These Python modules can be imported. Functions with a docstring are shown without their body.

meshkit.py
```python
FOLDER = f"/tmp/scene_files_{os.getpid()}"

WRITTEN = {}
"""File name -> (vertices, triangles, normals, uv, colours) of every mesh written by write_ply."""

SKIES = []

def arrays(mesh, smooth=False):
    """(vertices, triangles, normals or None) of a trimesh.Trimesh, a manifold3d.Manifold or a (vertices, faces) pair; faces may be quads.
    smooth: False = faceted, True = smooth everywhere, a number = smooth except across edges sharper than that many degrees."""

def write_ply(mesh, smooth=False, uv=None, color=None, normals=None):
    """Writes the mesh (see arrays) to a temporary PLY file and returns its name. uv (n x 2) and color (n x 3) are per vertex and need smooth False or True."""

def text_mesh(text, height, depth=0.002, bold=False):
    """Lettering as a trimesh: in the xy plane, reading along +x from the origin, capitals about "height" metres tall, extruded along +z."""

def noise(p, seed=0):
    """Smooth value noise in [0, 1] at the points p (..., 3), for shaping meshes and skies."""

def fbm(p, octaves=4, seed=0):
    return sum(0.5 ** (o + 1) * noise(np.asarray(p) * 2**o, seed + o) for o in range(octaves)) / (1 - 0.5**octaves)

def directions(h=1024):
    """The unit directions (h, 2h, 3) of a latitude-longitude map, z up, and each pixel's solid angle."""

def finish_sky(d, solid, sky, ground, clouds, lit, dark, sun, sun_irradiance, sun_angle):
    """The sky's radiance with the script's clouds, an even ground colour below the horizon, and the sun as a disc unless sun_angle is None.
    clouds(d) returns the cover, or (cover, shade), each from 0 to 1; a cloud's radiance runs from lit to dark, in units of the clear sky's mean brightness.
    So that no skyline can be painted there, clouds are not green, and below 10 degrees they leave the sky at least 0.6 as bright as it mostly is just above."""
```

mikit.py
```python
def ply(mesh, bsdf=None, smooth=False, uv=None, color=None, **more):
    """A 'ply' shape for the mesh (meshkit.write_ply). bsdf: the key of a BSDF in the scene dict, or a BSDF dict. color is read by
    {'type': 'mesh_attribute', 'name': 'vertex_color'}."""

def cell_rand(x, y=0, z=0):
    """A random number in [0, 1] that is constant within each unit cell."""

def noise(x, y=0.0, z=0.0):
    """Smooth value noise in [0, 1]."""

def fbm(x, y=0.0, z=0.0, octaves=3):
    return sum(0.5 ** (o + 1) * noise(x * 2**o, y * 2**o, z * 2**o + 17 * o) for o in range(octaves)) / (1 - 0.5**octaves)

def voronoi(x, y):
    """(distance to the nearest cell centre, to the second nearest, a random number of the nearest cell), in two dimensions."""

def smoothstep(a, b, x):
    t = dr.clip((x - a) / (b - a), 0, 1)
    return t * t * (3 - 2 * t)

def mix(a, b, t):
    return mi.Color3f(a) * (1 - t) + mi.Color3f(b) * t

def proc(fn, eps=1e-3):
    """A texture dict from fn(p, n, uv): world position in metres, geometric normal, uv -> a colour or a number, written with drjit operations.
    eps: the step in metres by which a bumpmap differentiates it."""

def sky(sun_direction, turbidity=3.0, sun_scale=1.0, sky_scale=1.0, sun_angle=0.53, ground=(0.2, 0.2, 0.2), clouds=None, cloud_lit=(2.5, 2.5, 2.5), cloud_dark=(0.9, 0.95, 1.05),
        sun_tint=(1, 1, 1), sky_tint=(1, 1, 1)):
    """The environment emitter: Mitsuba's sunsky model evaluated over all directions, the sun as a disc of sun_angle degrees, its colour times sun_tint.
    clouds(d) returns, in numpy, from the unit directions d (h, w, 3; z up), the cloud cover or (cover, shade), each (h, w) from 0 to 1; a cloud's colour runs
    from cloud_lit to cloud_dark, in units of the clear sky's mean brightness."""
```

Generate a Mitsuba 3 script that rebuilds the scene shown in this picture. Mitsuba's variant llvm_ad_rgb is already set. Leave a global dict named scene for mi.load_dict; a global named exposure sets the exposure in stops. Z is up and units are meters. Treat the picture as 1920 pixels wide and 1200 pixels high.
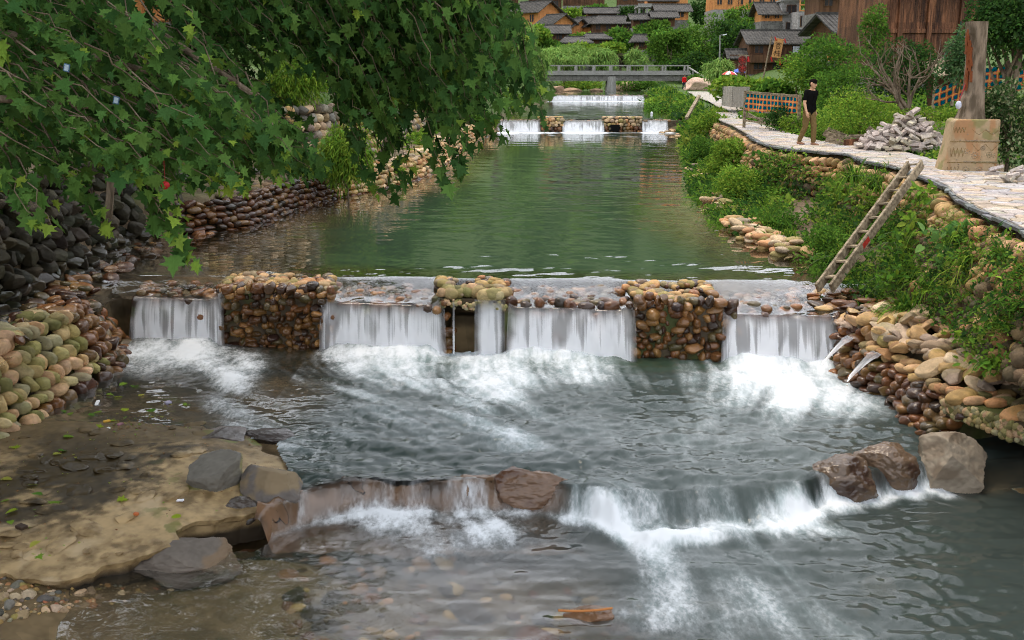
import math, random
import numpy as np, trimesh, mitsuba as mi, drjit as dr, mikit, meshkit
import manifold3d as m3
from scipy.spatial import Voronoi
from shapely.geometry import Polygon, LineString, Point
from scipy.ndimage import gaussian_filter
from mikit import noise, fbm, voronoi, cell_rand, smoothstep, mix

rng = np.random.default_rng(7)
random.seed(7)
TM = mi.ScalarTransform4f
scene, labels = {}, {}

# ---------------------------------------------------------------- camera, sky, exposure
EYE = np.array([0.0, 0.0, 3.6])          # water of the upper pool is z = 0
PITCH = math.atan(468 / 2000.0)
FWD = np.array([0, math.cos(PITCH), -math.sin(PITCH)])
UPV = np.array([0, math.sin(PITCH), math.cos(PITCH)])
scene['camera'] = {'type': 'perspective', 'fov': math.degrees(2 * math.atan(960 / 2000.0)), 'fov_axis': 'x', 'near_clip': 0.05, 'far_clip': 3000.0,
                   'to_world': TM().look_at(origin=EYE.tolist(), target=(EYE + FWD).tolist(), up=[0, 0, 1])}
scene['sky'] = mikit.sky([-0.25, 0.25, 0.93], turbidity=4, sun_scale=0.22, sun_angle=24, clouds=lambda d: 1.0, cloud_lit=(2.4, 2.5, 2.68), ground=(0.12, 0.13, 0.1))
exposure = 2.62


def ray(px, py):
    d = np.array([(px - 960) / 2000.0, 0, 0]) + FWD + UPV * ((600 - py) / 2000.0)
    return d


def G(px, py, z=0.0):
    """The surveyed spot of the place at height z that the photograph shows at (px, py)."""
    d = ray(px, py)
    return EYE + d * ((z - EYE[2]) / d[2])


def D(px, py, y):
    """The same, at y metres ahead."""
    d = ray(px, py)
    return EYE + d * (y / d[1])


# ---------------------------------------------------------------- helpers
def numbered(key):
    if key not in scene and key not in labels:
        return key
    n = 1
    while f'{key}_{n:03d}' in scene or f'{key}_{n:03d}' in labels:
        n += 1
    return f'{key}_{n:03d}'


_counts = {}


def put(name, mesh, bsdf, parent=None, smooth=False, label=None, cat=None, group=None, kind=None, color=None, flat=False, **more):
    if color is not None:
        if bsdf.endswith('_vc'):
            more['color'] = color
        else:
            if np.ndim(color) == 1:
                nv = len(mesh[0]) if isinstance(mesh, tuple) else len(mesh.vertices)
                color = np.tile(color, (nv, 1))
            more['uv'] = pack(color, per_vertex=flat)
    base = name if parent is None else f'{parent}__{name}'
    n = _counts.get(base, -1) + 1
    key = base if n == 0 else f'{base}_{n:03d}'
    while key in scene or (n > 0 and key in labels):
        n += 1
        key = f'{base}_{n:03d}'
    _counts[base] = n
    scene[key] = mikit.ply(mesh, bsdf, smooth=smooth, **more)
    say(key, label, cat, group, kind)
    return key


def say(key, label=None, cat=None, group=None, kind=None):
    d = {k: v for k, v in (('label', label), ('category', cat), ('group', group), ('kind', kind)) if v}
    if d:
        labels[key] = {**labels.get(key, {}), **d}


def thing(name, label, cat, group=None, kind=None):
    key = numbered(name)
    say(key, label, cat, group, kind)
    return key


def TriM(v, f):
    return trimesh.Trimesh(np.asarray(v, float), np.asarray(f, int), process=False)


def join(ms):
    return trimesh.util.concatenate(ms)


def box(sx, sy, sz, at=(0, 0, 0), rz=0.0, rx=0.0, ry=0.0, bevel=0.0):
    if bevel > 0:
        m = m3.Manifold.batch_hull([m3.Manifold.cube([sx - (0 if a == 0 else 2 * bevel), sy - (0 if a == 1 else 2 * bevel), sz - (0 if a == 2 else 2 * bevel)], True) for a in range(3)])
        k = m.to_mesh()
        m = TriM(k.vert_properties[:, :3], k.tri_verts)
    else:
        m = trimesh.creation.box((sx, sy, sz))
    M = trimesh.transformations.euler_matrix(rx, ry, rz)
    M[:3, 3] = at
    m.apply_transform(M)
    return TriM(m.vertices, m.faces)


def beam(p, q, w, h, up=(0, 0, 1), bevel=0.0):
    """A squared timber from p to q, w wide and h deep."""
    p, q = np.asarray(p, float), np.asarray(q, float)
    L = np.linalg.norm(q - p)
    y = (q - p) / L
    x = np.cross(y, up)
    x /= np.linalg.norm(x)
    z = np.cross(x, y)
    m = box(w, L, h, bevel=bevel)
    m.vertices = m.vertices @ np.array([x, y, z]) + (p + q) / 2
    return m


def tube(pts, rad, n=7, cap=True):
    pts = np.asarray(pts, float)
    rad = np.broadcast_to(np.asarray(rad, float), (len(pts),))
    t = np.gradient(pts, axis=0)
    t /= np.linalg.norm(t, axis=1, keepdims=True) + 1e-12
    u = np.cross(t, [0.31, 0.52, 0.79])
    bad = np.linalg.norm(u, axis=1) < 0.1
    u[bad] = np.cross(t[bad], [1, 0, 0])
    u /= np.linalg.norm(u, axis=1, keepdims=True)
    w = np.cross(t, u)
    a = np.arange(n) * 2 * np.pi / n
    v = (pts[:, None] + rad[:, None, None] * (np.cos(a)[None, :, None] * u[:, None] + np.sin(a)[None, :, None] * w[:, None])).reshape(-1, 3)
    k = np.arange(n)
    f = []
    for i in range(len(pts) - 1):
        a0, b0 = i * n + k, i * n + (k + 1) % n
        f.append(np.stack([a0, b0, b0 + n], 1))
        f.append(np.stack([a0, b0 + n, a0 + n], 1))
    f = np.vstack(f)
    if cap:
        e = len(v)
        v = np.vstack([v, pts[:1], pts[-1:]])
        f = np.vstack([f, np.stack([(k + 1) % n, k, k * 0 + e], 1), np.stack([(len(pts) - 1) * n + k, (len(pts) - 1) * n + (k + 1) % n, k * 0 + e + 1], 1)])
    return TriM(v, f)


def spline(pts, n=24):
    pts = np.asarray(pts, float)
    t = np.r_[0, np.cumsum(np.linalg.norm(np.diff(pts, axis=0), axis=1))]
    from scipy.interpolate import CubicSpline, PchipInterpolator
    return PchipInterpolator(t / t[-1], pts, axis=0)(np.linspace(0, 1, n))


def grid(xs, ys, zfn):
    X, Y = np.meshgrid(xs, ys)
    Z = zfn(X, Y)
    n, m = X.shape
    v = np.stack([X, Y, Z], -1).reshape(-1, 3)
    i = (np.arange(n - 1)[:, None] * m + np.arange(m - 1)).ravel()
    return v, np.vstack([np.stack([i, i + 1, i + m + 1], 1), np.stack([i, i + m + 1, i + m], 1)])


def sstep(a, b, x):
    t = np.clip((x - a) / (b - a), 0, 1)
    return t * t * (3 - 2 * t)


def N2(x, y, f, seed=0, o=3):
    return meshkit.fbm(np.stack([np.asarray(x) * f, np.asarray(y) * f, np.zeros_like(np.asarray(x, float)) + seed * 7.3], -1), o, seed)


def lerp_curve(tab, y):
    t = np.asarray(tab, float)
    return np.interp(y, t[:, 0], t[:, 1])


def mat_thing(name, d):
    scene[name] = d


def srgb(r, g, b):
    c = np.array([r, g, b]) / 255.0
    return np.where(c <= 0.04045, c / 12.92, ((c + 0.055) / 1.055) ** 2.4)


# ---------------------------------------------------------------- materials
def packed_col(p, n, uv):
    """uv.x: an albedo (six bits of the square root of each channel); uv.y: how much lighter or darker."""
    k = dr.floor(uv.x + 0.5)
    b = k - 64 * dr.floor(k / 64)
    g = dr.floor(k / 64) - 64 * dr.floor(k / 4096)
    a = dr.floor(k / 4096)
    return mi.Color3f(dr.square(a / 63.0), dr.square(g / 63.0), dr.square(b / 63.0)) * uv.y


VC = mikit.proc(packed_col)


def stone_col(p, n, uv):
    a = fbm(p.x * 13, p.y * 13, p.z * 13, 3)
    b = noise(p.x * 60, p.y * 60, p.z * 60)
    c = packed_col(p, n, uv) * (0.44 + 0.66 * a + 0.20 * b)
    return mix(c, c * mi.Color3f(0.8, 0.87, 0.58), 0.5 * smoothstep(0.52, 0.68, fbm(p.x * 3.3, p.y * 3.3, p.z * 3.3, 3)))


SC = mikit.proc(stone_col)


def pack(col, mesh=None, per_vertex=False):
    c = np.clip(np.atleast_2d(col), 0.0, 1.0)
    ratio = np.ones(len(c))
    if not per_vertex:
        mean = c.mean(0)
        ratio = (c.sum(1) + 1e-9) / (mean.sum() + 1e-9)
        c = np.tile(mean, (len(c), 1))
    q = np.round(np.sqrt(c) * 63).astype(int)
    return np.stack([q[:, 0] * 4096 + q[:, 1] * 64 + q[:, 2], ratio], 1).astype(float)


def rough_stone_bump(p, n, uv):
    return 0.010 * fbm(p.x * 18, p.y * 18, p.z * 18, 3) + 0.002 * noise(p.x * 90, p.y * 90, p.z * 90)


mat_thing('stone_dry', {'type': 'twosided', 'bsdf': {'type': 'bumpmap', 'arbitrary': mikit.proc(rough_stone_bump), 'scale': 1.0, 'bsdf': {'type': 'principled', 'base_color': SC, 'roughness': 0.75, 'specular': 0.35}}})
mat_thing('stone_wet', {'type': 'twosided', 'bsdf': {'type': 'bumpmap', 'arbitrary': mikit.proc(rough_stone_bump), 'scale': 0.45, 'bsdf': {'type': 'principled', 'base_color': SC, 'roughness': 0.3, 'specular': 0.5}}})
for w, (ro, sc, sp) in {'wet': (0.24, 0.45, 0.5), 'dry': (0.75, 1.0, 0.35)}.items():
    mat_thing(f'stone_{w}_vc', {'type': 'twosided', 'bsdf': {'type': 'bumpmap', 'arbitrary': mikit.proc(rough_stone_bump), 'scale': sc, 'bsdf': {'type': 'principled', 'base_color': {'type': 'mesh_attribute', 'name': 'vertex_color'}, 'roughness': ro, 'specular': sp}}})
mat_thing('leaf', {'type': 'principledthin', 'base_color': VC, 'roughness': 0.45, 'eta': 1.4, 'diff_trans': 0.7})
mat_thing('leaf_far', {'type': 'principledthin', 'base_color': VC, 'roughness': 0.7, 'eta': 1.3, 'diff_trans': 0.6})
mat_thing('paint', {'type': 'twosided', 'bsdf': {'type': 'principled', 'base_color': VC, 'roughness': 0.6, 'specular': 0.4}})
mat_thing('matte', {'type': 'twosided', 'bsdf': {'type': 'diffuse', 'reflectance': VC}})


def tint(mesh, rgb, amp=0.0, f=6.0, seed=0):
    """Per-vertex albedo: the colour with a little uneven wear."""
    v = np.asarray(mesh.vertices)
    c = np.broadcast_to(np.asarray(rgb, float), (len(v), 3)).copy()
    if amp:
        c *= (1 + amp * (2 * meshkit.fbm(v * f + seed * 3.1, 3, seed) - 1))[:, None]
    return np.clip(c, 0.002, 0.95)


def bark_col(p, n, uv):
    a = fbm(p.x * 14, p.y * 14, p.z * 3, 4)
    return mix((0.10, 0.075, 0.05), (0.26, 0.2, 0.145), smoothstep(0.3, 0.7, a))


def bark_bump(p, n, uv):
    return 0.03 * fbm(p.x * 22, p.y * 22, p.z * 4, 3)


mat_thing('bark', {'type': 'twosided', 'bsdf': {'type': 'bumpmap', 'arbitrary': mikit.proc(bark_bump), 'scale': 1.0, 'bsdf': {'type': 'principled', 'base_color': mikit.proc(bark_col), 'roughness': 0.85, 'specular': 0.2}}})


def wood_grain(p, n, uv):
    a = fbm(p.x * 30, p.y * 30, p.z * 2.0, 3)
    b = noise(p.x * 3, p.y * 3, p.z * 0.7)
    c = mix((0.05, 0.018, 0.008), (0.25, 0.105, 0.05), smoothstep(0.28, 0.75, 0.6 * a + 0.4 * b))
    return c * (0.55 + 0.8 * cell_rand(p.x / 0.17, p.z / 2.9))


mat_thing('dark_wood', {'type': 'twosided', 'bsdf': {'type': 'principled', 'base_color': mikit.proc(wood_grain), 'roughness': 0.6, 'specular': 0.3}})


def grey_wood(p, n, uv):
    a = fbm(uv.x * 40, uv.y * 2.5, 0, 4)
    b = noise(uv.x * 6, uv.y * 0.8, 3)
    return mix((0.13, 0.095, 0.06), (0.36, 0.29, 0.2), smoothstep(0.25, 0.75, 0.65 * a + 0.35 * b))


# ---------------------------------------------------------------- terrain
L1, L0, LM = 0.0, -1.0, -1.30
L2, L3 = 0.7, 1.3
XLT = [(-6, -9), (4, -8.5), (9, -8), (12.8, -7.6), (15.4, -7.7), (18.7, -8.0), (22.6, -8.2), (24.2, -7.4), (25, -6.3), (28, -5.9), (30, -5.4), (33, -4.1), (37.6, -3.0), (49, -2.4), (58, -1.7), (65, -1.0), (85, 1.2), (104, 3.6), (120, 5), (160, 8), (600, 40)]
XRT = [(-6, 9.5), (8, 8.5), (12.4, 6.6), (14, 6.5), (16.9, 6.1), (18.7, 5.9), (21.6, 5.9), (25.5, 5.2), (31, 5.5), (44.5, 7.5), (52, 8.6), (63, 10.2), (85, 11.6), (104, 13.0), (120, 17), (160, 22), (600, 60)]
# the river-side edge of the flagged path, and its far side
PATHZ = [(0, 1.66), (22, 1.62), (31, 1.56), (60, 1.6), (112, 1.75), (130, 2.0)]


def pathz(y):
    return lerp_curve(PATHZ, y)


def on_path(px, py):
    z = 1.6
    for _ in range(4):
        p = G(px, py, z)
        z = float(pathz(p[1]))
    return p


EDGE_PX = [(1920, 427), (1880, 408), (1845, 393), (1825, 383), (1790, 362), (1775, 345), (1725, 327), (1680, 310), (1625, 300), (1590, 287), (1540, 283), (1480, 277), (1435, 268), (1415, 258), (1375, 235), (1350, 225), (1337, 215), (1352, 203), (1330, 190), (1297, 178), (1290, 171)]
EDGE = np.array([on_path(*p) for p in EDGE_PX])
p0 = EDGE[0]
EDGE = np.vstack([[[p0[0] - 0.35, 9.5, 1.66], [p0[0] - 0.25, 12.0, 1.66]], EDGE])
FAR_PX = [(1882, 322), (1760, 300), (1700, 285), (1620, 274), (1530, 262), (1480, 248), (1420, 231), (1393, 221), (1388, 210), (1400, 199), (1370, 189), (1340, 178), (1325, 171)]
FAR = np.array([on_path(*p) for p in FAR_PX])
FAR = np.vstack([[[FAR[0][0] + 4, 9.5, 1.66], [FAR[0][0] + 4, FAR[0][1], 1.66]], FAR])


def xl(y):
    return lerp_curve(XLT, y)


def xr(y):
    return lerp_curve(XRT, y)


def mono(P):
    o = np.argsort(P[:, 1])
    return P[o, 1], P[o, 0]


_ey, _ex = mono(EDGE)


def edge_x(y):
    return np.interp(y, _ey, _ex)


# lines of the near weir: front foot (where the falls land) and upstream edge of its top
WF0, WF1 = np.array([-6.35, 17.95]), np.array([4.95, 16.45])


def weir_front(x):
    return np.interp(x, [-9, WF0[0], -5.2, WF1[0], 9], [18.0, 17.95, 17.75, 16.45, 16.3])


def weir_back(x):
    return np.interp(x, [-9, -5.2, 5.5, 9], [18.95, 18.75, 18.05, 17.9])



def level(y):
    return np.where(y < 11.4, LM, np.where(y < 17.4, L0, np.where(y < 65, L1, np.where(y < 104.6, L2, L3))))


def hill(x, y):
    z = lerp_curve([(-10, 0), (130, 1.6), (150, 3.2), (200, 8.5), (235, 14), (265, 19), (300, 34), (340, 62), (420, 82), (600, 90)], y)
    return z


def ground_h(x, y):
    lv = level(y)
    lv = np.where((y > 15) & (y < 20), np.where(y < weir_front(x) + 0.5, L0, L1), lv)
    bed = lv - 0.25 - 1.0 * sstep(0, 3.0, np.minimum(x - xl(y), xr(y) - x)) * np.where(y > 18.5, 1.0, 0.25)
    bed = bed + 0.10 * (N2(x, y, 1.3, 3) - 0.5)
    bx = xl(y) - x
    # left bank
    bench = np.where(y < 24.3, 1.75, np.where(y < 60, 0.75, 1.7)) + np.maximum(y - 65, 0) * 0.012
    s1 = np.where(y < 24.3, 0.55, 1.1)
    left = lv - 0.3 + (bench - lv + 0.3) * sstep(-0.15, s1, bx) + (2.1 - 0.3 * (y < 24)) * sstep(1.9, 3.6, bx) * (y > 24.3) + 1.1 * sstep(6, 14, bx) + 0.16 * np.maximum(bx - 14, 0) + np.maximum(bx - 40, 0) * 0.25
    # right bank
    ex = edge_x(y)
    r = x - xr(y)
    pz = pathz(y) - 0.16
    span = np.maximum(ex - xr(y) + 0.15, 0.5)
    rt_ = r / span
    right = lv - 0.3 + (pz - lv + 0.3) * np.where(y < 50, 0.40 * sstep(-0.2, 0.85, rt_) + 0.60 * sstep(1.0 - 0.30 / span, 1.0 + 0.25 / span, rt_), sstep(-0.2, 1.0, rt_) ** 0.8)
    q = x - ex
    right = right + 0.7 * sstep(4.5, 9.0, q) + 1.3 * sstep(8, 14, q) + 0.22 * np.maximum(q - 14, 0) + np.maximum(q - 45, 0) * 0.2
    h = np.where(x < xl(y) + 0.15, np.maximum(left, bed), np.where(x > xr(y) - 0.2, np.maximum(right, bed), bed))
    hl = hill(x, y)
    w = sstep(128, 150, y)
    h = h * (1 - w) + np.maximum(hl, h * (1 - w)) * w
    h = h + 0.06 * (N2(x, y, 0.9, 5) - 0.5) + 0.8 * (N2(x, y, 0.06, 9) - 0.5) * sstep(120, 200, y)
    # brown shallows behind the low cobble wall
    h = np.where((x < -6.95) & (x > xl(y)) & (y < 19), np.maximum(h, -0.16 + 0.10 * (N2(x, y, 2.0, 12) - 0.5)), h)
    return h


gx = np.unique(np.concatenate([np.linspace(-420, -40, 40), np.linspace(-40, -12, 40), np.linspace(-12, 20, 214), np.linspace(20, 60, 60), np.linspace(60, 460, 40)]))
gy = np.unique(np.concatenate([np.linspace(-30, 4, 12), np.linspace(4, 34, 200), np.linspace(34, 70, 110), np.linspace(70, 130, 80), np.linspace(130, 620, 80)]))
gv, gf = grid(gx, gy, ground_h)


def ground_col(p, n, uv):
    a = fbm(p.x * 0.8, p.y * 0.8, p.z * 0.8, 4)
    b = fbm(p.x * 7, p.y * 7, p.z * 7, 3)
    soil = mix((0.07, 0.05, 0.03), (0.17, 0.12, 0.075), b)
    green = mix((0.03, 0.06, 0.012), (0.08, 0.13, 0.03), b)
    g = smoothstep(0.42, 0.6, a + 0.012 * dr.clip(p.y - 40, 0, 30)) * smoothstep(0.5, 1.2, p.z)
    wet = mix((0.085, 0.058, 0.026), (0.22, 0.155, 0.08), b)
    pebble, second, which = voronoi(p.x * 5, p.y * 5)
    wet = wet * (0.85 + 0.3 * which)
    wet = wet * (1 - 0.62 * smoothstep(-0.75, -0.55, p.z) * smoothstep(26, 20, p.y))
    return mix(wet, mix(soil, green, g), smoothstep(-0.1, 0.25, p.z - 0.0))


def ground_bump(p, n, uv):
    return 0.04 * fbm(p.x * 9, p.y * 9, p.z * 9, 3)


mat_thing('earth', {'type': 'twosided', 'bsdf': {'type': 'bumpmap', 'arbitrary': mikit.proc(ground_bump), 'scale': 1.0, 'bsdf': {'type': 'principled', 'base_color': mikit.proc(ground_col), 'roughness': 0.8, 'specular': 0.25}}})
put('ground', (gv, gf), 'earth', smooth=True, kind='structure', label='river bed, grassy banks and the wooded hillside behind the village')

# ---------------------------------------------------------------- water
def deep_col(p, n, uv):
    """Body colour of the water; uv.x carries its depth, uv.y the foam beaten into it."""
    c = mix((0.040, 0.040, 0.020), (0.034, 0.056, 0.036), smoothstep(0.3, 1.0, uv.x))
    c = mix(c, (0.044, 0.060, 0.056), smoothstep(16.6, 15.8, p.y))
    c = mix(c, (0.33, 0.41, 0.42), 0.85 * smoothstep(0.04, 0.75, uv.y))
    return c


WATER_SPEC = {'type': 'plastic', 'diffuse_reflectance': mikit.proc(deep_col), 'int_ior': 1.34}


def depth_w(p, n, uv):
    return dr.clip(uv.x, 0, 1)


def foam_w(p, n, uv):
    a = fbm(p.x * 7, p.y * 4, 0.0, 4)
    b = noise(p.x * 34, p.y * 20, 3.0)
    b = 0.6 * b + 0.4 * noise(p.x * 80, p.y * 46, 7.0)
    w = uv.y * 0.92 + ((a - 0.5) * 0.75 + (b - 0.5) * 0.5) * smoothstep(0.02, 0.4, uv.y) * smoothstep(1.4, 0.8, uv.y)
    return dr.clip(smoothstep(0.02, 1.12, w), 0, 0.93)


CLEAR_WATER = {'type': 'thindielectric', 'int_ior': 1.33}
mat_thing('foam_water', {'type': 'blendbsdf', 'weight': mikit.proc(foam_w),
                         'a': {'type': 'blendbsdf', 'weight': mikit.proc(depth_w), 'a': CLEAR_WATER, 'b': {'type': 'twosided', 'bsdf': WATER_SPEC}},
                         'b': {'type': 'twosided', 'bsdf': {'type': 'principled', 'base_color': {'type': 'rgb', 'value': [0.68, 0.71, 0.74]}, 'roughness': 0.5, 'specular': 0.4}}})


def waves(x, y, parts, seed):
    """Sum of small travelling waves: (wavelength, height, heading in degrees, spread) each."""
    r = np.random.default_rng(seed)
    z = np.zeros_like(x)
    for lam, amp, head, spread, n in parts:
        for _ in range(n):
            a = math.radians(head + r.uniform(-spread, spread))
            l = lam * r.uniform(0.7, 1.4)
            z += amp / math.sqrt(n) * np.sin(2 * np.pi / l * (x * math.cos(a) + y * math.sin(a)) + r.uniform(0, 6.28))
    return z * (0.35 + 1.3 * N2(x, y, 0.35, seed))


def water_sheet(name, xs, ys, zfn, uvfn, bsdf, label, keep=None):
    X, Y = np.meshgrid(xs, ys)
    v, f = grid(xs, ys, zfn)
    uv = np.stack(uvfn(X, Y), -1).reshape(-1, 2)
    if keep is not None:
        k = keep(X, Y).ravel()
        f = f[k[f].any(1)]
        used = np.unique(f)
        re = -np.ones(len(v), int)
        re[used] = np.arange(len(used))
        v, uv, f = v[used], uv[used], re[f]
    return put(name, (v, f), bsdf, smooth=True, uv=uv, kind='structure', label=label)


# how high the weir's top stands (stones) and how deep the water runs over it, along x
SPILL = [(-6.9, 1), (-5.15, 1), (-5.0, 0), (-3.15, 0), (-2.95, 1), (-1.35, 1), (-1.2, 0), (-0.15, 0), (0.05, 0.9), (1.75, 0.9), (1.95, 0.25), (3.35, 0.2), (3.5, 1), (5.1, 1), (5.3, 0.2), (6, 0)]


def spill(x):
    return lerp_curve(SPILL, x)


def lip_z(x):
    return -0.09 - 0.15 * spill(x) + 0.03 * (N2(x, x * 0, 3.0, 4) - 0.5)


def pool_z(x, y):
    z = waves(x, y, [(0.55, 0.0012, 90, 35, 7), (0.22, 0.0005, 90, 60, 6), (1.6, 0.0025, 80, 30, 4)], 11)
    w = y - weir_front(x)
    b = weir_back(x) - weir_front(x)
    drop = sstep(1.35, 0.05, w / b * 1.0)
    sp = spill(x)
    lipz = lip_z(x) * 0.9
    over = (lipz + 0.10 * (N2(x, y, 1.7, 8) - 0.5) + 0.055 * (N2(x, y * 0.6, 5.0, 18, 4) - 0.5)) * sstep(1.2, 0.0, w / b) ** 0.8
    under = -0.16 * sstep(1.1, 0.7, w / b)
    z = z * (1 - drop) + (over * sp + under * (1 - sp)) * (drop > 0)
    return z


def pool_uv(x, y):
    d = np.minimum(x - xl(y), xr(y) - x)
    dep = sstep(0.1, 3.2, d) * np.maximum(sstep(0.9, 3.0, y - weir_front(x)), 0.14 * spill(x) * sstep(1.4, 0.9, y - weir_front(x)))
    side = sstep(26.5, 22, y) * sstep(-3.0, -5.2, x)         # shallow brown water by the boulder wall
    dep = np.maximum(dep * (1 - 0.75 * side), 0.0)
    infall = np.clip(sum(sstep(a - 0.3, a + 0.1, x) * sstep(b + 0.3, b - 0.1, x) for a, b in ((-0.9, 1.72), (3.1, 5.55), (7.8, 9.4))), 0, 1)
    foam = (1.3 * sstep(3.2, 0.4, 65 - y) * (0.25 + 0.75 * infall) * (0.4 + 1.0 * N2(x, y, 1.6, 6)) + 0.5 * sstep(9, 1, 65 - y) * sstep(0.55, 0.75, N2(x, y, 0.9, 7))) * (y < 65)
    foam = foam + 0.0 * x
    return dep, foam


ys = np.concatenate([np.arange(9.0, 15.6, 0.12), np.arange(15.6, 19.6, 0.05), np.arange(19.6, 34, 0.08), np.arange(34, 65.3, 0.16)])
xs = np.concatenate([np.arange(-9.5, -6, 0.1), np.arange(-6, 7.0, 0.07), np.arange(7.0, 12, 0.12)])
water_sheet('river_water', xs, ys, pool_z, pool_uv, 'foam_water', 'calm green river pool above the near weir',
            keep=lambda x, y: (x > xl(y) - 0.5) & (x < xr(y) + 0.5) & ((y > weir_front(x) + 0.17) | ((x < -6.9))) & ((x > -7.2) | (y > 12)))


# flow field of the lower pools, along which foam is drawn out
def lic(field, vx, vy, h, steps=24):
    from scipy.ndimage import map_coordinates
    n, m = field.shape
    J, I = np.meshgrid(np.arange(m), np.arange(n))
    acc = field.copy()
    tot = 1.0
    for s in (1, -1):
        pj, pi = J.astype(float), I.astype(float)
        for k in range(steps):
            a = map_coordinates(vx, [pi, pj], order=1, mode='nearest')
            b = map_coordinates(vy, [pi, pj], order=1, mode='nearest')
            l = np.sqrt(a * a + b * b) + 1e-9
            pj += s * a / l
            pi += s * b / l
            acc += map_coordinates(field, [pi, pj], order=1, mode='nearest') * (1 - k / steps)
            tot += 1 - k / steps
    f = acc / tot
    f = f - f.mean()
    return f / (f.std() + 1e-9)


def blob(x, y, cx, cy, rx, ry, rot=0.0):
    c, s = math.cos(rot), math.sin(rot)
    u, v = ((x - cx) * c + (y - cy) * s) / rx, (-(x - cx) * s + (y - cy) * c) / ry
    return np.exp(-(u * u + v * v))
CREST = [(-5, 10.2), (-2.7, 10.7), (-2.4, 11.25), (-2.0, 11.48), (-0.8, 11.55), (-0.25, 11.65), (0.3, 11.6), (0.65, 11.4), (1.1, 11.25), (2.2, 11.4), (3.3, 11.5), (3.8, 11.8), (4.9, 12.1), (7, 12.4), (10, 12.6)]
RUN = [(-5, 0.2), (-2.4, 0.28), (-1, 0.24), (0.4, 0.25), (0.9, 0.40), (1.4, 0.75), (2.2, 0.8), (3.0, 0.62), (3.5, 0.25), (6, 0.25)]
lxs = np.concatenate([np.arange(-7.2, -5, 0.06), np.arange(-5, 5.6, 0.028), np.arange(5.6, 9.6, 0.08)])
lys = np.concatenate([np.arange(6.5, 8.2, 0.06), np.arange(8.2, 12.6, 0.024), np.arange(12.6, 18.6, 0.034)])
X, Y = np.meshgrid(lxs, lys)
def crest(x):
    return lerp_curve(CREST, x) + 0.20 * (N2(x, x * 0, 1.5, 96) - 0.5) + 0.10 * (N2(x, x * 0, 5.0, 97) - 0.5)


cr, rn = crest(X), lerp_curve(RUN, X)
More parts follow.
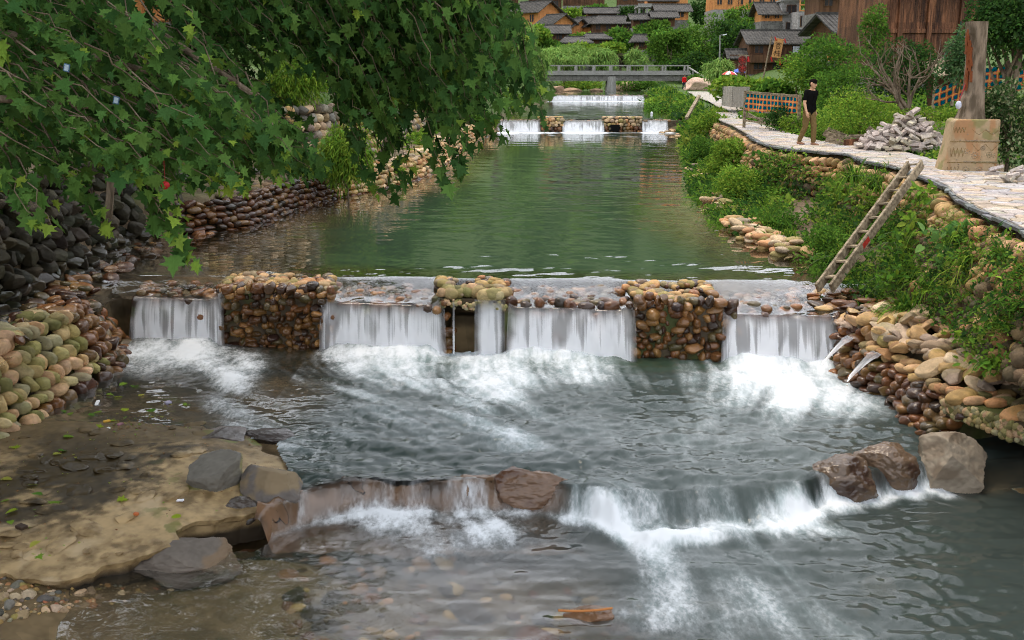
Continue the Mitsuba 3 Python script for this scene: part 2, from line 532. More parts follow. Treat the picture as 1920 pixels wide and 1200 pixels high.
# directions of flow
tx, ty = 2.0 - X, 10.6 - Y
tl = np.sqrt(tx * tx + ty * ty) + 0.3
near_fall = sstep(2.0, 0.0, weir_front(X) - Y)
vx = np.where(Y > cr, tx / tl * (1 - near_fall), 0.32 * (X - 1.8) / (1 + 0.2 * np.abs(X - 1.8)) * sstep(-1, 2, X) + 0.55 * sstep(1, -1.5, X) * sstep(9.8, 11, Y))
vy = np.where(Y > cr, ty / tl * (1 - near_fall) - near_fall, -1.0)
vx = vx + 0.9 * (N2(X, Y, 0.9, 21) - 0.5)
vy = vy + 0.7 * (N2(X, Y, 0.9, 22) - 0.5)
white = np.random.default_rng(3).normal(size=X.shape)
streak = lic(gaussian_filter(white, 0.8), vx, vy, 0.03, 44)
streak_mid = lic(N2(X, Y, 6.0, 34, 2), vx, vy, 0.03, 26)
streak_big = lic(N2(X, Y, 2.6, 33, 2), vx, vy, 0.03, 40)
w = weir_front(X) - Y
fallsx = spill(X)
B = lambda *a: blob(X, Y, *a)
foam = (1.25 * B(-5.75, 17.3, 0.95, 0.55) + 0.62 * B(-5.5, 16.6, 1.0, 0.6) + 0.30 * B(-4.5, 16.0, 0.5, 0.8, 0.5) + 0.75 * B(-4.25, 15.6, 0.32, 1.2, 0.15) + 0.55 * B(-3.7, 13.9, 0.35, 1.0, 0.5) + 0.3 * B(-3.0, 12.7, 0.5, 0.5)
        + 1.3 * B(-2.2, 17.1, 0.95, 0.34) + 0.75 * B(-2.1, 16.4, 0.9, 0.5) + 0.5 * B(-1.6, 15.4, 0.9, 0.5) + 1.1 * B(-0.7, 17.1, 0.5, 0.5) + 0.75 * B(-0.5, 16.2, 0.45, 0.8) + 0.75 * B(-0.3, 14.9, 0.5, 0.9, -0.2) + 0.5 * B(0.1, 13.5, 0.6, 0.8) + 0.3 * B(-1.5, 14.0, 0.9, 0.7)
        + 1.3 * B(0.9, 17.0, 0.9, 0.28) + 0.75 * B(1.05, 16.5, 0.7, 0.34) + 0.4 * B(1.2, 15.9, 0.5, 0.4)
        + 1.4 * B(4.15, 16.25, 0.9, 0.55) + 1.15 * B(4.3, 15.5, 0.7, 0.75) + 0.7 * B(3.6, 15.6, 0.8, 0.5) + 0.6 * B(4.5, 14.6, 0.5, 0.5) + 0.35 * B(3.7, 14.4, 0.7, 0.4) + 0.45 * B(4.75, 15.3, 0.3, 1.0))
foam = foam + (0.15 * sstep(0.3, 0.7, N2(X, Y, 0.7, 40)) + 0.05 * B(1.5, 12.2, 2.0, 1.2)) * (Y > cr - 0.5) * (X > -3.4)
# below the rock step
fr = cr - rn - Y
foam = foam + (Y < cr) * (1.05 * np.exp(-((fr - 0.02) / 0.13) ** 2) * (sstep(-2.7, -2.3, X) - 0.55 * sstep(0.3, 0.9, X) * sstep(3.4, 2.8, X)) * sstep(5.6, 4.7, X)
                          + 0.55 * B(-1.1, 10.95, 0.7, 0.3) + 0.5 * B(-0.25, 10.9, 0.35, 0.5) + 0.35 * B(-0.8, 10.4, 0.5, 0.3)
                          + 0.95 * B(0.95, 11.05, 0.14, 0.35, 0.75) + 0.9 * B(1.25, 10.6, 0.15, 0.4, 0.4) + 1.0 * B(1.7, 10.55, 0.28, 0.14) + 1.05 * B(2.45, 10.8, 0.6, 0.13, 0.2) + 1.0 * B(3.2, 11.2, 0.4, 0.16, 0.35) + 0.5 * B(3.2, 10.8, 0.5, 0.3)
                          + 0.5 * B(1.5, 10.2, 0.22, 0.5) + 0.5 * B(2.6, 10.2, 0.15, 0.7, 0.12) + 0.22 * B(1.5, 9.4, 0.6, 0.5) + 0.30 * B(2.5, 9.4, 0.45, 0.8) + 0.16 * B(2.6, 8.4, 1.2, 0.7) + 0.18 * B(1.3, 8.9, 0.5, 0.3))
foam = foam + (Y > cr) * (0.22 * B(-2.2, 15.3, 1.3, 0.9) + 0.20 * B(0.9, 15.5, 1.0, 0.8) + 0.22 * B(3.9, 14.2, 1.1, 0.8) + 0.30 * B(-5.3, 16.1, 0.9, 0.6) + 0.22 * B(1.2, 13.4, 1.4, 0.9))
foam = foam * (0.66 + 0.5 * N2(X, Y, 1.4, 98)) * np.where(Y > cr, 0.84, 1.0)
foam = np.clip(foam * 1.05 + 0.26 * gaussian_filter(foam, 18), 0, 1.5)
act = np.clip(foam, 0, 1)
foam_uv = np.clip(foam * (0.78 + 0.17 * streak_big) + (0.10 * streak + 0.07 * streak_big + 0.06 * streak_mid) * np.clip(foam * 1.6, 0.08, 0.95) * (1 - 0.5 * B(2.0, 12.2, 1.6, 1.2)) * np.where(Y > cr, sstep(-4.4, -3.2, X), sstep(-2.2, -0.4, X)).clip(0.02, 1) - 0.02, 0, 1.3)
# shape of the surface
step = sstep(0, 1, np.clip((cr - Y) / rn, 0, 1))
# away from the falls the step is buried in the rock shelf
zl = L0 + (LM - L0) * step
chop = waves(X, Y, [(0.9, 0.014, 260, 40, 8), (0.35, 0.0075, 250, 70, 8), (0.17, 0.0036, 240, 90, 10), (0.09, 0.0012, 240, 120, 10)], 5)
calm = np.where(Y > cr, sstep(-3.4, -2.0, X), sstep(-2.2, 0.5, X) * 0.9 + 0.12)
chop = chop * (1 + 0.9 * sstep(2.2, 3.4, X) * (Y < 11.6))
zl = zl + chop * (0.15 + 0.85 * calm) * (0.5 + 0.8 * (Y > cr)) + 0.014 * streak_big * (0.15 + act) + 0.0055 * streak_mid * calm * (Y > cr - 0.6) + (0.004 * (0.1 + act) + 0.004 * B(2.0, 11.2, 1.6, 0.8)) * streak * calm
zl = zl + 0.10 * np.exp(-(w / 0.35) ** 2) * fallsx * (w > -0.2) + 0.06 * act * N2(X, Y, 3.5, 50) + 0.05 * act * (N2(X, Y, 9.0, 51) - 0.5) + 0.012 * act * (N2(X, Y, 24.0, 52, 2) - 0.5)
zl = zl - 0.10 * B(2.0, 10.95, 0.7, 0.22) + 0.11 * B(1.62, 10.50, 0.26, 0.17) + 0.11 * B(2.35, 10.62, 0.36, 0.18) + 0.08 * B(2.9, 10.85, 0.3, 0.17) + 0.06 * B(1.0, 10.9, 0.25, 0.4) + 0.05 * B(2.0, 9.9, 0.9, 0.3)
depth = np.where(Y > cr, 0.25 + sstep(-4.4, -2.4, X - 0.25 * (Y - 12)) * 0.7, 0.14 + 0.66 * sstep(-0.6, 2.4, X + 0.4 * (Y - 10)))
depth = depth * (1 - 0.85 * np.exp(-((Y - cr + 0.12) / 0.22) ** 2) * (sstep(0.6, 0.2, X) + 0.8 * sstep(3.2, 3.6, X)).clip(0, 1))
veil = np.exp(-((Y - cr + 0.14) / 0.17) ** 2) * sstep(0.75, 0.45, X) * sstep(-2.75, -2.45, X)
foam_uv = np.clip(foam_uv * (1 - 0.8 * veil) + veil * (0.05 + 0.42 * sstep(0.45, 0.75, 0.5 * N2(X, Y * 0.2, 6.0, 77) + 0.5 * N2(X, Y * 0.2, 17.0, 78))), 0, 1.3)
depth = np.clip(depth * (1 - 0.9 * veil) + 0.25 * act * (1 - veil), 0, 1)
lv = np.stack([X, Y, zl], -1).reshape(-1, 3)
nn, mm = X.shape
ii = (np.arange(nn - 1)[:, None] * mm + np.arange(mm - 1)).ravel()
lf = np.vstack([np.stack([ii, ii + 1, ii + mm + 1], 1), np.stack([ii, ii + mm + 1, ii + mm], 1)])
kp = ((X > -6.6) & (X < 9.5) & (Y < weir_front(X) + 0.12) & ~((Y > cr - rn - 0.08) & (Y < 12.9 + 0.5 * (N2(X, Y, 0.8, 95) - 0.5)) & (X < -2.62 - 0.35 * sstep(11.6, 12.8, Y)))).ravel()
lf = lf[kp[lf].all(1)]
put('water', (lv, lf), 'foam_water', smooth=True, uv=np.stack([depth, foam_uv], -1).reshape(-1, 2), kind='structure', label='churning grey green water below the weir, white with foam')

# upper pools beyond the second weir
def far_pool(y0, y1, z, seed, label):
    ys = np.arange(y0, y1, 0.22)
    xs = np.arange(-6, 24, 0.25)
    water_sheet('river_water', xs, ys, lambda x, y: z + waves(x, y, [(0.9, 0.003, 90, 35, 6), (2.2, 0.004, 80, 30, 4)], seed),
                lambda x, y: (sstep(0.0, 2.5, np.minimum(x - xl(y), xr(y) - x)), 1.5 * sstep(3.2, 0.4, y1 - 0.3 - y) * (0.4 + N2(x, y, 1.0, seed)) * (y1 < 120)), 'foam_water', label,
                keep=lambda x, y: (x > xl(y) - 0.6) & (x < xr(y) + 0.6))


far_pool(65.9, 104.4, L2, 15, 'short still pool between the second weir and the far weir')
far_pool(105.0, 150.0, L3, 16, 'still water under the stone bridge')

# falling water
def fall_w(p, n, uv):
    wv = 0.035 * (noise(uv.x * 7, uv.y * 3.5, 1) - 0.5)
    a = noise((uv.x + wv) * 17, uv.y * 1.2, 0.0)
    b = noise(uv.x * 4.5, uv.y * 1.3, 4.0)
    c = noise(uv.x * 55, uv.y * 1.6, 9.0)
    t = 0.40 * a + 0.40 * b + 0.20 * c
    body = smoothstep(0.42, 0.74, t + 0.20 * uv.y)
    return dr.clip((0.33 + 0.58 * body) * smoothstep(0.0, 0.20 + 0.5 * b, uv.y) + 0.7 * smoothstep(0.60, 1.0, uv.y + 0.3 * (a - 0.5)), 0.02, 0.96)


mat_thing('falling_water', {'type': 'blendbsdf', 'weight': mikit.proc(fall_w), 'a': CLEAR_WATER,
                            'b': {'type': 'principledthin', 'base_color': {'type': 'rgb', 'value': [0.93, 0.94, 0.97]}, 'roughness': 0.6, 'diff_trans': 0.35, 'eta': 1.33}})


def fall(x0, x1, label, lip=None, foot=None, throw=0.26, n=None, key='waterfall', zl=None, zf=None, seed=0, front=weir_front, off=0.18, lipf=None):
    n = n or max(8, int((x1 - x0) / 0.025))
    u = np.linspace(x0, x1, n)
    s = np.linspace(0, 1, 22)
    U, S = np.meshgrid(u, s)
    U = U + 0.10 * (N2(U, S * 0 + seed, 1.2, seed + 5) - 0.5) * S + (U - (x0 + x1) / 2) * 0.05 * S
    zlip = (lipf or lip_z)(U) * 0.9 if zl is None else np.full_like(U, zl)
    zfoot = (L0 - 0.03) if zf is None else zf
    rib = 0.10 * (N2(U, S * 0.5, 5.0, seed) - 0.5) + 0.03 * (N2(U, S * 0.3, 22.0, seed + 1) - 0.5)
    yy = front(U) + off - throw * S ** 0.8 * (0.8 + 0.5 * N2(U, U * 0, 2.0, seed + 2)) + rib * S ** 0.5
    zz = zlip + (zfoot - zlip) * np.clip(S, 0, 1) ** 1.7
    v = np.stack([U, yy, zz], -1).reshape(-1, 3)
    m = n
    i = (np.arange(len(s) - 1)[:, None] * m + np.arange(m - 1)).ravel()
    f = np.vstack([np.stack([i, i + 1, i + m + 1], 1), np.stack([i, i + m + 1, i + m], 1)])
    eg = np.minimum(U - U[:, :1], U[:, -1:] - U)
    fade = 0.15 + 0.85 * sstep(0.0, 0.20, eg + 0.16 * (N2(U * 0 + seed, S, 3.0, seed + 7) - 0.5)) if n > 12 else 0.6
    uv = np.stack([U + seed * 3.7, S * fade], -1).reshape(-1, 2)
    return put(key, (v, f), 'falling_water', smooth=True, uv=uv, kind='structure', label=label)


fall(-6.55, -4.92, 'white waterfall between the low cobble wall and the first stone pier', seed=1)
fall(-3.2, -1.14, 'wide white waterfall just right of the first stone pier', seed=2)
fall(-0.62, -0.12, 'thin veil of threads falling across the dark culvert mouth', seed=13, throw=0.06, off=0.08, n=26)
fall(-0.98, -0.95, 'single thread of water at the culvert mouth', seed=14, throw=0.05, off=0.06, n=6)
fall(-0.05, 1.98, 'waterfall right of the culvert mouth', seed=4, throw=0.3)
fall(3.4, 5.15, 'waterfall at the ladder end of the weir', seed=5, throw=0.32)

# ---------------------------------------------------------------- stones
ICO = {k: trimesh.creation.icosphere(k) for k in (1, 2, 3, 4, 5)}


def stone_mesh(size, r, detail=2, block=0.85, rough=0.10):
    """One river cobble: rounded, a little squared, uneven."""
    m = ICO[detail]
    v = np.array(m.vertices)
    v = np.sign(v) * np.abs(v) ** block
    v /= np.max(np.linalg.norm(v, axis=1))
    o = r.uniform(-50, 50, 3)
    k = 1 + rough * 2 * (meshkit.fbm(v * 1.3 + o, 2) - 0.5) + rough * (meshkit.noise(v * 3.1 + o) - 0.5)
    v = v * k[:, None] * np.asarray(size) / 2
    return v, m.faces


def rock_mesh(size, r, detail=3, cuts=9, rough=0.12):
    """A broken rock: planes knocked off a lump."""
    m = ICO[detail]
    v = np.array(m.vertices)
    for _ in range(cuts):
        n = r.normal(size=3)
        n /= np.linalg.norm(n)
        d = r.uniform(0.55, 0.85)
        h = v @ n
        v = v - np.clip(h - d, 0, None)[:, None] * n * 0.92
    o = r.uniform(-50, 50, 3)
    hi = 0.07 * (meshkit.fbm(v * 9.0 + o, 4) - 0.5) if detail >= 4 else 0.0
    v = v * (1 + rough * 2 * (meshkit.fbm(v * 2.0 + o, 4) - 0.5) + hi)[:, None] * np.asarray(size) / 2
    return v, m.faces


def rotm(r, tilt=0.3, spin=True):
    a = r.normal(size=3) * tilt
    M = trimesh.transformations.euler_matrix(a[0], a[1], r.uniform(0, 6.28) if spin else a[2])
    return M[:3, :3]


DRY = [srgb(184, 150, 102), srgb(196, 158, 118), srgb(172, 142, 92), srgb(188, 138, 96), srgb(150, 134, 84), srgb(206, 174, 132), srgb(158, 140, 112), srgb(140, 122, 88)]
MOSSY = [srgb(170, 148, 104), srgb(188, 154, 118), srgb(134, 126, 78), srgb(150, 140, 92), srgb(192, 158, 124), srgb(116, 112, 68), srgb(176, 160, 120), srgb(152, 144, 114)]
WET = [srgb(122, 82, 48), srgb(102, 66, 40), srgb(136, 98, 58), srgb(86, 58, 40), srgb(112, 88, 56), srgb(72, 54, 42), srgb(138, 90, 52), srgb(92, 78, 52)]
PIERWET = [srgb(108, 72, 40), srgb(126, 90, 50), srgb(78, 54, 36), srgb(146, 106, 62), srgb(60, 44, 34), srgb(96, 66, 40), srgb(88, 76, 48), srgb(116, 78, 46)]
WETDARK = [srgb(96, 62, 40), srgb(80, 50, 34), srgb(70, 52, 40), srgb(112, 72, 42), srgb(60, 46, 36)]
PALE = [srgb(204, 176, 142), srgb(190, 162, 128), srgb(180, 158, 134), srgb(214, 190, 158), srgb(168, 144, 116), srgb(150, 132, 116)]
GREYS = [srgb(120, 116, 108), srgb(140, 132, 120), srgb(98, 94, 86), srgb(150, 140, 124), srgb(112, 100, 84)]
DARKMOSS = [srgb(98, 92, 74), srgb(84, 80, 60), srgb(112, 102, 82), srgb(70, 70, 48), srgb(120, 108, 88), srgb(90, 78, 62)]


class Stones:
    """Stones of one holder: the 290 that show largest become parts, the rest one part."""
    def __init__(self, holder, name='stone', most=290):
        self.holder, self.name, self.most, self.all = holder, name, most, []

    def add(self, v, f, at, col, wet, r, amp=0.22):
        v = v + np.asarray(at)
        c = np.asarray(col) * r.uniform(0.82, 1.15) * np.ones((len(v), 1))
        n = meshkit.fbm(v * 9 + r.uniform(0, 9), 3)
        c = c * (1 + amp * 2 * (n - 0.5))[:, None]
        d = np.linalg.norm(np.asarray(at) - EYE)
        self.all.append((d / max(np.ptp(v, axis=0).max(), 0.01), v, f, np.clip(c, 0.004, 0.9), 'stone_wet' if wet else 'stone_dry'))

    def done(self):
        self.all.sort(key=lambda s: s[0])
        for d, v, f, c, m in self.all[:self.most]:
            put(self.name, (v, f), m, parent=self.holder, smooth=True, color=c)
        for mat in ('stone_dry', 'stone_wet'):
            rest = [s for s in self.all[self.most:] if s[4] == mat]
            if rest:
                at = np.cumsum([0] + [len(s[1]) for s in rest])
                put('cobbles', (np.vstack([s[1] for s in rest]), np.vstack([s[2] + a for s, a in zip(rest, at)])), mat, parent=self.holder, smooth=True, color=np.vstack([np.tile(s[3].mean(0), (len(s[3]), 1)) for s in rest]), flat=True, kind='stuff')


def cobble_face(S, line, zb, zt, r, h=(0.17, 0.24), w=(0.16, 0.34), deep=0.26, batter=0.25, pal=DRY, wet=lambda p: False, wetpal=WET, top_rows=0, skip=None, upright=0.4, detail=1, block=0.85, colfn=None, jitter=0.03, out=0.0, fat=1.08):
    """Courses of cobbles on a battered face that runs along the line (left hand = outer side)."""
    line = np.asarray(line, float)
    seg = np.r_[0, np.cumsum(np.linalg.norm(np.diff(line[:, :2], axis=0), axis=1))]
    L = seg[-1]
    at = lambda s: np.array([np.interp(s, seg, line[:, 0]), np.interp(s, seg, line[:, 1])])
    zbf = zb if callable(zb) else (lambda p: zb)
    ztf = zt if callable(zt) else (lambda p: zt)
    z0 = 0.0
    ztop = max(ztf(at(s)) - zbf(at(s)) for s in np.linspace(0, L, 30))
    row = 0
    while z0 < ztop:
        hh = r.uniform(*h)
        s = r.uniform(0, 0.2)
        while s < L:
            ww = r.uniform(*w)
            if r.random() < upright:
                ww *= 0.62
            p = at(s + ww / 2)
            q = at(min(s + ww / 2 + 0.05, L)) - at(max(s + ww / 2 - 0.05, 0))
            q = q / (np.linalg.norm(q) + 1e-9)
            nrm = np.array([q[1], -q[0]])
            zz = zbf(p) + z0 + hh / 2
            if zz < ztf(p) and not (skip and skip(np.array([p[0], p[1], zz]))):
                b = batter * (z0 + hh / 2)
                c = np.array([p[0] - nrm[0] * b, p[1] - nrm[1] * b, zz]) + r.normal(size=3) * jitter * np.array([1, 1, 0.5])
                c[:2] += nrm * out
                dm = (ww * 1.04 * fat, deep * r.uniform(0.85, 1.2), hh * r.uniform(0.92, 1.2) * fat)
                v, f = rock_mesh(np.array(dm) * 1.12, r, detail, 7, 0.08) if r.random() < 0.35 else stone_mesh(dm, r, detail, block, 0.13)
                M = rotm(r, 0.16, spin=False)
                R = np.array([[q[0], nrm[0], 0], [q[1], nrm[1], 0], [0, 0, 1]])
                v = v @ M.T @ R.T
                iswet = wet(c)
                col = colfn(c) if colfn else (wetpal if iswet else pal)[r.integers(len(wetpal if iswet else pal))]
                S.add(v, f, c, col, iswet, r)
            s += ww
        z0 += hh * 0.94
        row += 1


def wall_core(line, zb, zt, thick, batter=0.25, inset=0.06):
    """The earth and mortar behind a face of cobbles."""
    line = np.asarray(line, float)
    q = np.gradient(line[:, :2], axis=0)
    q /= np.linalg.norm(q, axis=1, keepdims=True)
    n = np.stack([q[:, 1], -q[:, 0]], 1)
    zbv = np.array([zb(p) if callable(zb) else zb for p in line])
    ztv = np.array([zt(p) if callable(zt) else zt for p in line])
    H = ztv - zbv
    a = np.c_[line[:, :2] - n * inset, zbv]
    b = np.c_[line[:, :2] - n * (inset + batter * H)[:, None], ztv - 0.03]
    c = np.c_[line[:, :2] - n * (inset + batter * H + thick)[:, None], ztv - 0.03]
    d = np.c_[line[:, :2] - n * (inset + batter * H + thick)[:, None], zbv]
    k = len(line)
    v = np.vstack([a, b, c, d])
    f = []
    for i in range(k - 1):
        for s, t in ((0, 1), (1, 2), (2, 3), (3, 0)):
            f += [[s * k + i, s * k + i + 1, t * k + i + 1], [s * k + i, t * k + i + 1, t * k + i]]
    f += [[0, k, 2 * k], [0, 2 * k, 3 * k], [k - 1, 3 * k - 1, 2 * k - 1], [k - 1, 4 * k - 1, 3 * k - 1]]
    return TriM(v, f)


def mortar_col(p, n, uv):
    a = fbm(p.x * 12, p.y * 12, p.z * 12, 3)
    c = mix((0.035, 0.025, 0.014), (0.12, 0.09, 0.055), a)
    return mix(c, mix((0.04, 0.055, 0.015), (0.09, 0.1, 0.03), a), smoothstep(0.5, 0.65, fbm(p.x * 2, p.y * 2, p.z * 2, 2)))


mat_thing('mortar', {'type': 'twosided', 'bsdf': {'type': 'principled', 'base_color': mikit.proc(mortar_col), 'roughness': 0.7, 'specular': 0.3}})

# ---- the near weir
r = np.random.default_rng(21)
weir = thing('stone_weir', 'wide cobblestone weir across the river with wet brown stone piers between four white falls', 'weir')
wx = np.concatenate([np.linspace(-6.9, -1.22, 30), np.linspace(-0.12, 5.1, 28)])


def weir_core(x0, x1, ztop):
    x = np.linspace(x0, x1, max(3, int((x1 - x0) / 0.2)))
    line = np.stack([x, weir_front(x) + 0.05], 1)
    k = len(x)
    zt = np.array([ztop(xx) for xx in x])
    a = np.c_[x, weir_front(x) + 0.10, np.full(k, -1.35)]
    b = np.c_[x, weir_front(x) + 0.16, zt]
    c = np.c_[x, weir_back(x), zt + 0.10 * spill(x) + 0.08 * (1 - spill(x))]
    d = np.c_[x, weir_back(x) + 0.1, np.full(k, -1.35)]
    v = np.vstack([a, b, c, d])
    f = []
    for i in range(k - 1):
        for s, t in ((0, 1), (1, 2), (2, 3), (3, 0)):
            f += [[s * k + i, s * k + i + 1, t * k + i + 1], [s * k + i, t * k + i + 1, t * k + i]]
    f += [[0, k, 2 * k], [0, 2 * k, 3 * k], [k - 1, 3 * k - 1, 2 * k - 1], [k - 1, 4 * k - 1, 3 * k - 1]]
    return TriM(v, f)


wtop = lambda x: (-0.10 - 0.32 * float(spill(x)))
put('core', join([weir_core(-6.62, -1.2, wtop), weir_core(-0.13, 5.2, wtop)]), 'mortar', parent=weir)
put('culvert_back', box(1.3, 0.1, 1.2, at=(-0.66, 18.25, -0.75), rz=-0.12), 'mortar', parent=weir)
put('lintel', box(1.3, 0.75, 0.12, at=(-0.66, 17.75, -0.17), rz=-0.12), 'mortar', parent=weir)
WS = Stones(weir)
wall_line = lambda x0, x1: np.array([[x, weir_front(x) + 0.13] for x in np.linspace(x0, x1, max(3, int((x1 - x0) * 4)))])
# the piers' faces, then the thin faces behind the falls
for x0, x1, zt, pal in ((-5.1, -3.05, 0.02, 0), (1.85, 3.6, -0.03, 0), (-1.32, -1.1, -0.1, 0)):
    cobble_face(WS, wall_line(x0, x1), -1.2, zt, r, h=(0.09, 0.15), w=(0.09, 0.23), deep=0.26, batter=0.06, pal=WET, wet=lambda p: True, wetpal=PIERWET, fat=1.22, detail=2, upright=0.55, jitter=0.045, block=0.78)
for x0, x1 in ((-6.7, -5.1), (-3.05, -1.3), (-0.12, 1.85), (3.6, 5.2)):
    cobble_face(WS, wall_line(x0, x1) + [0, 0.10], -1.2, -0.17, r, h=(0.16, 0.24), w=(0.18, 0.34), deep=0.24, batter=0.05, wet=lambda p: True, wetpal=WETDARK, detail=1, jitter=0.05, upright=0.5)
# top stones of the crest
for k in range(760):
    x = r.uniform(-6.6, 5.2)
    t = r.random()
    y = weir_front(x) + 0.15 + t * (weir_back(x) - weir_front(x) - 0.15)
    sp = float(spill(x))
    if -1.25 < x < -0.1 and False:
        continue
    dryness = sp < 0.25 and t < 0.9
    z = (-0.26 + 0.11 * t + r.uniform(-0.05, 0.05)) * sp + (1 - sp) * (-0.06 + 0.15 * t if dryness else -0.08)
    s = r.uniform(0.09, 0.23)
    v, f = stone_mesh((s * r.uniform(1, 1.5), s, s * 0.72), r, 2 if dryness else 1)
    v = v @ rotm(r, 0.15).T
    dry = dryness and r.random() < 0.75
    if x > 5.0 or (-1.25 < x < -0.1 and t < 0.1) or (sp > 0.3 and t < 0.16):
        continue
    WS.add(v, f, (x, y, z), (DRY if dry else WET)[r.integers(8)], not dry, r)
# small pebbles in the mortar over the culvert
for k in range(70):
    x = r.uniform(-1.2, -0.1)
    v, f = stone_mesh(np.array([0.07, 0.07, 0.06]) * r.uniform(0.7, 1.4), r, 1)
    WS.add(v @ rotm(r, 0.4).T, f, (x, weir_front(x) + 0.12 + r.uniform(-0.02, 0.03), r.uniform(-0.26, -0.12)), MOSSY[r.integers(8)], False, r)
for k in range(22):
    x = -1.15 + 1.05 * k / 21 + r.uniform(-0.03, 0.03)
    s = r.uniform(0.17, 0.3)
    v, f = stone_mesh((s, s, s * 0.85), r, 2)
    WS.add(v @ rotm(r, 0.2).T, f, (x, weir_front(x) + r.uniform(0.18, 0.5), -0.02 + r.uniform(-0.04, 0.04)), MOSSY[r.integers(8)], False, r)
for k in range(46):
    x, y = r.uniform(5.0, 6.3), r.uniform(16.5, 18.3)
    q = r.uniform(0.16, 0.34)
    v, f = rock_mesh((q * 1.4, q, q * 0.4), r, 2)
    WS.add(v @ rotm(r, 0.1).T, f, (x, y, -0.10 + r.uniform(-0.05, 0.03)), (WET + DRY[:3])[r.integers(11)], True, r)
WS.done()

# ---- low mossy cobble wall, from the weir's left end towards the viewer
r = np.random.default_rng(31)
LW = np.array([[-6.95, 8.6], [-6.7, 10.5], [-6.5, 12.8], [-6.38, 14.4], [-6.22, 15.8], [-6.2, 16.35], [-6.35, 16.85], [-6.6, 17.6], [-6.75, 18.1]])
cob = thing('cobble_wall', 'low mossy cobble wall slanting down to the rock shelf, its far corner wet and brown', 'wall')
put('core', wall_core(spline(np.c_[LW, LW[:, 0] * 0], 40)[:, :2], -1.25, 0.02, 0.55, batter=0.62), 'mortar', parent=cob)
CS = Stones(cob)
lwwet = lambda c: c[1] > 15.6 + 0.5 * r.random() or (c[2] < -0.85 and c[1] > 14)
cobble_face(CS, spline(np.c_[LW, LW[:, 0] * 0], 40)[:, :2], -1.12, 0.0, r, h=(0.15, 0.24), w=(0.15, 0.34), deep=0.3, batter=0.62, pal=[1.25 * q for q in MOSSY], wet=lwwet, detail=2, upright=0.6, jitter=0.035, block=0.8)
for k in range(150):
    t = r.random()
    p = spline(np.c_[LW, LW[:, 0] * 0], 40)[int(t * 39)]
    s = r.uniform(0.2, 0.36)
    c = np.array([p[0] - 0.66 - r.uniform(-0.05, 0.62), p[1] + r.uniform(-0.1, 0.1), 0.0 + r.uniform(-0.03, 0.03)])
    v, f = stone_mesh((s * r.uniform(0.9, 1.3), s, s * 0.5), r, 2, 0.8)
    wet = lwwet(c)
    CS.add(v @ rotm(r, 0.2).T, f, c, (WET if wet else MOSSY)[r.integers(8)], wet, r)
CS.done()

# ---- dark boulder wall under the plane tree
r = np.random.default_rng(32)
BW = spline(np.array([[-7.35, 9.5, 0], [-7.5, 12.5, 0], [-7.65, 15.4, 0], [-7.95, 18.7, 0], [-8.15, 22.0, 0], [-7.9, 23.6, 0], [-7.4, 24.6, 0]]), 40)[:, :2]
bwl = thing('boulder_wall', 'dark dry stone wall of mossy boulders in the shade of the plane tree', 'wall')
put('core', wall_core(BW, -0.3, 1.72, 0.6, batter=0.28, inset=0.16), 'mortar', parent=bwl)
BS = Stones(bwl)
line = np.c_[BW, BW[:, 0] * 0]
z0 = -0.12
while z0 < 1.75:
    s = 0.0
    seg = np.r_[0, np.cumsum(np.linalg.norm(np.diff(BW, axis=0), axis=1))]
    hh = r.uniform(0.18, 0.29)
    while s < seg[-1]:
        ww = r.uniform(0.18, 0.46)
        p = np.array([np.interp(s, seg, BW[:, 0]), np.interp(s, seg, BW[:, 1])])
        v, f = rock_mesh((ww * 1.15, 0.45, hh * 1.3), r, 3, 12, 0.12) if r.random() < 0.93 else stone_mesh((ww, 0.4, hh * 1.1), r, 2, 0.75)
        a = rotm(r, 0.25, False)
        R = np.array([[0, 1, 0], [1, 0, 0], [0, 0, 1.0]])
        BS.add(v @ a.T @ R.T, f, (p[0] - 0.28 * (z0 + hh / 2) + r.normal() * 0.07, p[1], z0 + hh / 2 + r.normal() * 0.05), DARKMOSS[r.integers(6)] * 0.34, z0 < 0.2, r, 0.35)  # stone colours darkened so the tree's shade is painted into them
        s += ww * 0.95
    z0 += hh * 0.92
for k in range(60):     # fallen stones in the shallows at its foot
    y = r.uniform(14, 24)
    x = xl(y) + r.uniform(0.0, 0.9)
    s = r.uniform(0.12, 0.34)
    v, f = rock_mesh((s * 1.3, s, s * 0.7), r, 2)
    BS.add(v @ rotm(r, 0.3).T, f, (x, y, -0.06 + r.uniform(-0.05, 0.05)), (WETDARK + WET)[r.integers(13)], True, r)
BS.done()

# ---- cobbled revetment of the left bank
r = np.random.default_rng(33)
RV = spline(np.array([[-7.6, 23.7, 0], [-6.7, 24.4, 0], [-6.15, 25.5, 0], [-5.9, 28, 0], [-5.4, 30, 0], [-4.1, 33, 0], [-3.0, 37.6, 0], [-2.6, 43, 0], [-2.4, 49, 0], [-1.7, 57.5, 0], [-1.0, 64.5, 0]]), 60)[:, :2]
rev = thing('bank_revetment', 'low sloping revetment of tan cobbles along the bank beyond the plane tree', 'wall')
put('core', wall_core(RV, -0.4, lambda p: 0.62, 0.9, batter=0.55), 'mortar', parent=rev)
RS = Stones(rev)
cobble_face(RS, RV, -0.12, lambda p: 0.62, r, h=(0.11, 0.18), w=(0.15, 0.38), deep=0.3, batter=0.55, wet=lambda c: c[2] < 0.0 or c[1] < 31 + 3 * r.random(), colfn=lambda c: (WETDARK + WET[:3] if c[1] < 31 or c[2] < 0.0 else DRY + PALE[:3])[r.integers(8)] * (0.6 if c[1] < 31 else 1.0), detail=1, upright=0.15, jitter=0.03)
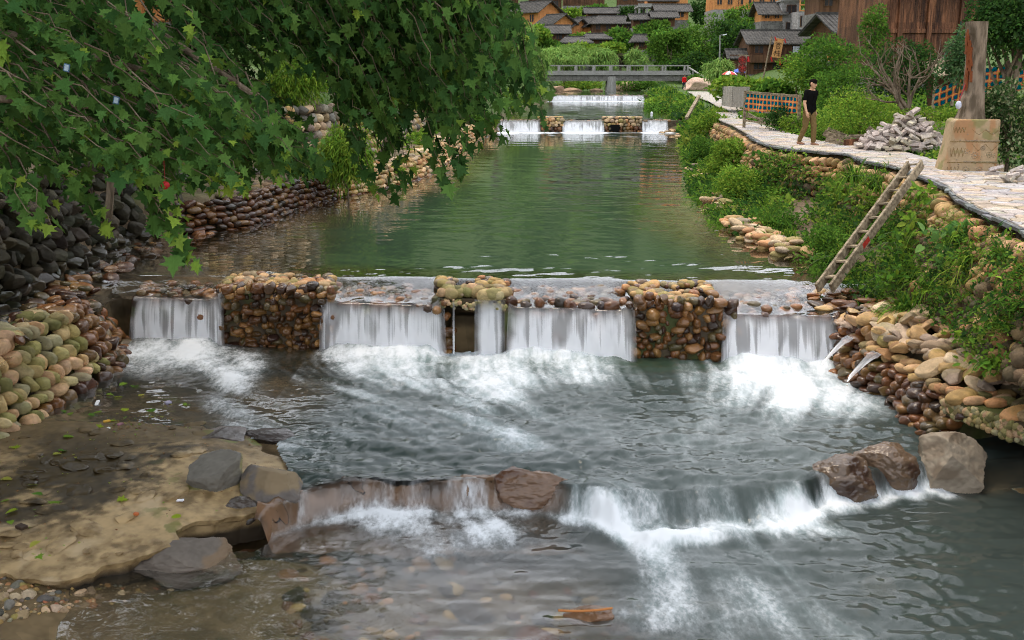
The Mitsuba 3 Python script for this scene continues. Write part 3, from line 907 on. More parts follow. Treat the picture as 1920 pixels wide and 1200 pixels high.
for k in range(600):
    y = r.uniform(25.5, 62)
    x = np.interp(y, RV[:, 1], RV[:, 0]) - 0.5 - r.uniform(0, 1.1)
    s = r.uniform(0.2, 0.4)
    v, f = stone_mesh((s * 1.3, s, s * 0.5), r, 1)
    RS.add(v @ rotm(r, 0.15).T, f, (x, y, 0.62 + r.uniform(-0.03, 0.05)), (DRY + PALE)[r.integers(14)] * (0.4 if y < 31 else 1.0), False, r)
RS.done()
r = np.random.default_rng(34)
UW = spline(np.array([[-8.5, 27, 0], [-7.2, 30, 0], [-5.6, 34, 0], [-4.75, 38, 0], [-4.4, 45, 0], [-3.7, 54, 0], [-3.0, 62, 0]]), 40)[:, :2]
upw = thing('rubble_wall', 'taller grey and tan rubble retaining wall set back behind the bank revetment', 'wall')
put('core', wall_core(UW, 0.3, 2.35, 0.8, batter=0.25, inset=0.14), 'mortar', parent=upw)
US = Stones(upw)
z0 = 0.5
while z0 < 2.35:
    seg = np.r_[0, np.cumsum(np.linalg.norm(np.diff(UW, axis=0), axis=1))]
    hh, s = r.uniform(0.24, 0.34), 0.0
    while s < seg[-1]:
        ww = r.uniform(0.26, 0.55)
        p = np.array([np.interp(s, seg, UW[:, 0]), np.interp(s, seg, UW[:, 1])])
        v, f = rock_mesh((0.4, ww * 1.1, hh * 1.15), r, 1, 6, 0.1) if r.random() < 0.5 else stone_mesh((0.4, ww * 1.05, hh * 1.1), r, 1)
        US.add(v @ rotm(r, 0.25, False).T, f, (p[0] - 0.25 * (z0 - 0.3) + r.normal() * 0.03, p[1], z0 + hh / 2), (GREYS + PALE + DRY[:3])[r.integers(14)], False, r, 0.3)
        s += ww * 0.97
    z0 += hh * 0.94
US.done()

# ---- rock shelf in the left foreground
SH = [(-7.0, 13.6), (-5.8, 14.2), (-4.74, 13.95), (-3.9, 13.5), (-3.1, 12.8), (-2.8, 12.1)] + [tuple(G(px, py, z)[:2]) for px, py, z in ((535, 905, -1.0), (520, 945, -1.03), (470, 957, -1.05), (420, 968, -1.06), (375, 980, -1.07), (340, 1000, -1.08), (345, 1014, -1.08), (290, 1035, -1.1), (215, 1062, -1.1), (130, 1085, -1.1), (60, 1080, -1.1), (10, 1068, -1.1))] + [(-5.9, 8.9), (-7.0, 8.3)]
ring = np.array(Polygon(SH).exterior.coords)
dense = []
for a, b in zip(ring[:-1], ring[1:]):
    n = max(2, int(np.linalg.norm(b - a) / 0.035))
    for t in np.arange(n) / n:
        dense.append(a + (b - a) * t)
dense = np.array(dense)
dn = meshkit.fbm(np.c_[dense * 2.3, dense[:, :1] * 0], 4, 5)
cen = dense.mean(0)
dirv = (dense - cen) / np.linalg.norm(dense - cen, axis=1, keepdims=True)
dense = dense + dirv * (0.42 * (dn - 0.5))[:, None]
shelf_poly = Polygon(dense).buffer(0)
shelf_poly = max(getattr(shelf_poly, 'geoms', [shelf_poly]), key=lambda g: g.area)
bd = np.array(shelf_poly.exterior.coords)[:-1]


def shelf_z(x, y):
    z = -0.95 - 0.08 * sstep(13.0, 14.0, y) - 0.16 * sstep(11.6, 9.2, y) - 0.07 * sstep(-3.8, -2.7, x)
    z = z - 0.06 * np.exp(-(((x + 5.2) / 0.8) ** 2 + ((y - 11.8) / 0.9) ** 2)) + 0.07 * np.exp(-(((x + 4.1) / 0.5) ** 2 + ((y - 12.3) / 0.4) ** 2))
    return z + 0.09 * (N2(x, y, 1.1, 61) - 0.5) + 0.06 * (N2(x, y, 4, 62, 4) - 0.5)


gxs, gys = np.meshgrid(np.arange(-7.1, -2.5, 0.05), np.arange(7.6, 14.4, 0.05))
pts = np.c_[gxs.ravel(), gys.ravel()] + np.random.default_rng(1).uniform(-0.015, 0.015, (gxs.size, 2))
from shapely import contains_xy
pts = pts[contains_xy(shelf_poly.buffer(-0.03), pts[:, 0], pts[:, 1])]
allp = np.vstack([bd, pts])
from scipy.spatial import Delaunay
tri = Delaunay(allp).simplices
ct = allp[tri].mean(1)
tri = tri[contains_xy(shelf_poly, ct[:, 0], ct[:, 1])]
a = allp[tri]
sg = (a[:, 1, 0] - a[:, 0, 0]) * (a[:, 2, 1] - a[:, 0, 1]) - (a[:, 1, 1] - a[:, 0, 1]) * (a[:, 2, 0] - a[:, 0, 0])
tri = np.where((sg > 0)[:, None], tri, tri[:, ::-1])
topz = shelf_z(allp[:, 0], allp[:, 1])
nb = len(bd)
topz[:nb] -= 0.012
ins = lambda k: bd + (cen - bd) / np.linalg.norm(cen - bd, axis=1, keepdims=True) * k
edge_n = meshkit.fbm(np.c_[bd * 6, bd[:, :1] * 0], 3, 8)
lay = [np.c_[ins(0.01), topz[:nb] - 0.02], np.c_[ins(0.03), topz[:nb] - 0.045 - 0.03 * edge_n], np.c_[ins(0.13), topz[:nb] - 0.07 - 0.03 * edge_n], np.c_[ins(0.16), topz[:nb] * 0 - 1.45]]
V = np.vstack([np.c_[allp, topz]] + lay)
F = [tri]
k = np.arange(nb)
prev = k
for q in range(4):
    cur = len(allp) + q * nb + k
    o = np.sign(Polygon(bd).exterior.is_ccw - 0.5)
    A = np.stack([prev, cur, np.roll(cur, -1)], 1)
    Bq = np.stack([prev, np.roll(cur, -1), np.roll(prev, -1)], 1)
    F += [A, Bq]
    prev = cur


def shelf_col(p, n, uv):
    a = fbm(p.x * 1.7, p.y * 1.7, 0, 4)
    b = fbm(p.x * 11, p.y * 11, p.z * 11, 3)
    tan = mix((0.15, 0.098, 0.042), (0.43, 0.305, 0.155), smoothstep(0.3, 0.7, 0.5 * a + 0.5 * b))
    pale = mix(tan, (0.46, 0.35, 0.21), 0.8 * smoothstep(0.56, 0.72, fbm(p.x * 2.3 + 7, p.y * 2.3, 0, 5)))
    d = dr.sqrt(dr.square((p.x + 5.25) / 1.15) + dr.square((p.y - 11.85) / 1.15)) + 1.8 * (a - 0.5) + 0.5 * (b - 0.5)
    mud = mix((0.020, 0.014, 0.006), (0.07, 0.048, 0.02), b)
    c = mix(mud, pale, smoothstep(0.7, 1.3, d))
    c = mix(c, mix((0.04, 0.027, 0.010), (0.12, 0.08, 0.03), b), 0.9 * smoothstep(12.0, 13.0, p.y + 1.2 * (a - 0.5)))
    g = smoothstep(0.62, 0.7, fbm(p.x * 3.1 + 3, p.y * 3.1, 0, 4)) * smoothstep(-4.6, -3.4, p.x)
    c = mix(c, (0.11, 0.13, 0.025), 0.7 * g)
    return mix((0.035, 0.025, 0.015), c, smoothstep(-1.30, -1.21, p.z))


def shelf_rough(p, n, uv):
    a = fbm(p.x * 1.7, p.y * 1.7, 0, 4)
    d = dr.sqrt(dr.square((p.x + 5.25) / 0.95) + dr.square((p.y - 11.75) / 1.0)) + 0.8 * (a - 0.5)
    return 0.27 + 0.28 * smoothstep(0.5, 1.0, d)


def shelf_bump(p, n, uv):
    return 0.012 * fbm(p.x * 14, p.y * 14, p.z * 14, 4) + 0.003 * noise(p.x * 70, p.y * 70, 0)


mat_thing('shelf_rock', {'type': 'twosided', 'bsdf': {'type': 'bumpmap', 'arbitrary': mikit.proc(shelf_bump), 'scale': 1.0, 'bsdf': {'type': 'principled', 'base_color': mikit.proc(shelf_col), 'roughness': mikit.proc(shelf_rough), 'specular': 0.4}}})
put('rock_shelf', (V, np.vstack(F)), 'shelf_rock', smooth=35, kind='structure', label='flat tan rock shelf with broken edge and muddy hollow')

r = np.random.default_rng(38)
PL = []
for k in range(60):
    px, py = r.uniform(10, 440), r.uniform(795, 1050)
    p = G(px, py, -1.0)
    if not contains_xy(shelf_poly.buffer(-0.1), p[0], p[1]):
        continue
    q = r.uniform(0.06, 0.3)
    v, f = rock_mesh((q * 1.5, q, 0.05 + 0.12 * q), r, 3, 9, 0.2)
    PL.append((v @ rotm(r, 0.06).T + [p[0], p[1], float(shelf_z(np.array(p[0]), np.array(p[1]))) + 0.0], f))
at = np.cumsum([0] + [len(u[0]) for u in PL])
put('spalls', (np.vstack([u[0] for u in PL]), np.vstack([u[1] + a for u, a in zip(PL, at)])), 'shelf_rock', parent='rock_shelf', smooth=30, kind='stuff')

# ---- rocks of the lower stream
def rock_thing(name, at, size, col, label, seed, wet=True, cat='rock', rz=0.0, group=None, cuts=9, detail=5, amp=0.5, veins=None, rough=0.14):
    r = np.random.default_rng(seed)
    v, f = rock_mesh(size, r, detail, cuts, rough)
    c, s = math.cos(rz), math.sin(rz)
    v = v @ np.array([[c, -s, 0], [s, c, 0], [0, 0, 1]]).T + np.asarray(at)
    n = 0.55 * meshkit.fbm(v * 5 + seed, 4) + 0.45 * meshkit.fbm(v * 26 + seed, 3)
    cc = np.asarray(col)[None] * (1 + amp * 2 * (n - 0.5))[:, None]
    if veins is not None:
        k = sstep(0.5, 0.62, meshkit.fbm(v * 2.4 + seed * 2, 4))[:, None]
        cc = cc * (1 - k) + np.asarray(veins) * k
    return put(name, (v, f), 'stone_wet_vc' if wet else 'stone_dry_vc', smooth=True, color=np.clip(cc, 0.004, 0.9), label=label, cat=cat, group=group)


rock_thing('boulder', (-3.36, 11.5, -0.95), (0.84, 0.66, 0.66), srgb(104, 100, 92), 'grey boulder with a yellow lichen streak on the shelf edge, the first of a pair', 41, wet=False, veins=srgb(124, 118, 80), rz=0.3, cuts=15, rough=0.1)
rock_thing('boulder', (-2.74, 11.3, -0.99), (0.84, 0.66, 0.7), srgb(98, 92, 88), 'grey and brown angular boulder touching the fast water, second of the pair', 42, wet=False, veins=srgb(126, 110, 86), rz=-0.2, cuts=15, rough=0.1)
rock_thing('boulder', (-3.0, 11.0, -1.16), (0.5, 0.36, 0.36), srgb(70, 62, 56), 'small dark wet rock wedged below the pair of grey boulders', 43)
rock_thing('flat_rock', (-3.75, 12.95, -1.0), (0.95, 0.7, 0.26), srgb(96, 88, 84), 'flat wet slate coloured rock at the shelf margin above the grey boulders', 44, veins=srgb(66, 58, 54), rz=0.3)
rock_thing('flat_rock', (-3.15, 13.1, -1.02), (0.7, 0.5, 0.24), srgb(72, 66, 64), 'dark wet rock half under the fast water', 45, rz=-0.2)
rock_thing('sloping_rock', (-3.3, 10.1, -1.33), (1.15, 0.85, 0.46), srgb(104, 96, 88), 'low sloping grey rock below the broken shelf edge, rusty at the waterline', 46, wet=False, veins=srgb(116, 98, 78), rz=0.35, cuts=14, rough=0.2)
def ledge_z(x, y):
    c = crest(x)
    t = c - y
    prof = np.where(t > 0, -0.045 - 0.42 * sstep(-0.02, 0.34, t), -0.045 - 0.5 * sstep(0.1, 0.5, -t))
    k = N2(x, y, 2.2, 91, 4) - 0.5
    kk = N2(x * 1.0, y * 0.35, 6.0, 92, 3) - 0.5
    k3 = N2(x, y, 9.0, 93, 3) - 0.5
    k2 = N2(x, y * 0.6, 1.7, 94, 2) - 0.5
    return L0 + prof + 0.20 * k * sstep(0.0, 0.2, np.abs(t)) + 0.12 * kk + 0.07 * k + 0.09 * k3 + 0.17 * k2


exs, eys = np.arange(-2.75, 0.85, 0.035), np.arange(10.6, 12.2, 0.03)
ev, ef = grid(exs, eys, ledge_z)
en_ = meshkit.fbm(ev * 4, 4)[:, None]
ek_ = sstep(0.5, 0.62, meshkit.fbm(ev * 2.2 + 9, 3))[:, None]
put('rock_ledge', (ev, ef), 'stone_wet_vc', smooth=True, color=np.clip((srgb(104, 80, 60) * (1 - ek_) + srgb(66, 54, 46) * ek_) * (0.35 + 1.2 * en_), 0.01, 0.9), label='long reddish brown rock step under a thin veil of water', cat='rock')
rock_thing('boulder', (0.2, 11.62, -1.12), (1.05, 0.6, 0.5), srgb(104, 80, 62), 'brown pitted boulder in the middle of the rock step', 48, veins=srgb(82, 58, 44), rz=-0.12, rough=0.22)
rock_thing('boulder', (2.3, 11.15, -1.50), (2.0, 0.6, 0.5), srgb(110, 74, 52), 'drowned brown rock beneath the fast chute', 49)
rock_thing('boulder', (3.95, 11.92, -1.16), (0.85, 0.7, 0.62), srgb(88, 72, 58), 'wet dark brown lump of rock beside the chute', 50, veins=srgb(60, 44, 36), rough=0.2, cuts=6)
rock_thing('boulder', (4.5, 12.12, -1.1), (0.8, 0.7, 0.66), srgb(96, 78, 62), 'wet brown rock between the chute lump and the pale boulder', 51, veins=srgb(66, 48, 38), rough=0.2, cuts=6)
rock_thing('boulder', (5.28, 12.15, -1.06), (1.06, 0.85, 0.84), srgb(142, 130, 114), 'big pale grey boulder below the culvert slab', 52, wet=False, veins=srgb(118, 104, 88), rz=0.2, rough=0.14, cuts=7)
rock_thing('flat_rock', (0.72, 8.95, -1.29), (0.5, 0.3, 0.14), srgb(104, 76, 54), 'small flat brown rock just breaking the surface with a stick on it', 53)
put('stick', tube(spline([[0.42, 8.86, -1.19], [0.7, 8.88, -1.205], [0.92, 8.92, -1.2]], 8), 0.012, 6), 'matte', smooth=True, color=srgb(176, 120, 70), label='bare tan stick lying on the small flat rock in the stream', cat='stick')
r = np.random.default_rng(35)
UB = []
for k in range(700):
    x, y = r.uniform(-3.6, 4.8), r.uniform(7.6, 10.9)
    if x > 0 and y > 10:
        continue
    s = r.choice([0.06, 0.10, 0.15, 0.22, 0.4], p=[0.35, 0.35, 0.2, 0.085, 0.015])
    v, f = (stone_mesh if r.random() < 0.6 else rock_mesh)((s * 1.3, s, s * 0.55), r, 2)
    UB.append((v @ rotm(r, 0.2).T + [x, y, -1.60 + 0.1 * s], f, np.tile((WET + WETDARK + DRY[:4])[r.integers(17)] * r.uniform(0.7, 1.1), (len(v), 1))))
at = np.cumsum([0] + [len(u[0]) for u in UB])
put('stream_bed_stones', (np.vstack([u[0] for u in UB]), np.vstack([u[1] + a for u, a in zip(UB, at)])), 'stone_dry', smooth=True, color=np.vstack([u[2] for u in UB]), flat=True, kind='stuff', label='brown cobbles scattered on the stream bed under clear water')
# gravel heap in the corner below the shelf
GR = []
for k in range(1700):
    x, y = r.uniform(-5.8, -3.4), r.uniform(7.9, 9.9)
    if x > -4.2 + 0.9 * (y - 9.0):
        continue
    s = r.uniform(0.02, 0.07) if r.random() < 0.9 else r.uniform(0.08, 0.16)
    v, f = rock_mesh((s * 1.3, s, s * 0.8), r, 1, 5)
    z = -1.17 - 0.36 * float(sstep(-4.9, -2.9, x + 0.35 * (y - 8.8))) - 0.01 * r.random()
    GR.append((v @ rotm(r, 0.5).T + [x, y, z], f, np.tile((GREYS + PALE + DRY + [srgb(170, 110, 80)])[r.integers(20)] * r.uniform(0.6, 1.1), (len(v), 1))))
at = np.cumsum([0] + [len(u[0]) for u in GR])
put('gravel', (np.vstack([u[0] for u in GR]), np.vstack([u[1] + a for u, a in zip(GR, at)])), 'stone_dry', smooth=False, color=np.vstack([u[2] for u in GR]), flat=True, kind='stuff', label='mixed gravel washed up below the broken shelf edge')
gxs2, gys2 = np.arange(-7, -0.4, 0.06), np.arange(6.5, 10.6, 0.06)
put('gravel_bar', grid(gxs2, gys2, lambda x, y: -1.17 - 0.36 * sstep(-4.9, -2.9, x + 0.35 * (y - 8.8)) - 0.4 * sstep(-2.6, -0.8, x) + 0.06 * (N2(x, y, 3, 71) - 0.5)), 'earth', smooth=True, kind='structure', label='muddy bar of gravel in the near corner')

# ---- stone spur on the right: wet cobble face, rubble on top, culvert slab
r = np.random.default_rng(36)
SP = spline(np.array([[5.2, 17.1, 0], [4.98, 16.4, 0], [5.1, 15.3, 0], [5.28, 14.4, 0], [5.28, 13.4, 0], [5.42, 12.8, 0]]), 40)[:, :2]
spur = thing('stone_spur', 'cobble spur under the bank, wet brown stones below and pale rubble on top', 'wall')
sptop = lambda p: float(np.interp(p[1], [12.5, 14.0, 15.5, 17.1], [-0.42, -0.3, -0.22, -0.28]))
put('core', wall_core(SP, -1.4, sptop, 1.9, batter=0.42), 'mortar', parent=spur)
SS = Stones(spur)
cobble_face(SS, SP, -1.15, sptop, r, h=(0.10, 0.16), w=(0.12, 0.27), deep=0.26, batter=0.42, pal=DRY + [srgb(150, 116, 80)] * 4, wet=lambda c: c[2] < -0.42 - 0.12 * r.random() or c[1] > 15.6, wetpal=WET + WETDARK, detail=2, upright=0.35, jitter=0.04)
for k in range(190):      # pale flat rubble
    y = r.uniform(12.9, 16.9)
    bx = np.interp(y, SP[::-1, 1], SP[::-1, 0]) + 0.38
    x = bx + r.uniform(-0.04, 1.25)
    s = r.uniform(0.2, 0.42)
    top = sptop((0, y)) + 0.16 * math.sin(np.clip((x - bx) / 1.2, 0, 1) * 3.0) + 0.05
    if y > 16.2:
        top -= 0.1
    v, f = rock_mesh((s * r.uniform(1.0, 1.5), s, s * r.uniform(0.35, 0.6)), r, 3, 9, 0.08) if r.random() < 0.8 else stone_mesh((s * 1.3, s, s * 0.5), r, 2)
    wet = y > 16.3 and r.random() < 0.6
    SS.add(v @ rotm(r, 0.32).T, f, (x, y, top + r.uniform(-0.05, 0.07)), (WET[:8] if wet else PALE + DRY[:2])[r.integers(8)], wet, r, 0.25)
SS.done()
for k, (px, py, y, s, lab) in enumerate([(1655, 625, 15.6, (0.5, 0.42, 0.36), 'squat tan boulder at the upstream end of the rubble'), (1690, 665, 15.2, (0.62, 0.45, 0.34), 'long brown boulder lying across the rubble'), (1722, 622, 15.6, (0.5, 0.46, 0.44), 'upright brown boulder leaning on the bank below the long grass'),
                                         (1748, 660, 15.0, (0.66, 0.5, 0.36), 'broad brown boulder behind the pale rubble'), (1590, 600, 16.6, (0.5, 0.4, 0.22), 'wet flat boulder where the weir meets the bank'), (1630, 592, 16.7, (0.4, 0.36, 0.3), 'round brown boulder under the long grass at the bank foot'),
                                         (1810, 690, 14.3, (0.62, 0.5, 0.3), 'jagged brown boulder near the culvert slab'), (1870, 690, 14.1, (0.5, 0.4, 0.34), 'split brown boulder beside the bank plants above the slab'), (1850, 660, 14.7, (0.5, 0.42, 0.3), 'half buried brown boulder against the vegetated bank')]):
    p = D(px, py, y)
    rock_thing('boulder', (p[0], p[1], p[2] - 0.04), s, srgb(150, 118, 86) * (0.85 + 0.3 * (k % 3) / 2), lab, 60 + k, wet=(k == 4), veins=srgb(186, 158, 126), detail=3, rz=k)
r = np.random.default_rng(37)
slab = thing('culvert_slab', 'concrete slab edged with pebbles and capped with tan cobbles over a dark culvert', 'slab')
SLP = np.array([[5.5, 13.0], [6.25, 11.2], [8.6, 11.6], [8.2, 13.6]])
m = trimesh.creation.extrude_polygon(Polygon(SLP), 0.24)
m.apply_translation([0, 0, -0.68])
put('slab', TriM(m.vertices, m.faces), 'mortar', parent=slab)
SL = Stones(slab)
e = SLP[1] - SLP[0]
eL = np.linalg.norm(e)
en = np.array([e[1], -e[0]]) / eL
for k in range(230):
    t, h = r.random(), r.uniform(-0.66, -0.46)
    s = r.uniform(0.05, 0.11)
    p = SLP[0] + e * t - (-en) * 0.0
    v, f = stone_mesh((s, s, s * 1.1), r, 1)
    o = en * (0.0 if en[0] < 0 else 0)
    SL.add(v @ rotm(r, 0.4).T, f, (p[0] + o[0], p[1] + o[1], h), MOSSY[r.integers(8)], False, r)
for k in range(60):
    t, q = r.random(), r.random()
    p = SLP[0] + e * t + (SLP[3] - SLP[0]) * q * 0.5
    s = r.uniform(0.22, 0.36) if q > 0.06 else 0.34
    v, f = stone_mesh((s * 1.3, s * 0.8, s * 0.55), r, 2)
    SL.add(v @ rotm(r, 0.15, False).T, f, (p[0], p[1], -0.40), (DRY + MOSSY[:5] + [srgb(214, 160, 112)] * 3)[r.integers(16)], False, r)
SL.done()
for x0, y0, zt in ((5.0, 15.75, -0.35), (5.12, 14.95, -0.38)):
    fall(y0 - 0.14, y0 + 0.14, 'thin stream running down the wet cobble face of the spur', seed=8 + int(y0), throw=0.34, off=0.40, n=16)
    k = list(scene)[-1]
    v, f, n_, uv, c_ = meshkit.WRITTEN[scene[k]['filename']]
    U = v[:, 0]
    S = uv[:, 1]
    x = np.interp(U, SP[::-1, 1], SP[::-1, 0]) + 0.20 - 0.56 * S - 0.08
    vv = np.c_[x, U + 0.10 * (S - 0.4) * np.sign(U - y0), zt + (L0 - zt) * S ** 1.3]
    lab = labels.pop(k)
    scene.pop(k)
    _counts['waterfall'] -= 1
    put('waterfall', (vv, f), 'falling_water', smooth=True, uv=uv, kind='structure', label=lab['label'] + (' nearer the weir' if y0 > 15.5 else ' nearer the slab'))

# ---- far weirs
def far_weir(y, x0, x1, zt, zb, piers, label, seed, falls):
    r = np.random.default_rng(seed)
    w = thing('stone_weir', label, 'weir')
    S = Stones(w)
    put('core', box(x1 - x0, 0.9, zt - zb + 0.35, at=((x0 + x1) / 2, y + 0.62, (zt + zb) / 2 - 0.21)), 'mortar', parent=w)
    for a, b in piers:
        line = np.array([[a, y + 0.05], [(a + b) / 2, y + 0.02], [b, y + 0.05]])
        cobble_face(S, line, zb - 0.1, zt + 0.12, r, h=(0.17, 0.24), w=(0.2, 0.36), deep=0.3, batter=0.04, pal=DRY + PALE[:2], wet=lambda c: c[2] < zb + 0.25, detail=1)
        put('pier_core', box(b - a - 0.1, 0.8, zt - zb + 0.3, at=((a + b) / 2, y + 0.55, (zt + zb) / 2 + 0.0)), 'mortar', parent=w)
        for k in range(int((b - a) * 12)):
            s = r.uniform(0.2, 0.34)
            v, f = stone_mesh((s * 1.2, s, s * 0.6), r, 1)
            S.add(v, f, (r.uniform(a, b), y + r.uniform(0.1, 0.8), zt + 0.13), (DRY + PALE)[r.integers(14)], False, r)
    for k in range(int((x1 - x0) * 5)):
        s = r.uniform(0.16, 0.3)
        v, f = stone_mesh((s * 1.3, s, s * 0.6), r, 1)
        S.add(v, f, (r.uniform(x0, x1), y + r.uniform(0.15, 0.9), zt - 0.06), WET[r.integers(8)], True, r)
    S.done()
    for i, (a, b, lab) in enumerate(falls):
        fall(a, b, lab, zl=zt - 0.03, zf=zb - 0.04, seed=seed + i, front=lambda x: x * 0 + y, n=int((b - a) / 0.05), throw=0.3)


wx_ = lambda px, y: (px - 960) / 2000.0 * (y * 0.974 + 0.7)
far_weir(65.0, -1.4, 10.2, L2, L1, [(wx_(1012, 65), wx_(1055, 65)), (wx_(1132, 65), wx_(1204, 65)), (wx_(915, 65), wx_(933, 65))], 'second weir upstream with two dry stone piers and a dark opening', 81,
         [(wx_(934, 65), wx_(1012, 65), 'white fall at the left end of the second weir'), (wx_(1055, 65), wx_(1131, 65), 'white fall between the piers of the second weir'), (wx_(1204, 65), wx_(1252, 65), 'short white fall at the right end of the second weir')])
put('opening', box(0.62, 0.1, 0.4, at=(wx_(1152, 65), 64.93, 0.22)), 'matte', parent='stone_weir_001', color=(0.008, 0.008, 0.008))  # black plate painted in for the shaded inside of the hole
far_weir(104.6, 3.6, 13.2, L3, L2, [], 'third weir below the bridge, one straight white fall from bank to bank', 85, [(wx_(1038, 104.6), wx_(1206, 104.6), 'long low white fall below the stone bridge')])

# ---------------------------------------------------------------- the flagged path and its retaining wall
def fill(poly, zfn, step=0.25, seed=0):
    ring = np.array(poly.exterior.coords)[:-1]
    out = []
    for a, b in zip(ring, np.roll(ring, -1, 0)):
        n = max(1, int(np.linalg.norm(b - a) / step))
        out += [a + (b - a) * t / n for t in range(n)]
    bd = np.array(out)
    x0, y0, x1, y1 = poly.bounds
    gx, gy = np.meshgrid(np.arange(x0, x1, step), np.arange(y0, y1, step))
    p = np.c_[gx.ravel(), gy.ravel()]
    p = p[contains_xy(poly.buffer(-step * 0.4), p[:, 0], p[:, 1])]
    al = np.vstack([bd, p])
    t = Delaunay(al).simplices
    c = al[t].mean(1)
    t = t[contains_xy(poly, c[:, 0], c[:, 1])]
    q = al[t]
    s = (q[:, 1, 0] - q[:, 0, 0]) * (q[:, 2, 1] - q[:, 0, 1]) - (q[:, 1, 1] - q[:, 0, 1]) * (q[:, 2, 0] - q[:, 0, 0])
    t = np.where((s > 0)[:, None], t, t[:, ::-1])
    return np.c_[al, zfn(al[:, 0], al[:, 1])], t


PATH = Polygon(np.vstack([EDGE[:, :2], FAR[::-1, :2]])).buffer(0)
PATH = max(getattr(PATH, 'geoms', [PATH]), key=lambda g: g.area)
def mortar_path_col(p, n, uv):
    a = fbm(p.x * 9, p.y * 9, 0, 3)
    return mix((0.22, 0.20, 0.17), (0.36, 0.33, 0.29), a)


mat_thing('path_mortar', {'type': 'twosided', 'bsdf': {'type': 'principled', 'base_color': mikit.proc(mortar_path_col), 'roughness': 0.85, 'specular': 0.2}})
put('path', fill(PATH, lambda x, y: pathz(y) - 0.02, 0.5), 'path_mortar', smooth=True, kind='structure', label='pale crazy paved footpath winding along the right bank')
r = np.random.default_rng(51)
x0, y0, x1, y1 = PATH.bounds
seeds = []
y = y0
while y < min(y1, 70):
    st = 0.34 + 0.008 * max(0, y - 20)
    for x in np.arange(x0, x1, st):
        seeds.append((x + r.uniform(-0.42, 0.42) * st, y + r.uniform(-0.35, 0.35) * st))
    y += st * 0.8
seeds = np.array(seeds)
seeds = seeds[contains_xy(PATH.buffer(0.25), seeds[:, 0], seeds[:, 1])]
mi_path = np.array([0.97, 0.98, 1.05])
vor = Voronoi(seeds)
flags = []
for i, reg in enumerate(vor.point_region):
    vs = vor.regions[reg]
    if -1 in vs or len(vs) < 3:
        continue
    g = Polygon(vor.vertices[vs]).intersection(PATH)
    if g.is_empty or g.geom_type != 'Polygon':
        continue
    g = g.buffer(-0.012, join_style=2)
    if g.is_empty or g.geom_type != 'Polygon' or g.area < 0.008:
        continue
    g = g.simplify(0.02)
    pts = np.array(g.exterior.coords)[:-1]
    if not g.exterior.is_ccw:
        pts = pts[::-1]
    n = len(pts)
    c = pts.mean(0)
    z = float(pathz(c[1])) + r.uniform(-0.004, 0.006)
    tl = r.normal(size=2) * 0.008
    zz = z + (pts - c) @ tl
    inn = c + (pts - c) * (1 - 0.02 / np.maximum(np.linalg.norm(pts - c, axis=1), 0.05))[:, None]
    v = np.vstack([np.c_[pts, zz - 0.05], np.c_[pts, zz - 0.008], np.c_[inn, zz], [[c[0], c[1], z]]])
    k = np.arange(n)
    k1 = (k + 1) % n
    f = np.vstack([np.stack([k, k1, k1 + n], 1), np.stack([k, k1 + n, k + n], 1), np.stack([k + n, k1 + n, k1 + 2 * n], 1), np.stack([k + n, k1 + 2 * n, k + 2 * n], 1), np.stack([k + 2 * n, k1 + 2 * n, k * 0 + 3 * n], 1)])
    col = [srgb(196, 184, 170), srgb(188, 178, 168), srgb(204, 186, 166), srgb(180, 172, 164), srgb(196, 176, 150), srgb(190, 184, 178)][r.integers(6)] * mi_path * r.uniform(0.62, 0.86)
    flags.append((np.linalg.norm(np.r_[c, z] - EYE), v, f, col))
flags.sort(key=lambda q: q[0])
for d, v, f, col in flags[:290]:
    put('flagstone', (v, f), 'stone_dry', parent='path', color=col)
rest = flags[290:]
at = np.cumsum([0] + [len(q[1]) for q in rest])
put('far_flagstones', (np.vstack([q[1] for q in rest]), np.vstack([q[2] + a for q, a in zip(rest, at)])), 'stone_dry', parent='path', color=np.vstack([np.tile(q[3], (len(q[1]), 1)) for q in rest]), flat=True, kind='stuff')
# slates set along the river edge of the path
e = spline(EDGE, 400)
e = e[np.r_[True, np.cumsum(np.linalg.norm(np.diff(e, axis=0), axis=1)) < 60]]
L = np.r_[0, np.cumsum(np.linalg.norm(np.diff(e, axis=0), axis=1))]
s = 0.0
while s < min(L[-1], 26):
    w = r.uniform(0.25, 0.5)
    a, b = (np.array([np.interp(t, L, e[:, k]) for k in range(3)]) for t in (s, min(s + w, L[-1])))
    d = (b - a)[:2]
    m = box(np.linalg.norm(d) * 0.97, r.uniform(0.10, 0.2), r.uniform(0.03, 0.06), at=((a + b) / 2 + [0, 0, -0.045 + r.uniform(-0.012, 0.008)]), rz=math.atan2(d[1], d[0]) + r.normal() * 0.05, rx=r.normal() * 0.06)
    put('edge_slate', m, 'stone_dry', parent='path', color=srgb(112, 114, 116) * r.uniform(0.6, 1.2))
    s += w

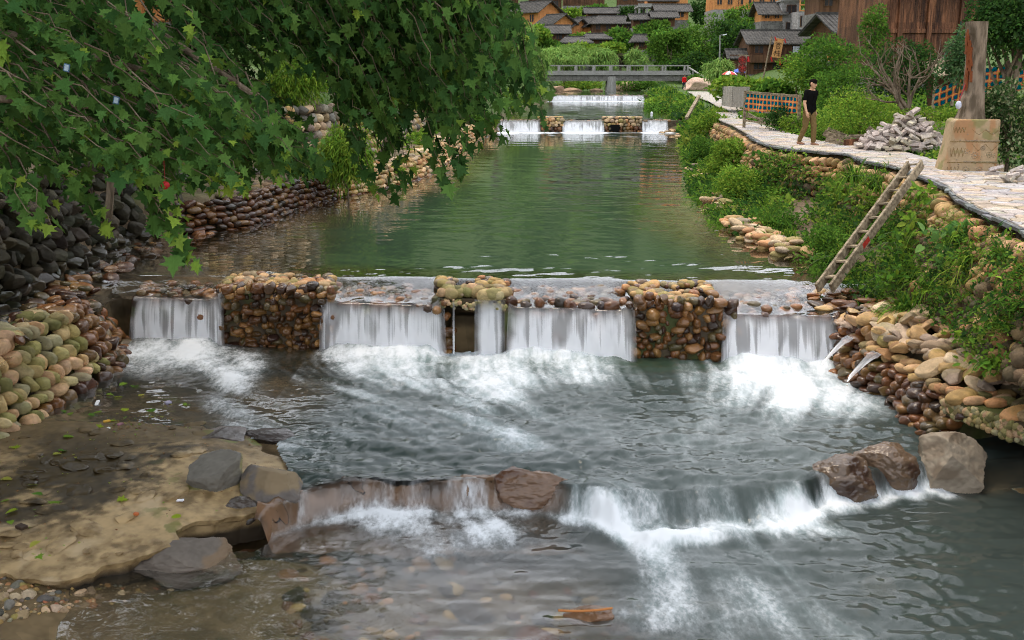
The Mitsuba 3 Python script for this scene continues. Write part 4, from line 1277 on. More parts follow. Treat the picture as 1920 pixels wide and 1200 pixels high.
ret = thing('retaining_wall', 'cobble retaining wall under the river edge of the footpath, half hidden by plants', 'wall')
RW = spline(EDGE[EDGE[:, 1] < 62][::-1], 200)
nrm = np.gradient(RW[:, :2], axis=0)
nrm /= np.linalg.norm(nrm, axis=1, keepdims=True)
nrm = np.stack([nrm[:, 1], -nrm[:, 0]], 1)
RWb = RW[:, :2] + nrm * (0.34 * 1.5 - 0.02)
put('core', wall_core(RWb, lambda p: float(pathz(p[1])) - 1.55, lambda p: float(pathz(p[1])) - 0.06, 0.5, batter=0.34, inset=0.1), 'mortar', parent=ret)
RWS = Stones(ret, most=297)
r = np.random.default_rng(52)
cobble_face(RWS, RWb[RW[:, 1] < 48], lambda p: float(pathz(p[1])) - 1.5, lambda p: float(pathz(p[1])) - 0.14, r, h=(0.13, 0.21), w=(0.15, 0.33), deep=0.3, batter=0.34, pal=DRY[:5] + [srgb(140, 110, 76), srgb(120, 98, 72), srgb(160, 122, 84)], detail=2, upright=0.65, jitter=0.04, colfn=lambda c: (DRY[:5] + [srgb(140, 110, 76), srgb(120, 98, 72), srgb(160, 122, 84)])[r.integers(8)] if c[2] > float(pathz(c[1])) - 0.75 or r.random() < 0.3 else [srgb(96, 82, 60), srgb(110, 92, 68), srgb(84, 76, 56), srgb(120, 98, 70)][r.integers(4)])
RWS.done()
# stones lying along the right waterline
r = np.random.default_rng(53)
toe = thing('bank_toe_stones', 'flat tan stones lining the right waterline of the green pool', 'stones')
TS = Stones(toe)
for (a, b, n, wd) in (((1318, 372), (1352, 392), 16, 0.5), ((1356, 418), (1395, 446), 40, 0.7), ((1395, 440), (1478, 478), 40, 0.5), ((1288, 310), (1306, 340), 12, 0.4), ((1285, 258), (1240, 248), 20, 0.9)):
    A, Bp = G(*a, 0.05), G(*b, 0.05)
    for k in range(n):
        p = A + (Bp - A) * r.random() + [r.uniform(-0.1, wd), r.uniform(-0.2, 0.2), r.uniform(-0.06, 0.16)]
        s = r.uniform(0.2, 0.36)
        v, f = stone_mesh((s * 1.5, s, s * 0.5), r, 2)
        TS.add(v @ rotm(r, 0.15).T, f, p, (DRY + PALE)[r.integers(14)], False, r)
TS.done()

# ---------------------------------------------------------------- ladder
def grey_wood_p(p, n, uv):
    a = fbm(p.x * 16, p.y * 16, p.z * 16, 3)
    return mix((0.15, 0.115, 0.075), (0.34, 0.27, 0.18), smoothstep(0.3, 0.7, a))


mat_thing('grey_wood', {'type': 'twosided', 'bsdf': {'type': 'bumpmap', 'arbitrary': mikit.proc(rough_stone_bump), 'scale': 0.3, 'bsdf': {'type': 'principled', 'base_color': mikit.proc(grey_wood_p), 'roughness': 0.75, 'specular': 0.25}}})
lad = thing('ladder', 'weathered wooden ladder leaning from the water onto the path edge, one rail daubed red', 'ladder')
lb, lt = D(1532, 541, 17.55), D(1704, 309, 20.25)
rb, rt = D(1552, 546, 17.35), D(1722, 314, 20.0)
ax = (lt - lb) / np.linalg.norm(lt - lb)
side = np.array([0.50, -0.86, 0.0])
side -= ax * (side @ ax)
side /= np.linalg.norm(side)
LWID = 0.26
nl = np.cross(ax, side)
for q in (0, 1):
    put('rail', beam(lb + side * LWID * q, lt + side * LWID * q, 0.05, 0.175, up=nl, bevel=0.006), 'grey_wood', parent=lad)
for k in range(9):
    c = lb + ax * (0.35 + 0.46 * k)
    put('rung', beam(c + side * 0.025, c + side * (LWID - 0.025), 0.2, 0.035, up=np.array([0.0, 0.0, 1.0]), bevel=0.004), 'grey_wood', parent=lad)
c = lb + side * (LWID + 0.0245) + ax * 1.38
put('red_daub', beam(c - ax * 0.13, c + ax * 0.13, 0.004, 0.10, up=nl), 'paint', parent=lad, color=srgb(170, 50, 40), label='faded red paint daub')

# ---------------------------------------------------------------- pedestal and the cut trunk on it
PD = 20.6
pc = [D(1762, 296, PD), D(1880, 330, PD - 0.9)]
ped = thing('carved_pedestal', 'tan stone pedestal with bands of small studded relief, under the cut tree trunk', 'pedestal')
PD = 21.7
A, Bq = D(1770, 318, PD + 0.1), D(1876, 327, PD - 0.1)
W = np.linalg.norm((Bq - A)[:2])
ang = math.atan2(Bq[1] - A[1], Bq[0] - A[0])
zb = float(pathz(PD)) - 0.12
ct_ = (A + Bq) / 2
dep = np.array([-math.sin(ang), math.cos(ang)])


def ped_col(p, n, uv):
    a = fbm(p.x * 4, p.y * 4, p.z * 4, 4)
    b = fbm(p.x * 22, p.y * 22, p.z * 22, 3)
    c = mix((0.30, 0.21, 0.12), (0.46, 0.34, 0.21), 0.6 * b + 0.4 * a)
    c = mix(c, (0.36, 0.17, 0.07), 0.7 * smoothstep(0.52, 0.68, fbm(p.x * 5, p.y * 5, p.z * 1.2, 3)))
    return mix(c, (0.20, 0.19, 0.07), 0.75 * smoothstep(0.55, 0.68, fbm(p.x * 3 + 9, p.y * 3, p.z * 3, 4)))


mat_thing('pedestal_stone', {'type': 'twosided', 'bsdf': {'type': 'bumpmap', 'arbitrary': mikit.proc(rough_stone_bump), 'scale': 0.8, 'bsdf': {'type': 'principled', 'base_color': mikit.proc(ped_col), 'roughness': 0.8, 'specular': 0.25}}})
H = 1.14
prof = [(0.0, 0.50, 0.0), (0.0, 0.49, 0.08), (0, 0.42, H * 0.55), (0, 0.405, H - 0.07), (0, 0.385, H - 0.02), (0, 0.35, H)]


def frame_pt(u, v, z):
    p = ct_[:2] + np.array([math.cos(ang), math.sin(ang)]) * u + dep * v
    return np.array([p[0], p[1], zb + z])


vs, fs = [], []
ns = 48
for _, hw, z in prof:
    left = -W * hw - (0.06 * (1 - z / H))
    right = W * 0.44
    for k in range(ns):
        a = 2 * np.pi * k / ns
        cx, cy = np.sign(math.cos(a)) * abs(math.cos(a)) ** 0.25, np.sign(math.sin(a)) * abs(math.sin(a)) ** 0.25
        sc = 1.0 if z < H - 0.005 else 0.97
        u = (left + right) / 2 + (right - left) / 2 * cx * sc
        v = 0.45 + 0.47 * cy * (1 - 0.10 * z / H) * sc
        vs.append(frame_pt(u, v, z))
for j in range(len(prof) - 1):
    for k in range(ns):
        a, b = j * ns + k, j * ns + (k + 1) % ns
        fs += [[a, b, b + ns], [a, b + ns, a + ns]]
top = len(prof) * ns - ns
vs.append(frame_pt(0, 0.45, H))
fs += [[top + k, top + (k + 1) % ns, len(vs) - 1] for k in range(ns)]
put('block', TriM(vs, fs), 'pedestal_stone', parent=ped, smooth=40)
r = np.random.default_rng(54)
sx = np.array([math.cos(ang), math.sin(ang), 0])
fn = np.array([-dep[0], -dep[1], 0.06])
# studs in bands, zigzags and rosettes of the relief
def on_front(u, z):
    v = 0.45 - 0.47 * (1 - 0.10 * z / H)
    return frame_pt(u * W, v, z)


studs = []
for zz in (0.30, 0.305 + 0.0, 0.72):
    for k in range(26):
        u = -0.16 + 0.58 * k / 25
        studs.append((on_front(u, zz + r.uniform(-0.006, 0.006)), 0.013))
for k in range(40):
    u, z = r.uniform(-0.36, 0.42), r.uniform(0.05, 1.0)
    studs.append((on_front(u, z), r.uniform(0.009, 0.016)))
for cu, cz, rad in ((0.02, 0.43, 0.06), (0.27, 0.45, 0.05), (-0.12, 0.14, 0.06), (0.12, 0.15, 0.05), (0.33, 0.15, 0.05), (0.15, 0.58, 0.04)):
    for k in range(9):
        a = k * 2 * np.pi / 9
        studs.append((on_front(cu + rad * math.cos(a) / W, cz + rad * math.sin(a)), 0.012))
    studs.append((on_front(cu, cz), 0.02))
ms = []
for p, s in studs:
    m = ICO[1].copy()
    m.vertices = m.vertices * s + p
    ms.append(TriM(m.vertices, m.faces))
put('studs', join(ms), 'stone_dry', parent=ped, smooth=True, color=srgb(150, 136, 116), kind='stuff')
zig = []
for (u0, u1, za, zc, n) in ((-0.40, -0.18, 0.88, 0.99, 8), (-0.43, -0.16, 0.40, 0.58, 8), (-0.05, 0.42, 0.52, 0.66, 4), (-0.06, 0.40, 0.84, 0.94, 4), (-0.45, -0.25, 0.06, 0.2, 6)):
    for k in range(n):
        a, b = on_front(u0 + (u1 - u0) * k / n, za if k % 2 else zc), on_front(u0 + (u1 - u0) * (k + 1) / n, zc if k % 2 else za)
        zig.append(beam(a, b, 0.008, 0.009))
for zz in (0.285, 0.70):
    zig.append(beam(on_front(-0.46 if zz < 0.5 else -0.44, zz), on_front(0.43, zz), 0.012, 0.016))
put('relief_lines', join(zig), 'stone_dry', parent=ped, color=srgb(134, 112, 74), kind='stuff')

trunk = thing('tree_stump', 'tall sawn off tree trunk standing on the carved pedestal, bark torn on one side', 'tree trunk')
tb = frame_pt(0.02 * W, 0.45, H - 0.01)
tt = D(1856, 38, PD - 0.15)
tt[1] = tb[1]
hgt = tt[2] - tb[2]
ks = np.linspace(0, 1, 40)
na = 40
aa = np.arange(na) * 2 * np.pi / na
vs = []
for k in ks:
    rad = 0.205 + 0.09 * math.exp(-k * 9) + 0.01 * math.sin(k * 7)
    off = tb + (tt - tb) * k + np.array([-0.06 * math.exp(-k * 6), 0, 0])
    rr = rad * (1 + 0.12 * (meshkit.fbm(np.stack([np.cos(aa) * 1.5, np.sin(aa) * 1.5, np.full(na, k * 3)], -1), 3, 4) - 0.5) + 0.10 * math.exp(-k * 7) * np.sin(aa * 5))
    gouge = np.exp(-((aa - 3.5) / 0.5) ** 2) * (0.25 < k < 0.85) * 0.22
    rr = rr * (1 - gouge)
    vs.append(np.stack([off[0] + rr * np.cos(aa), off[1] + rr * np.sin(aa), np.full(na, off[2])], -1))
vs = np.array(vs).reshape(-1, 3)
k = np.arange(na)
fs = np.vstack([np.vstack([np.stack([i * na + k, i * na + (k + 1) % na, (i + 1) * na + (k + 1) % na], 1), np.stack([i * na + k, (i + 1) * na + (k + 1) % na, (i + 1) * na + k], 1)]) for i in range(39)])
put('trunk', TriM(vs, fs), 'bark', parent=trunk, smooth=True)
c = vs[-na:].mean(0)
put('sawn_top', TriM(np.vstack([vs[-na:] + [0, 0, 0.004], [c + [0, 0, 0.01]]]), np.stack([k, (k + 1) % na, k * 0 + na], 1)), 'matte', parent=trunk, color=srgb(170, 140, 100), label='pale sawn top of the trunk')
torn = []
for i in range(26):
    z = tb[2] + hgt * r.uniform(0.28, 0.84)
    a = 3.5 + r.normal() * 0.22
    q = tb + (tt - tb) * ((z - tb[2]) / hgt)
    p = q + [0.205 * math.cos(a), 0.205 * math.sin(a), 0]
    torn.append(beam([p[0], p[1], z], [p[0] + r.normal() * 0.02, p[1], z + r.uniform(0.12, 0.35)], 0.05, 0.03, up=(math.cos(a), math.sin(a), 0)))
put('torn_wood', join(torn), 'paint', parent=trunk, color=srgb(128, 66, 34), label='reddish torn heartwood')
bb = tb + (tt - tb) * 0.15 + [-0.36, -0.12, 0]
m = ICO[2].copy()
m.vertices = m.vertices * [0.055, 0.045, 0.075] * (1 + 0.2 * meshkit.noise(m.vertices * 2.3)[:, None]) + bb
put('plastic_bag', TriM(m.vertices, m.faces), 'paint', smooth=True, color=srgb(196, 200, 214), label='small white plastic bag hung on the side of the cut trunk', cat='bag')
put('bag_string', tube(spline([bb + [0, 0, 0.08], bb + [0.05, 0.02, 0.2], bb + [0.12, 0.05, 0.42]], 8), 0.012, 5), 'paint', parent='plastic_bag', smooth=True, color=srgb(150, 50, 50))

# ---------------------------------------------------------------- heap of grey bricks
r = np.random.default_rng(55)
bc = D(1714, 282, 28.0)
zp = float(pathz(27)) - 0.02
hf = lambda x, y: 1.02 * np.maximum(0, 1 - np.sqrt(((x - bc[0]) / (1.35 if x < bc[0] else 0.95)) ** 2 + ((y - bc[1] - 0.35) / 1.0) ** 2)) ** 0.8
BL = 'grey clay brick lying loose in the heap beside the path'
spots = []
for k in range(20000):
    x, y = bc[0] + r.uniform(-1.3, 0.9), bc[1] + r.uniform(-0.7, 1.3)
    h = hf(x, y)
    if h <= 0.0:
        continue
    lay = r.random() ** 0.35
    p = np.array([x, y, zp + 0.05 + h * lay])
    if all(np.linalg.norm((p - q) / [1, 1, 0.6]) > 0.14 for q in spots):
        spots.append(p)
    if len(spots) >= 230:
        break
ext = {int(np.argmax([p[2] for p in spots])): 'topmost grey brick on the crown of the heap', int(np.argmin([p[0] for p in spots])): 'grey brick at the outer foot of the heap nearest the timbers', int(np.argmax([p[0] for p in spots])): 'grey brick at the foot of the heap nearest the pedestal', int(np.argmin([p[1] for p in spots])): 'grey brick lying foremost at the path edge of the heap'}
for ib, p in enumerate(spots):
    m = box(0.29, 0.14, 0.075, bevel=0.005)
    M = trimesh.transformations.euler_matrix(r.normal() * 0.45, r.normal() * 0.35, r.uniform(0, 3.14))
    m.vertices = m.vertices @ M[:3, :3].T + p
    m.vertices[:, 2] += max(0, zp + 0.02 - m.vertices[:, 2].min())
    put('brick', m, 'stone_dry', color=srgb(190, 176, 168) * r.uniform(0.78, 1.1), label=ext.get(ib, BL), cat='brick', group='grey bricks heaped beside the path')
for k in range(14):
    p = D(1895, 318, 19.6) + [r.uniform(-0.25, 0.45), r.uniform(-0.3, 0.5), 0]
    p[2] = float(pathz(19)) + r.uniform(0.04, 0.22)
    m = box(0.24, 0.115, 0.056, bevel=0.004)
    M = trimesh.transformations.euler_matrix(r.normal() * 0.4, r.normal() * 0.3, r.uniform(0, 3.14))
    m.vertices = m.vertices @ M[:3, :3].T + p
    put('brick', m, 'stone_dry', color=srgb(196, 184, 178) * r.uniform(0.8, 1.1), label='pale brick in the small pile behind the pedestal', cat='brick', group='bricks piled behind the pedestal')

# ---------------------------------------------------------------- timbers beside the heap
TB = [((1545, 248), (1590, 275), 30.9, 0.18, 0.04, 'broad grey brown board tipped on edge at the path side'), ((1548, 262), (1592, 272), 30.2, 0.11, 0.03, 'thin pale edged board lying in front of the tipped board'),
      ((1553, 250), (1605, 264), 31.2, 0.10, 0.09, 'slim squared pole lying across the boards'), ((1585, 258), (1642, 256), 31.4, 0.13, 0.13, 'thick round dark log behind the planks'),
      ((1582, 272), (1630, 268), 30.0, 0.30, 0.05, 'short wide brown plank standing on its edge'), ((1595, 262), (1612, 262), 30.3, 0.14, 0.03, 'short offcut of pale board resting on the wide plank'),
      ((1627, 240), (1648, 258), 30.6, 0.17, 0.05, 'pale tan board sticking up beside the brick heap'), ((1552, 241), (1590, 256), 31.7, 0.09, 0.05, 'long grey batten at the back of the timber')]
for k, (a, b, d, h, w, lab) in enumerate(TB):
    p, q = D(*a, d), D(*b, d - 0.2 + 0.15 * (k % 3))
    if 'log' in lab:
        put('timber', tube(np.array([p, (p + q) / 2, q]), 0.075, 12), 'bark', smooth=35, label=lab, cat='timber')
    else:
        put('timber', beam(p, q, w, h, bevel=0.006), 'grey_wood' if k != 4 else 'dark_wood', label=lab, cat='timber')

# ---------------------------------------------------------------- foliage
def leaf_t(kind):
    if kind == 'oval':
        v = [(0, 0, 0), (0.3, 0.24, 0.05), (0.7, 0.2, 0.03), (1, 0, -0.06), (0.7, -0.2, 0.03), (0.3, -0.24, 0.05), (0.5, 0, 0)]
        f = [(0, 6, 1), (1, 6, 2), (2, 6, 3), (3, 6, 4), (4, 6, 5), (5, 6, 0)]
    elif kind == 'diamond':
        v = [(0, 0, 0), (0.45, 0.27, 0.06), (1, 0, -0.05), (0.45, -0.27, 0.06)]
        f = [(0, 2, 1), (0, 3, 2)]
    elif kind == 'thin':
        v = [(0, 0, 0), (0.4, 0.09, 0.02), (1, 0, -0.08), (0.4, -0.09, 0.02)]
        f = [(0, 2, 1), (0, 3, 2)]
    elif kind == 'blade':
        v = [(0, 0.03, 0), (0, -0.03, 0), (0.4, 0.028, 0.10), (0.4, -0.028, 0.10), (0.75, 0.018, 0.06), (0.75, -0.018, 0.06), (1, 0, -0.1)]
        f = [(0, 1, 3), (0, 3, 2), (2, 3, 5), (2, 5, 4), (4, 5, 6)]
    elif kind == 'plane':        # five pointed lobes with notched sides
        o = [(0, 0), (-0.05, 0.16), (0.06, 0.26), (-0.02, 0.5), (0.2, 0.36), (0.26, 0.33), (0.34, 0.42), (0.44, 0.62), (0.5, 0.36), (0.5, 0.2), (0.66, 0.24), (0.7, 0.13), (1.0, 0.0)]
        o = o + [(x, -y) for x, y in o[-2:0:-1]]
        v = [(x, y, 0.22 * abs(y) - 0.20 * x * x) for x, y in o] + [(0.33, 0, -0.05)]
        n = len(o)
        f = [(i, n, (i + 1) % n) for i in range(n)]
    elif kind == 'heart':
        o = [(0, 0), (-0.08, 0.2), (0.1, 0.36), (0.4, 0.36), (0.72, 0.2), (1, 0)]
        o = o + [(x, -y) for x, y in o[-2:0:-1]]
        v = [(x, y, 0.12 * abs(y) - 0.08 * x * x) for x, y in o] + [(0.4, 0, -0.02)]
        n = len(o)
        f = [(i, n, (i + 1) % n) for i in range(n)]
    return np.array(v, float), np.array(f)


LT = {k: leaf_t(k) for k in ('oval', 'diamond', 'thin', 'blade', 'plane', 'heart')}


def leaves(P, dirs, ups, size, kind, col):
    """One mesh of leaves: at P, pointing along dirs, faces towards ups."""
    v0, f0 = LT[kind]
    x = dirs / (np.linalg.norm(dirs, axis=1, keepdims=True) + 1e-9)
    y = np.cross(ups, x)
    y /= np.linalg.norm(y, axis=1, keepdims=True) + 1e-9
    z = np.cross(x, y)
    s = np.broadcast_to(size, (len(P),))[:, None, None]
    v = P[:, None] + s * (v0[None, :, :1] * x[:, None] + v0[None, :, 1:2] * y[:, None] + v0[None, :, 2:] * z[:, None])
    k = len(v0)
    f = (f0[None] + (np.arange(len(P)) * k)[:, None, None]).reshape(-1, 3)
    return v.reshape(-1, 3), f, np.repeat(col, k, axis=0)


def leaf_cols(base, n, r, var=0.28, hue=0.12):
    base = np.atleast_2d(np.asarray(base, float))
    c = base[r.integers(len(base), size=n)] * (1 + var * r.uniform(-1, 1, (n, 1)))
    c[:, 0] *= 1 + hue * r.uniform(-1, 1.4, n)
    return np.clip(c, 0.004, 0.8)


def unit(a):
    return a / (np.linalg.norm(a, axis=-1, keepdims=True) + 1e-9)


def crown_pts(c, rad, n, r, lumps=24, lump_r=0.36, fillin=0.25, full=False):
    """Leaf spots in a lumpy crown: clumps of unequal size set over an uneven ellipsoid, with gaps between."""
    c, rad = np.asarray(c, float), np.asarray(rad, float)
    d = unit(r.normal(size=(lumps, 3)))
    if not full:
        d[:, 2] = np.where(d[:, 2] < -0.35, -d[:, 2], d[:, 2])
    q = d * r.uniform(0.55, 0.95, (lumps, 1)) * (1 - lump_r * 0.6)
    lr = lump_r * r.uniform(0.6, 1.35, lumps)
    w = lr ** 2
    k = r.choice(lumps, size=n, p=w / w.sum())
    o = unit(r.normal(size=(n, 3)))
    o[:, 2] = np.where((o[:, 2] < -0.2) & (r.random(n) < 0.6), -o[:, 2], o[:, 2])
    rr = np.where(r.random(n) < fillin, r.random(n) ** 0.5, r.uniform(0.8, 1.08, n))
    p = q[k] + o * (lr[k] * rr)[:, None]
    shade = r.uniform(0.75, 1.25, lumps)[k]
    return c + p * rad, unit(o * 0.8 + q[k] * 0.6), k, shade, c + q * rad


def shrub(name, c, rad, n, size, kind, base, label, cat, seed, group=None, lumps=26, lump_r=0.36, mat='leaf', trunk=None, tr=0.1, limbs=6, droop=0.3, parent_name='crown', var=0.28, fillin=0.25):
    r = np.random.default_rng(seed)
    key = thing(name, label, cat, group)
    P, o, k, sh, tips = crown_pts(c, rad, n, r, lumps, lump_r, fillin, full=name in ('shrub', 'bank_bush', 'broadleaf_tree', 'village_tree', 'willow', 'bamboo'))
    dirs = unit(o * 0.7 + r.normal(size=(n, 3)) * 0.55 + np.array([0, 0, -droop]))
    ups = unit(o * 0.8 + np.array([0, 0, 0.7]) + r.normal(size=(n, 3)) * 0.45)
    v, f, col = leaves(P, dirs, ups, size * r.uniform(0.7, 1.25, n), kind, leaf_cols(base, n, r, var) * sh[:, None])
    put(parent_name, (v, f), mat, parent=key, color=col, flat=True)
    if trunk is not None:
        b = np.asarray(trunk, float)
        c = np.asarray(c, float)
        m = [tube(spline([b, b + (c - b) * 0.5 + r.normal(size=3) * 0.06 * np.linalg.norm(c - b), c], 10), np.linspace(tr * 1.25, tr * 0.6, 10), 9)]
        for t in tips[:limbs]:
            a = b + (c - b) * r.uniform(0.45, 0.9)
            m.append(tube(spline([a, (a + t) / 2 + r.normal(size=3) * 0.08 * np.linalg.norm(t - a) + [0, 0, 0.05], t], 8), np.linspace(tr * 0.5, tr * 0.1, 8), 6))
        put('trunk' if tr > 0.05 else 'stems', join(m), 'bark', parent=key, smooth=True)
    return key


def at_px(px, py, y, rx, ry, depth=None):
    """Centre and radii of a crown seen at (px, py) with half-extents (rx, ry) in the photograph, y metres ahead."""
    c = D(px, py, y)
    s = np.linalg.norm(c - EYE) / 2000.0
    return c, (rx * s, depth if depth else rx * s * 0.9, ry * s)


LGREEN = [srgb(120, 150, 52), srgb(104, 140, 50), srgb(134, 158, 62), srgb(92, 128, 48)]
MGREEN = [srgb(86, 124, 46), srgb(74, 112, 44), srgb(98, 134, 50), srgb(70, 104, 46)]
DGREEN = [srgb(56, 88, 40), srgb(48, 78, 38), srgb(66, 98, 44), srgb(58, 84, 48)]
WILLOW = [srgb(128, 160, 84), srgb(116, 150, 76), srgb(140, 170, 92)]
PLANE = [srgb(70, 108, 52), srgb(60, 98, 48), srgb(80, 118, 56), srgb(56, 90, 48)]

# shrubs and bushes of the right bank
for k, (px, py, y, rx, ry, n, sz, kind, base, lab) in enumerate([
    (1555, 125, 41, 78, 52, 5200, 0.13, 'diamond', MGREEN, 'tall leafy shrub below the gabled house behind the walking man'),
    (1690, 135, 36, 68, 62, 4200, 0.12, 'diamond', DGREEN, 'dark bushy tree against the big plank house, behind the bare branches'),
    (1500, 140, 46, 46, 40, 2600, 0.13, 'diamond', LGREEN, 'fresh green shrub growing over the terrace above the man'),
    (1612, 225, 32.5, 88, 50, 6200, 0.075, 'oval', LGREEN, 'dense small leaved evergreen bush between the man and the brick heap'),
    (1590, 170, 36, 80, 45, 4600, 0.10, 'diamond', MGREEN, 'rounded bush rising behind the small leaved evergreen'),
    (1462, 222, 37.6, 32, 30, 1400, 0.085, 'oval', DGREEN, 'small dark shrub standing in front of the checked cloth'),
    (1483, 236, 36.6, 24, 20, 800, 0.08, 'oval', LGREEN, 'little pale green shrub at the path side between the checked cloth and the man'),
    (1548, 258, 33, 26, 16, 600, 0.07, 'oval', MGREEN, 'low weedy shrub at the path side behind the man'),
    (1740, 214, 29, 80, 13, 2200, 0.07, 'oval', LGREEN, 'low light green ground shrub behind the brick heap'),
    (1640, 60, 46, 28, 50, 1800, 0.13, 'diamond', MGREEN, 'slender green tree at the corner of the plank house'),
    (1895, 235, 22.2, 62, 80, 4200, 0.085, 'oval', [srgb(74, 98, 56), srgb(58, 84, 46), srgb(150, 160, 120), srgb(66, 92, 50)], 'variegated evergreen bush behind the pedestal'),
    (1800, 105, 29, 34, 55, 1800, 0.10, 'oval', [srgb(90, 124, 84), srgb(76, 112, 66), srgb(108, 140, 92)], 'bluish green sapling behind the cut trunk'),
    (1395, 168, 55, 70, 20, 3000, 0.22, 'heart', LGREEN, 'broad leaved vegetable patch by the umbrellas'),
    (1455, 178, 47, 50, 22, 1600, 0.2, 'heart', MGREEN, 'broad leaved plants growing behind the checked cloth'),
]):
    c, rad = at_px(px, py, y, rx, ry)
    shrub('shrub', c, rad, n, sz, kind, base, lab, 'shrub', 200 + k, trunk=(c[0], c[1], c[2] - rad[2] * 1.1), tr=0.035, limbs=8)
c, rad = at_px(1915, 70, 26.5, 95, 105)
shrub('tree', c, rad, 9000, 0.11, 'oval', DGREEN, 'dark green broadleaf tree at the edge behind the cut trunk', 'tree', 230, trunk=(c[0] - 0.55, c[1], 1.5), tr=0.12, limbs=12, lumps=40, lump_r=0.3)

# bank growth: bushes over the right bank, then undergrowth, grasses and vines
for k, (px, py, y, rx, ry, n, sz, base, lab) in enumerate([
    (1252, 193, 88, 42, 13, 2400, 0.22, LGREEN, 'long low hedge of bushes along the far right bank'),
    (1228, 203, 80, 20, 10, 900, 0.2, MGREEN, 'rounded bush at the right end of the far weir'),
    (1330, 236, 47, 42, 26, 2600, 0.13, LGREEN, 'light green bush spilling over the bank below the bend of the path'),
    (1325, 285, 41, 36, 36, 2600, 0.11, MGREEN, 'creeper covered bush above the small stones of the right waterline'),
    (1368, 300, 34, 46, 40, 3600, 0.10, LGREEN, 'large light green bush hanging down the bank below the path'),
    (1388, 352, 29.5, 42, 42, 3200, 0.085, LGREEN, 'bushy creeper hanging to the water above the flat toe stones'),
    (1455, 415, 24.6, 44, 36, 2600, 0.075, MGREEN, 'green undergrowth bush on the bank beside the flat stones'),
    (1545, 455, 20.8, 44, 36, 2400, 0.07, MGREEN, 'leafy bush at the waterline left of the ladder'),
    (1345, 215, 54, 24, 14, 900, 0.12, LGREEN, 'small bush crowding the inner bend of the path')]):
    c, rad = at_px(px, py, y, rx, ry, depth=1.0 if y < 60 else 3.0)
    shrub('bank_bush', c, rad, n, sz, 'diamond', base, lab, 'bush', 240 + k, lumps=34, lump_r=0.30, fillin=0.15)

r = np.random.default_rng(61)
P, W_ = [], []
while len(P) < 1900:
    y = 12 + 36 * r.random() ** 1.5
    t = r.uniform(-0.02, 0.99)
    a, b = float(xr(y)), float(edge_x(y))
    x = a + (b - a) * t
    if y < 17.2 and t < 0.55:
        continue
    patch = meshkit.fbm(np.array([x * 0.9, y * 0.55, 3.0]), 3, 4)
    if patch < 0.41 - 0.10 * (y > 30):
        continue
    if t > 0.72 and y < 33 and r.random() < 0.85:
        continue
    P.append((x, y, max(float(ground_h(np.array(x), np.array(y))), -0.1)))
    W_.append(patch)
for k in range(520):          # the reach beyond the bend
    y = 46 + 66 * r.random()
    t = r.uniform(0.0, 0.72)
    x = float(xr(y)) + (float(edge_x(y)) - float(xr(y))) * t
    P.append((x, y, max(float(ground_h(np.array(x), np.array(y))), float(level(y)) - 0.1)))
    W_.append(0.5)
for k in range(800):          # clinging to the wall face itself
    y = 12 + 20 * r.random() ** 1.3
    dn_ = r.uniform(0.25, 1.5)
    if meshkit.fbm(np.array([9.0, y * 0.8, dn_ * 1.2]), 3, 14) < 0.52 + 0.10 * (dn_ < 0.7) * (y > 17) - 0.1 * (dn_ > 0.7) - 0.08 * (y < 16):
        continue
    P.append((float(edge_x(y)) - 0.12 - 0.34 * dn_ * 0.9, y, float(pathz(y)) - dn_))
    W_.append(r.uniform(0.4, 0.6))
P, W_ = np.array(P), np.array(W_)
m = len(P)
kinds = np.where(meshkit.fbm(P * [0.7, 0.5, 0.8] + 20, 2, 6) + r.normal(size=m) * 0.06 > 0.5, 0, 1)
size_k = r.choice([0.045, 0.07, 0.11], size=m, p=[0.4, 0.4, 0.2])
tone = (MGREEN + DGREEN + LGREEN + [srgb(126, 140, 60)])
for kd, (kind, nl_) in enumerate((('diamond', 30), ('oval', 18), )):
    for thinleaf in (0, 1):
        sel = np.where((kinds == kd) & ((np.arange(m) % 5 == 0) == bool(thinleaf)))[0]
        n = len(sel) * nl_
        k = np.repeat(sel, nl_)
        Q = P[k] + r.normal(size=(n, 3)) * [0.13, 0.15, 0.11] + np.array([-0.10, 0, 0.08])
        sc = np.clip(P[k][:, 1] / 20, 0.8, 4.0)
        Q = P[k] + (Q - P[k]) * np.clip(P[k][:, 1:2] / 40, 1, 1.8)
        dirs = unit(r.normal(size=(n, 3)) * 0.7 + np.array([-0.6, -0.1, 0.15]))
        ups = unit(np.array([-0.35, -0.25, 0.8]) + r.normal(size=(n, 3)) * 0.45)
        cl = np.array(tone)[r.integers(len(tone), size=m)][k] * (1 + 0.3 * r.uniform(-1, 1, (n, 1)))
        v, f, col = leaves(Q, dirs, ups, size_k[k] * sc * r.uniform(0.6, 1.4, n) * (1.8 if thinleaf else 1), 'thin' if thinleaf else kind, cl)
        if kd == 0 and thinleaf == 0:
            UV_, UF_, UC_ = [v], [f], [col]
        else:
            UF_.append(f + sum(len(q) for q in UV_))
            UV_.append(v)
            UC_.append(col)
put('undergrowth', (np.vstack(UV_), np.vstack(UF_)), 'leaf', color=np.vstack(UC_), flat=True, kind='stuff', label='mixed weeds and creepers covering the steep right bank')
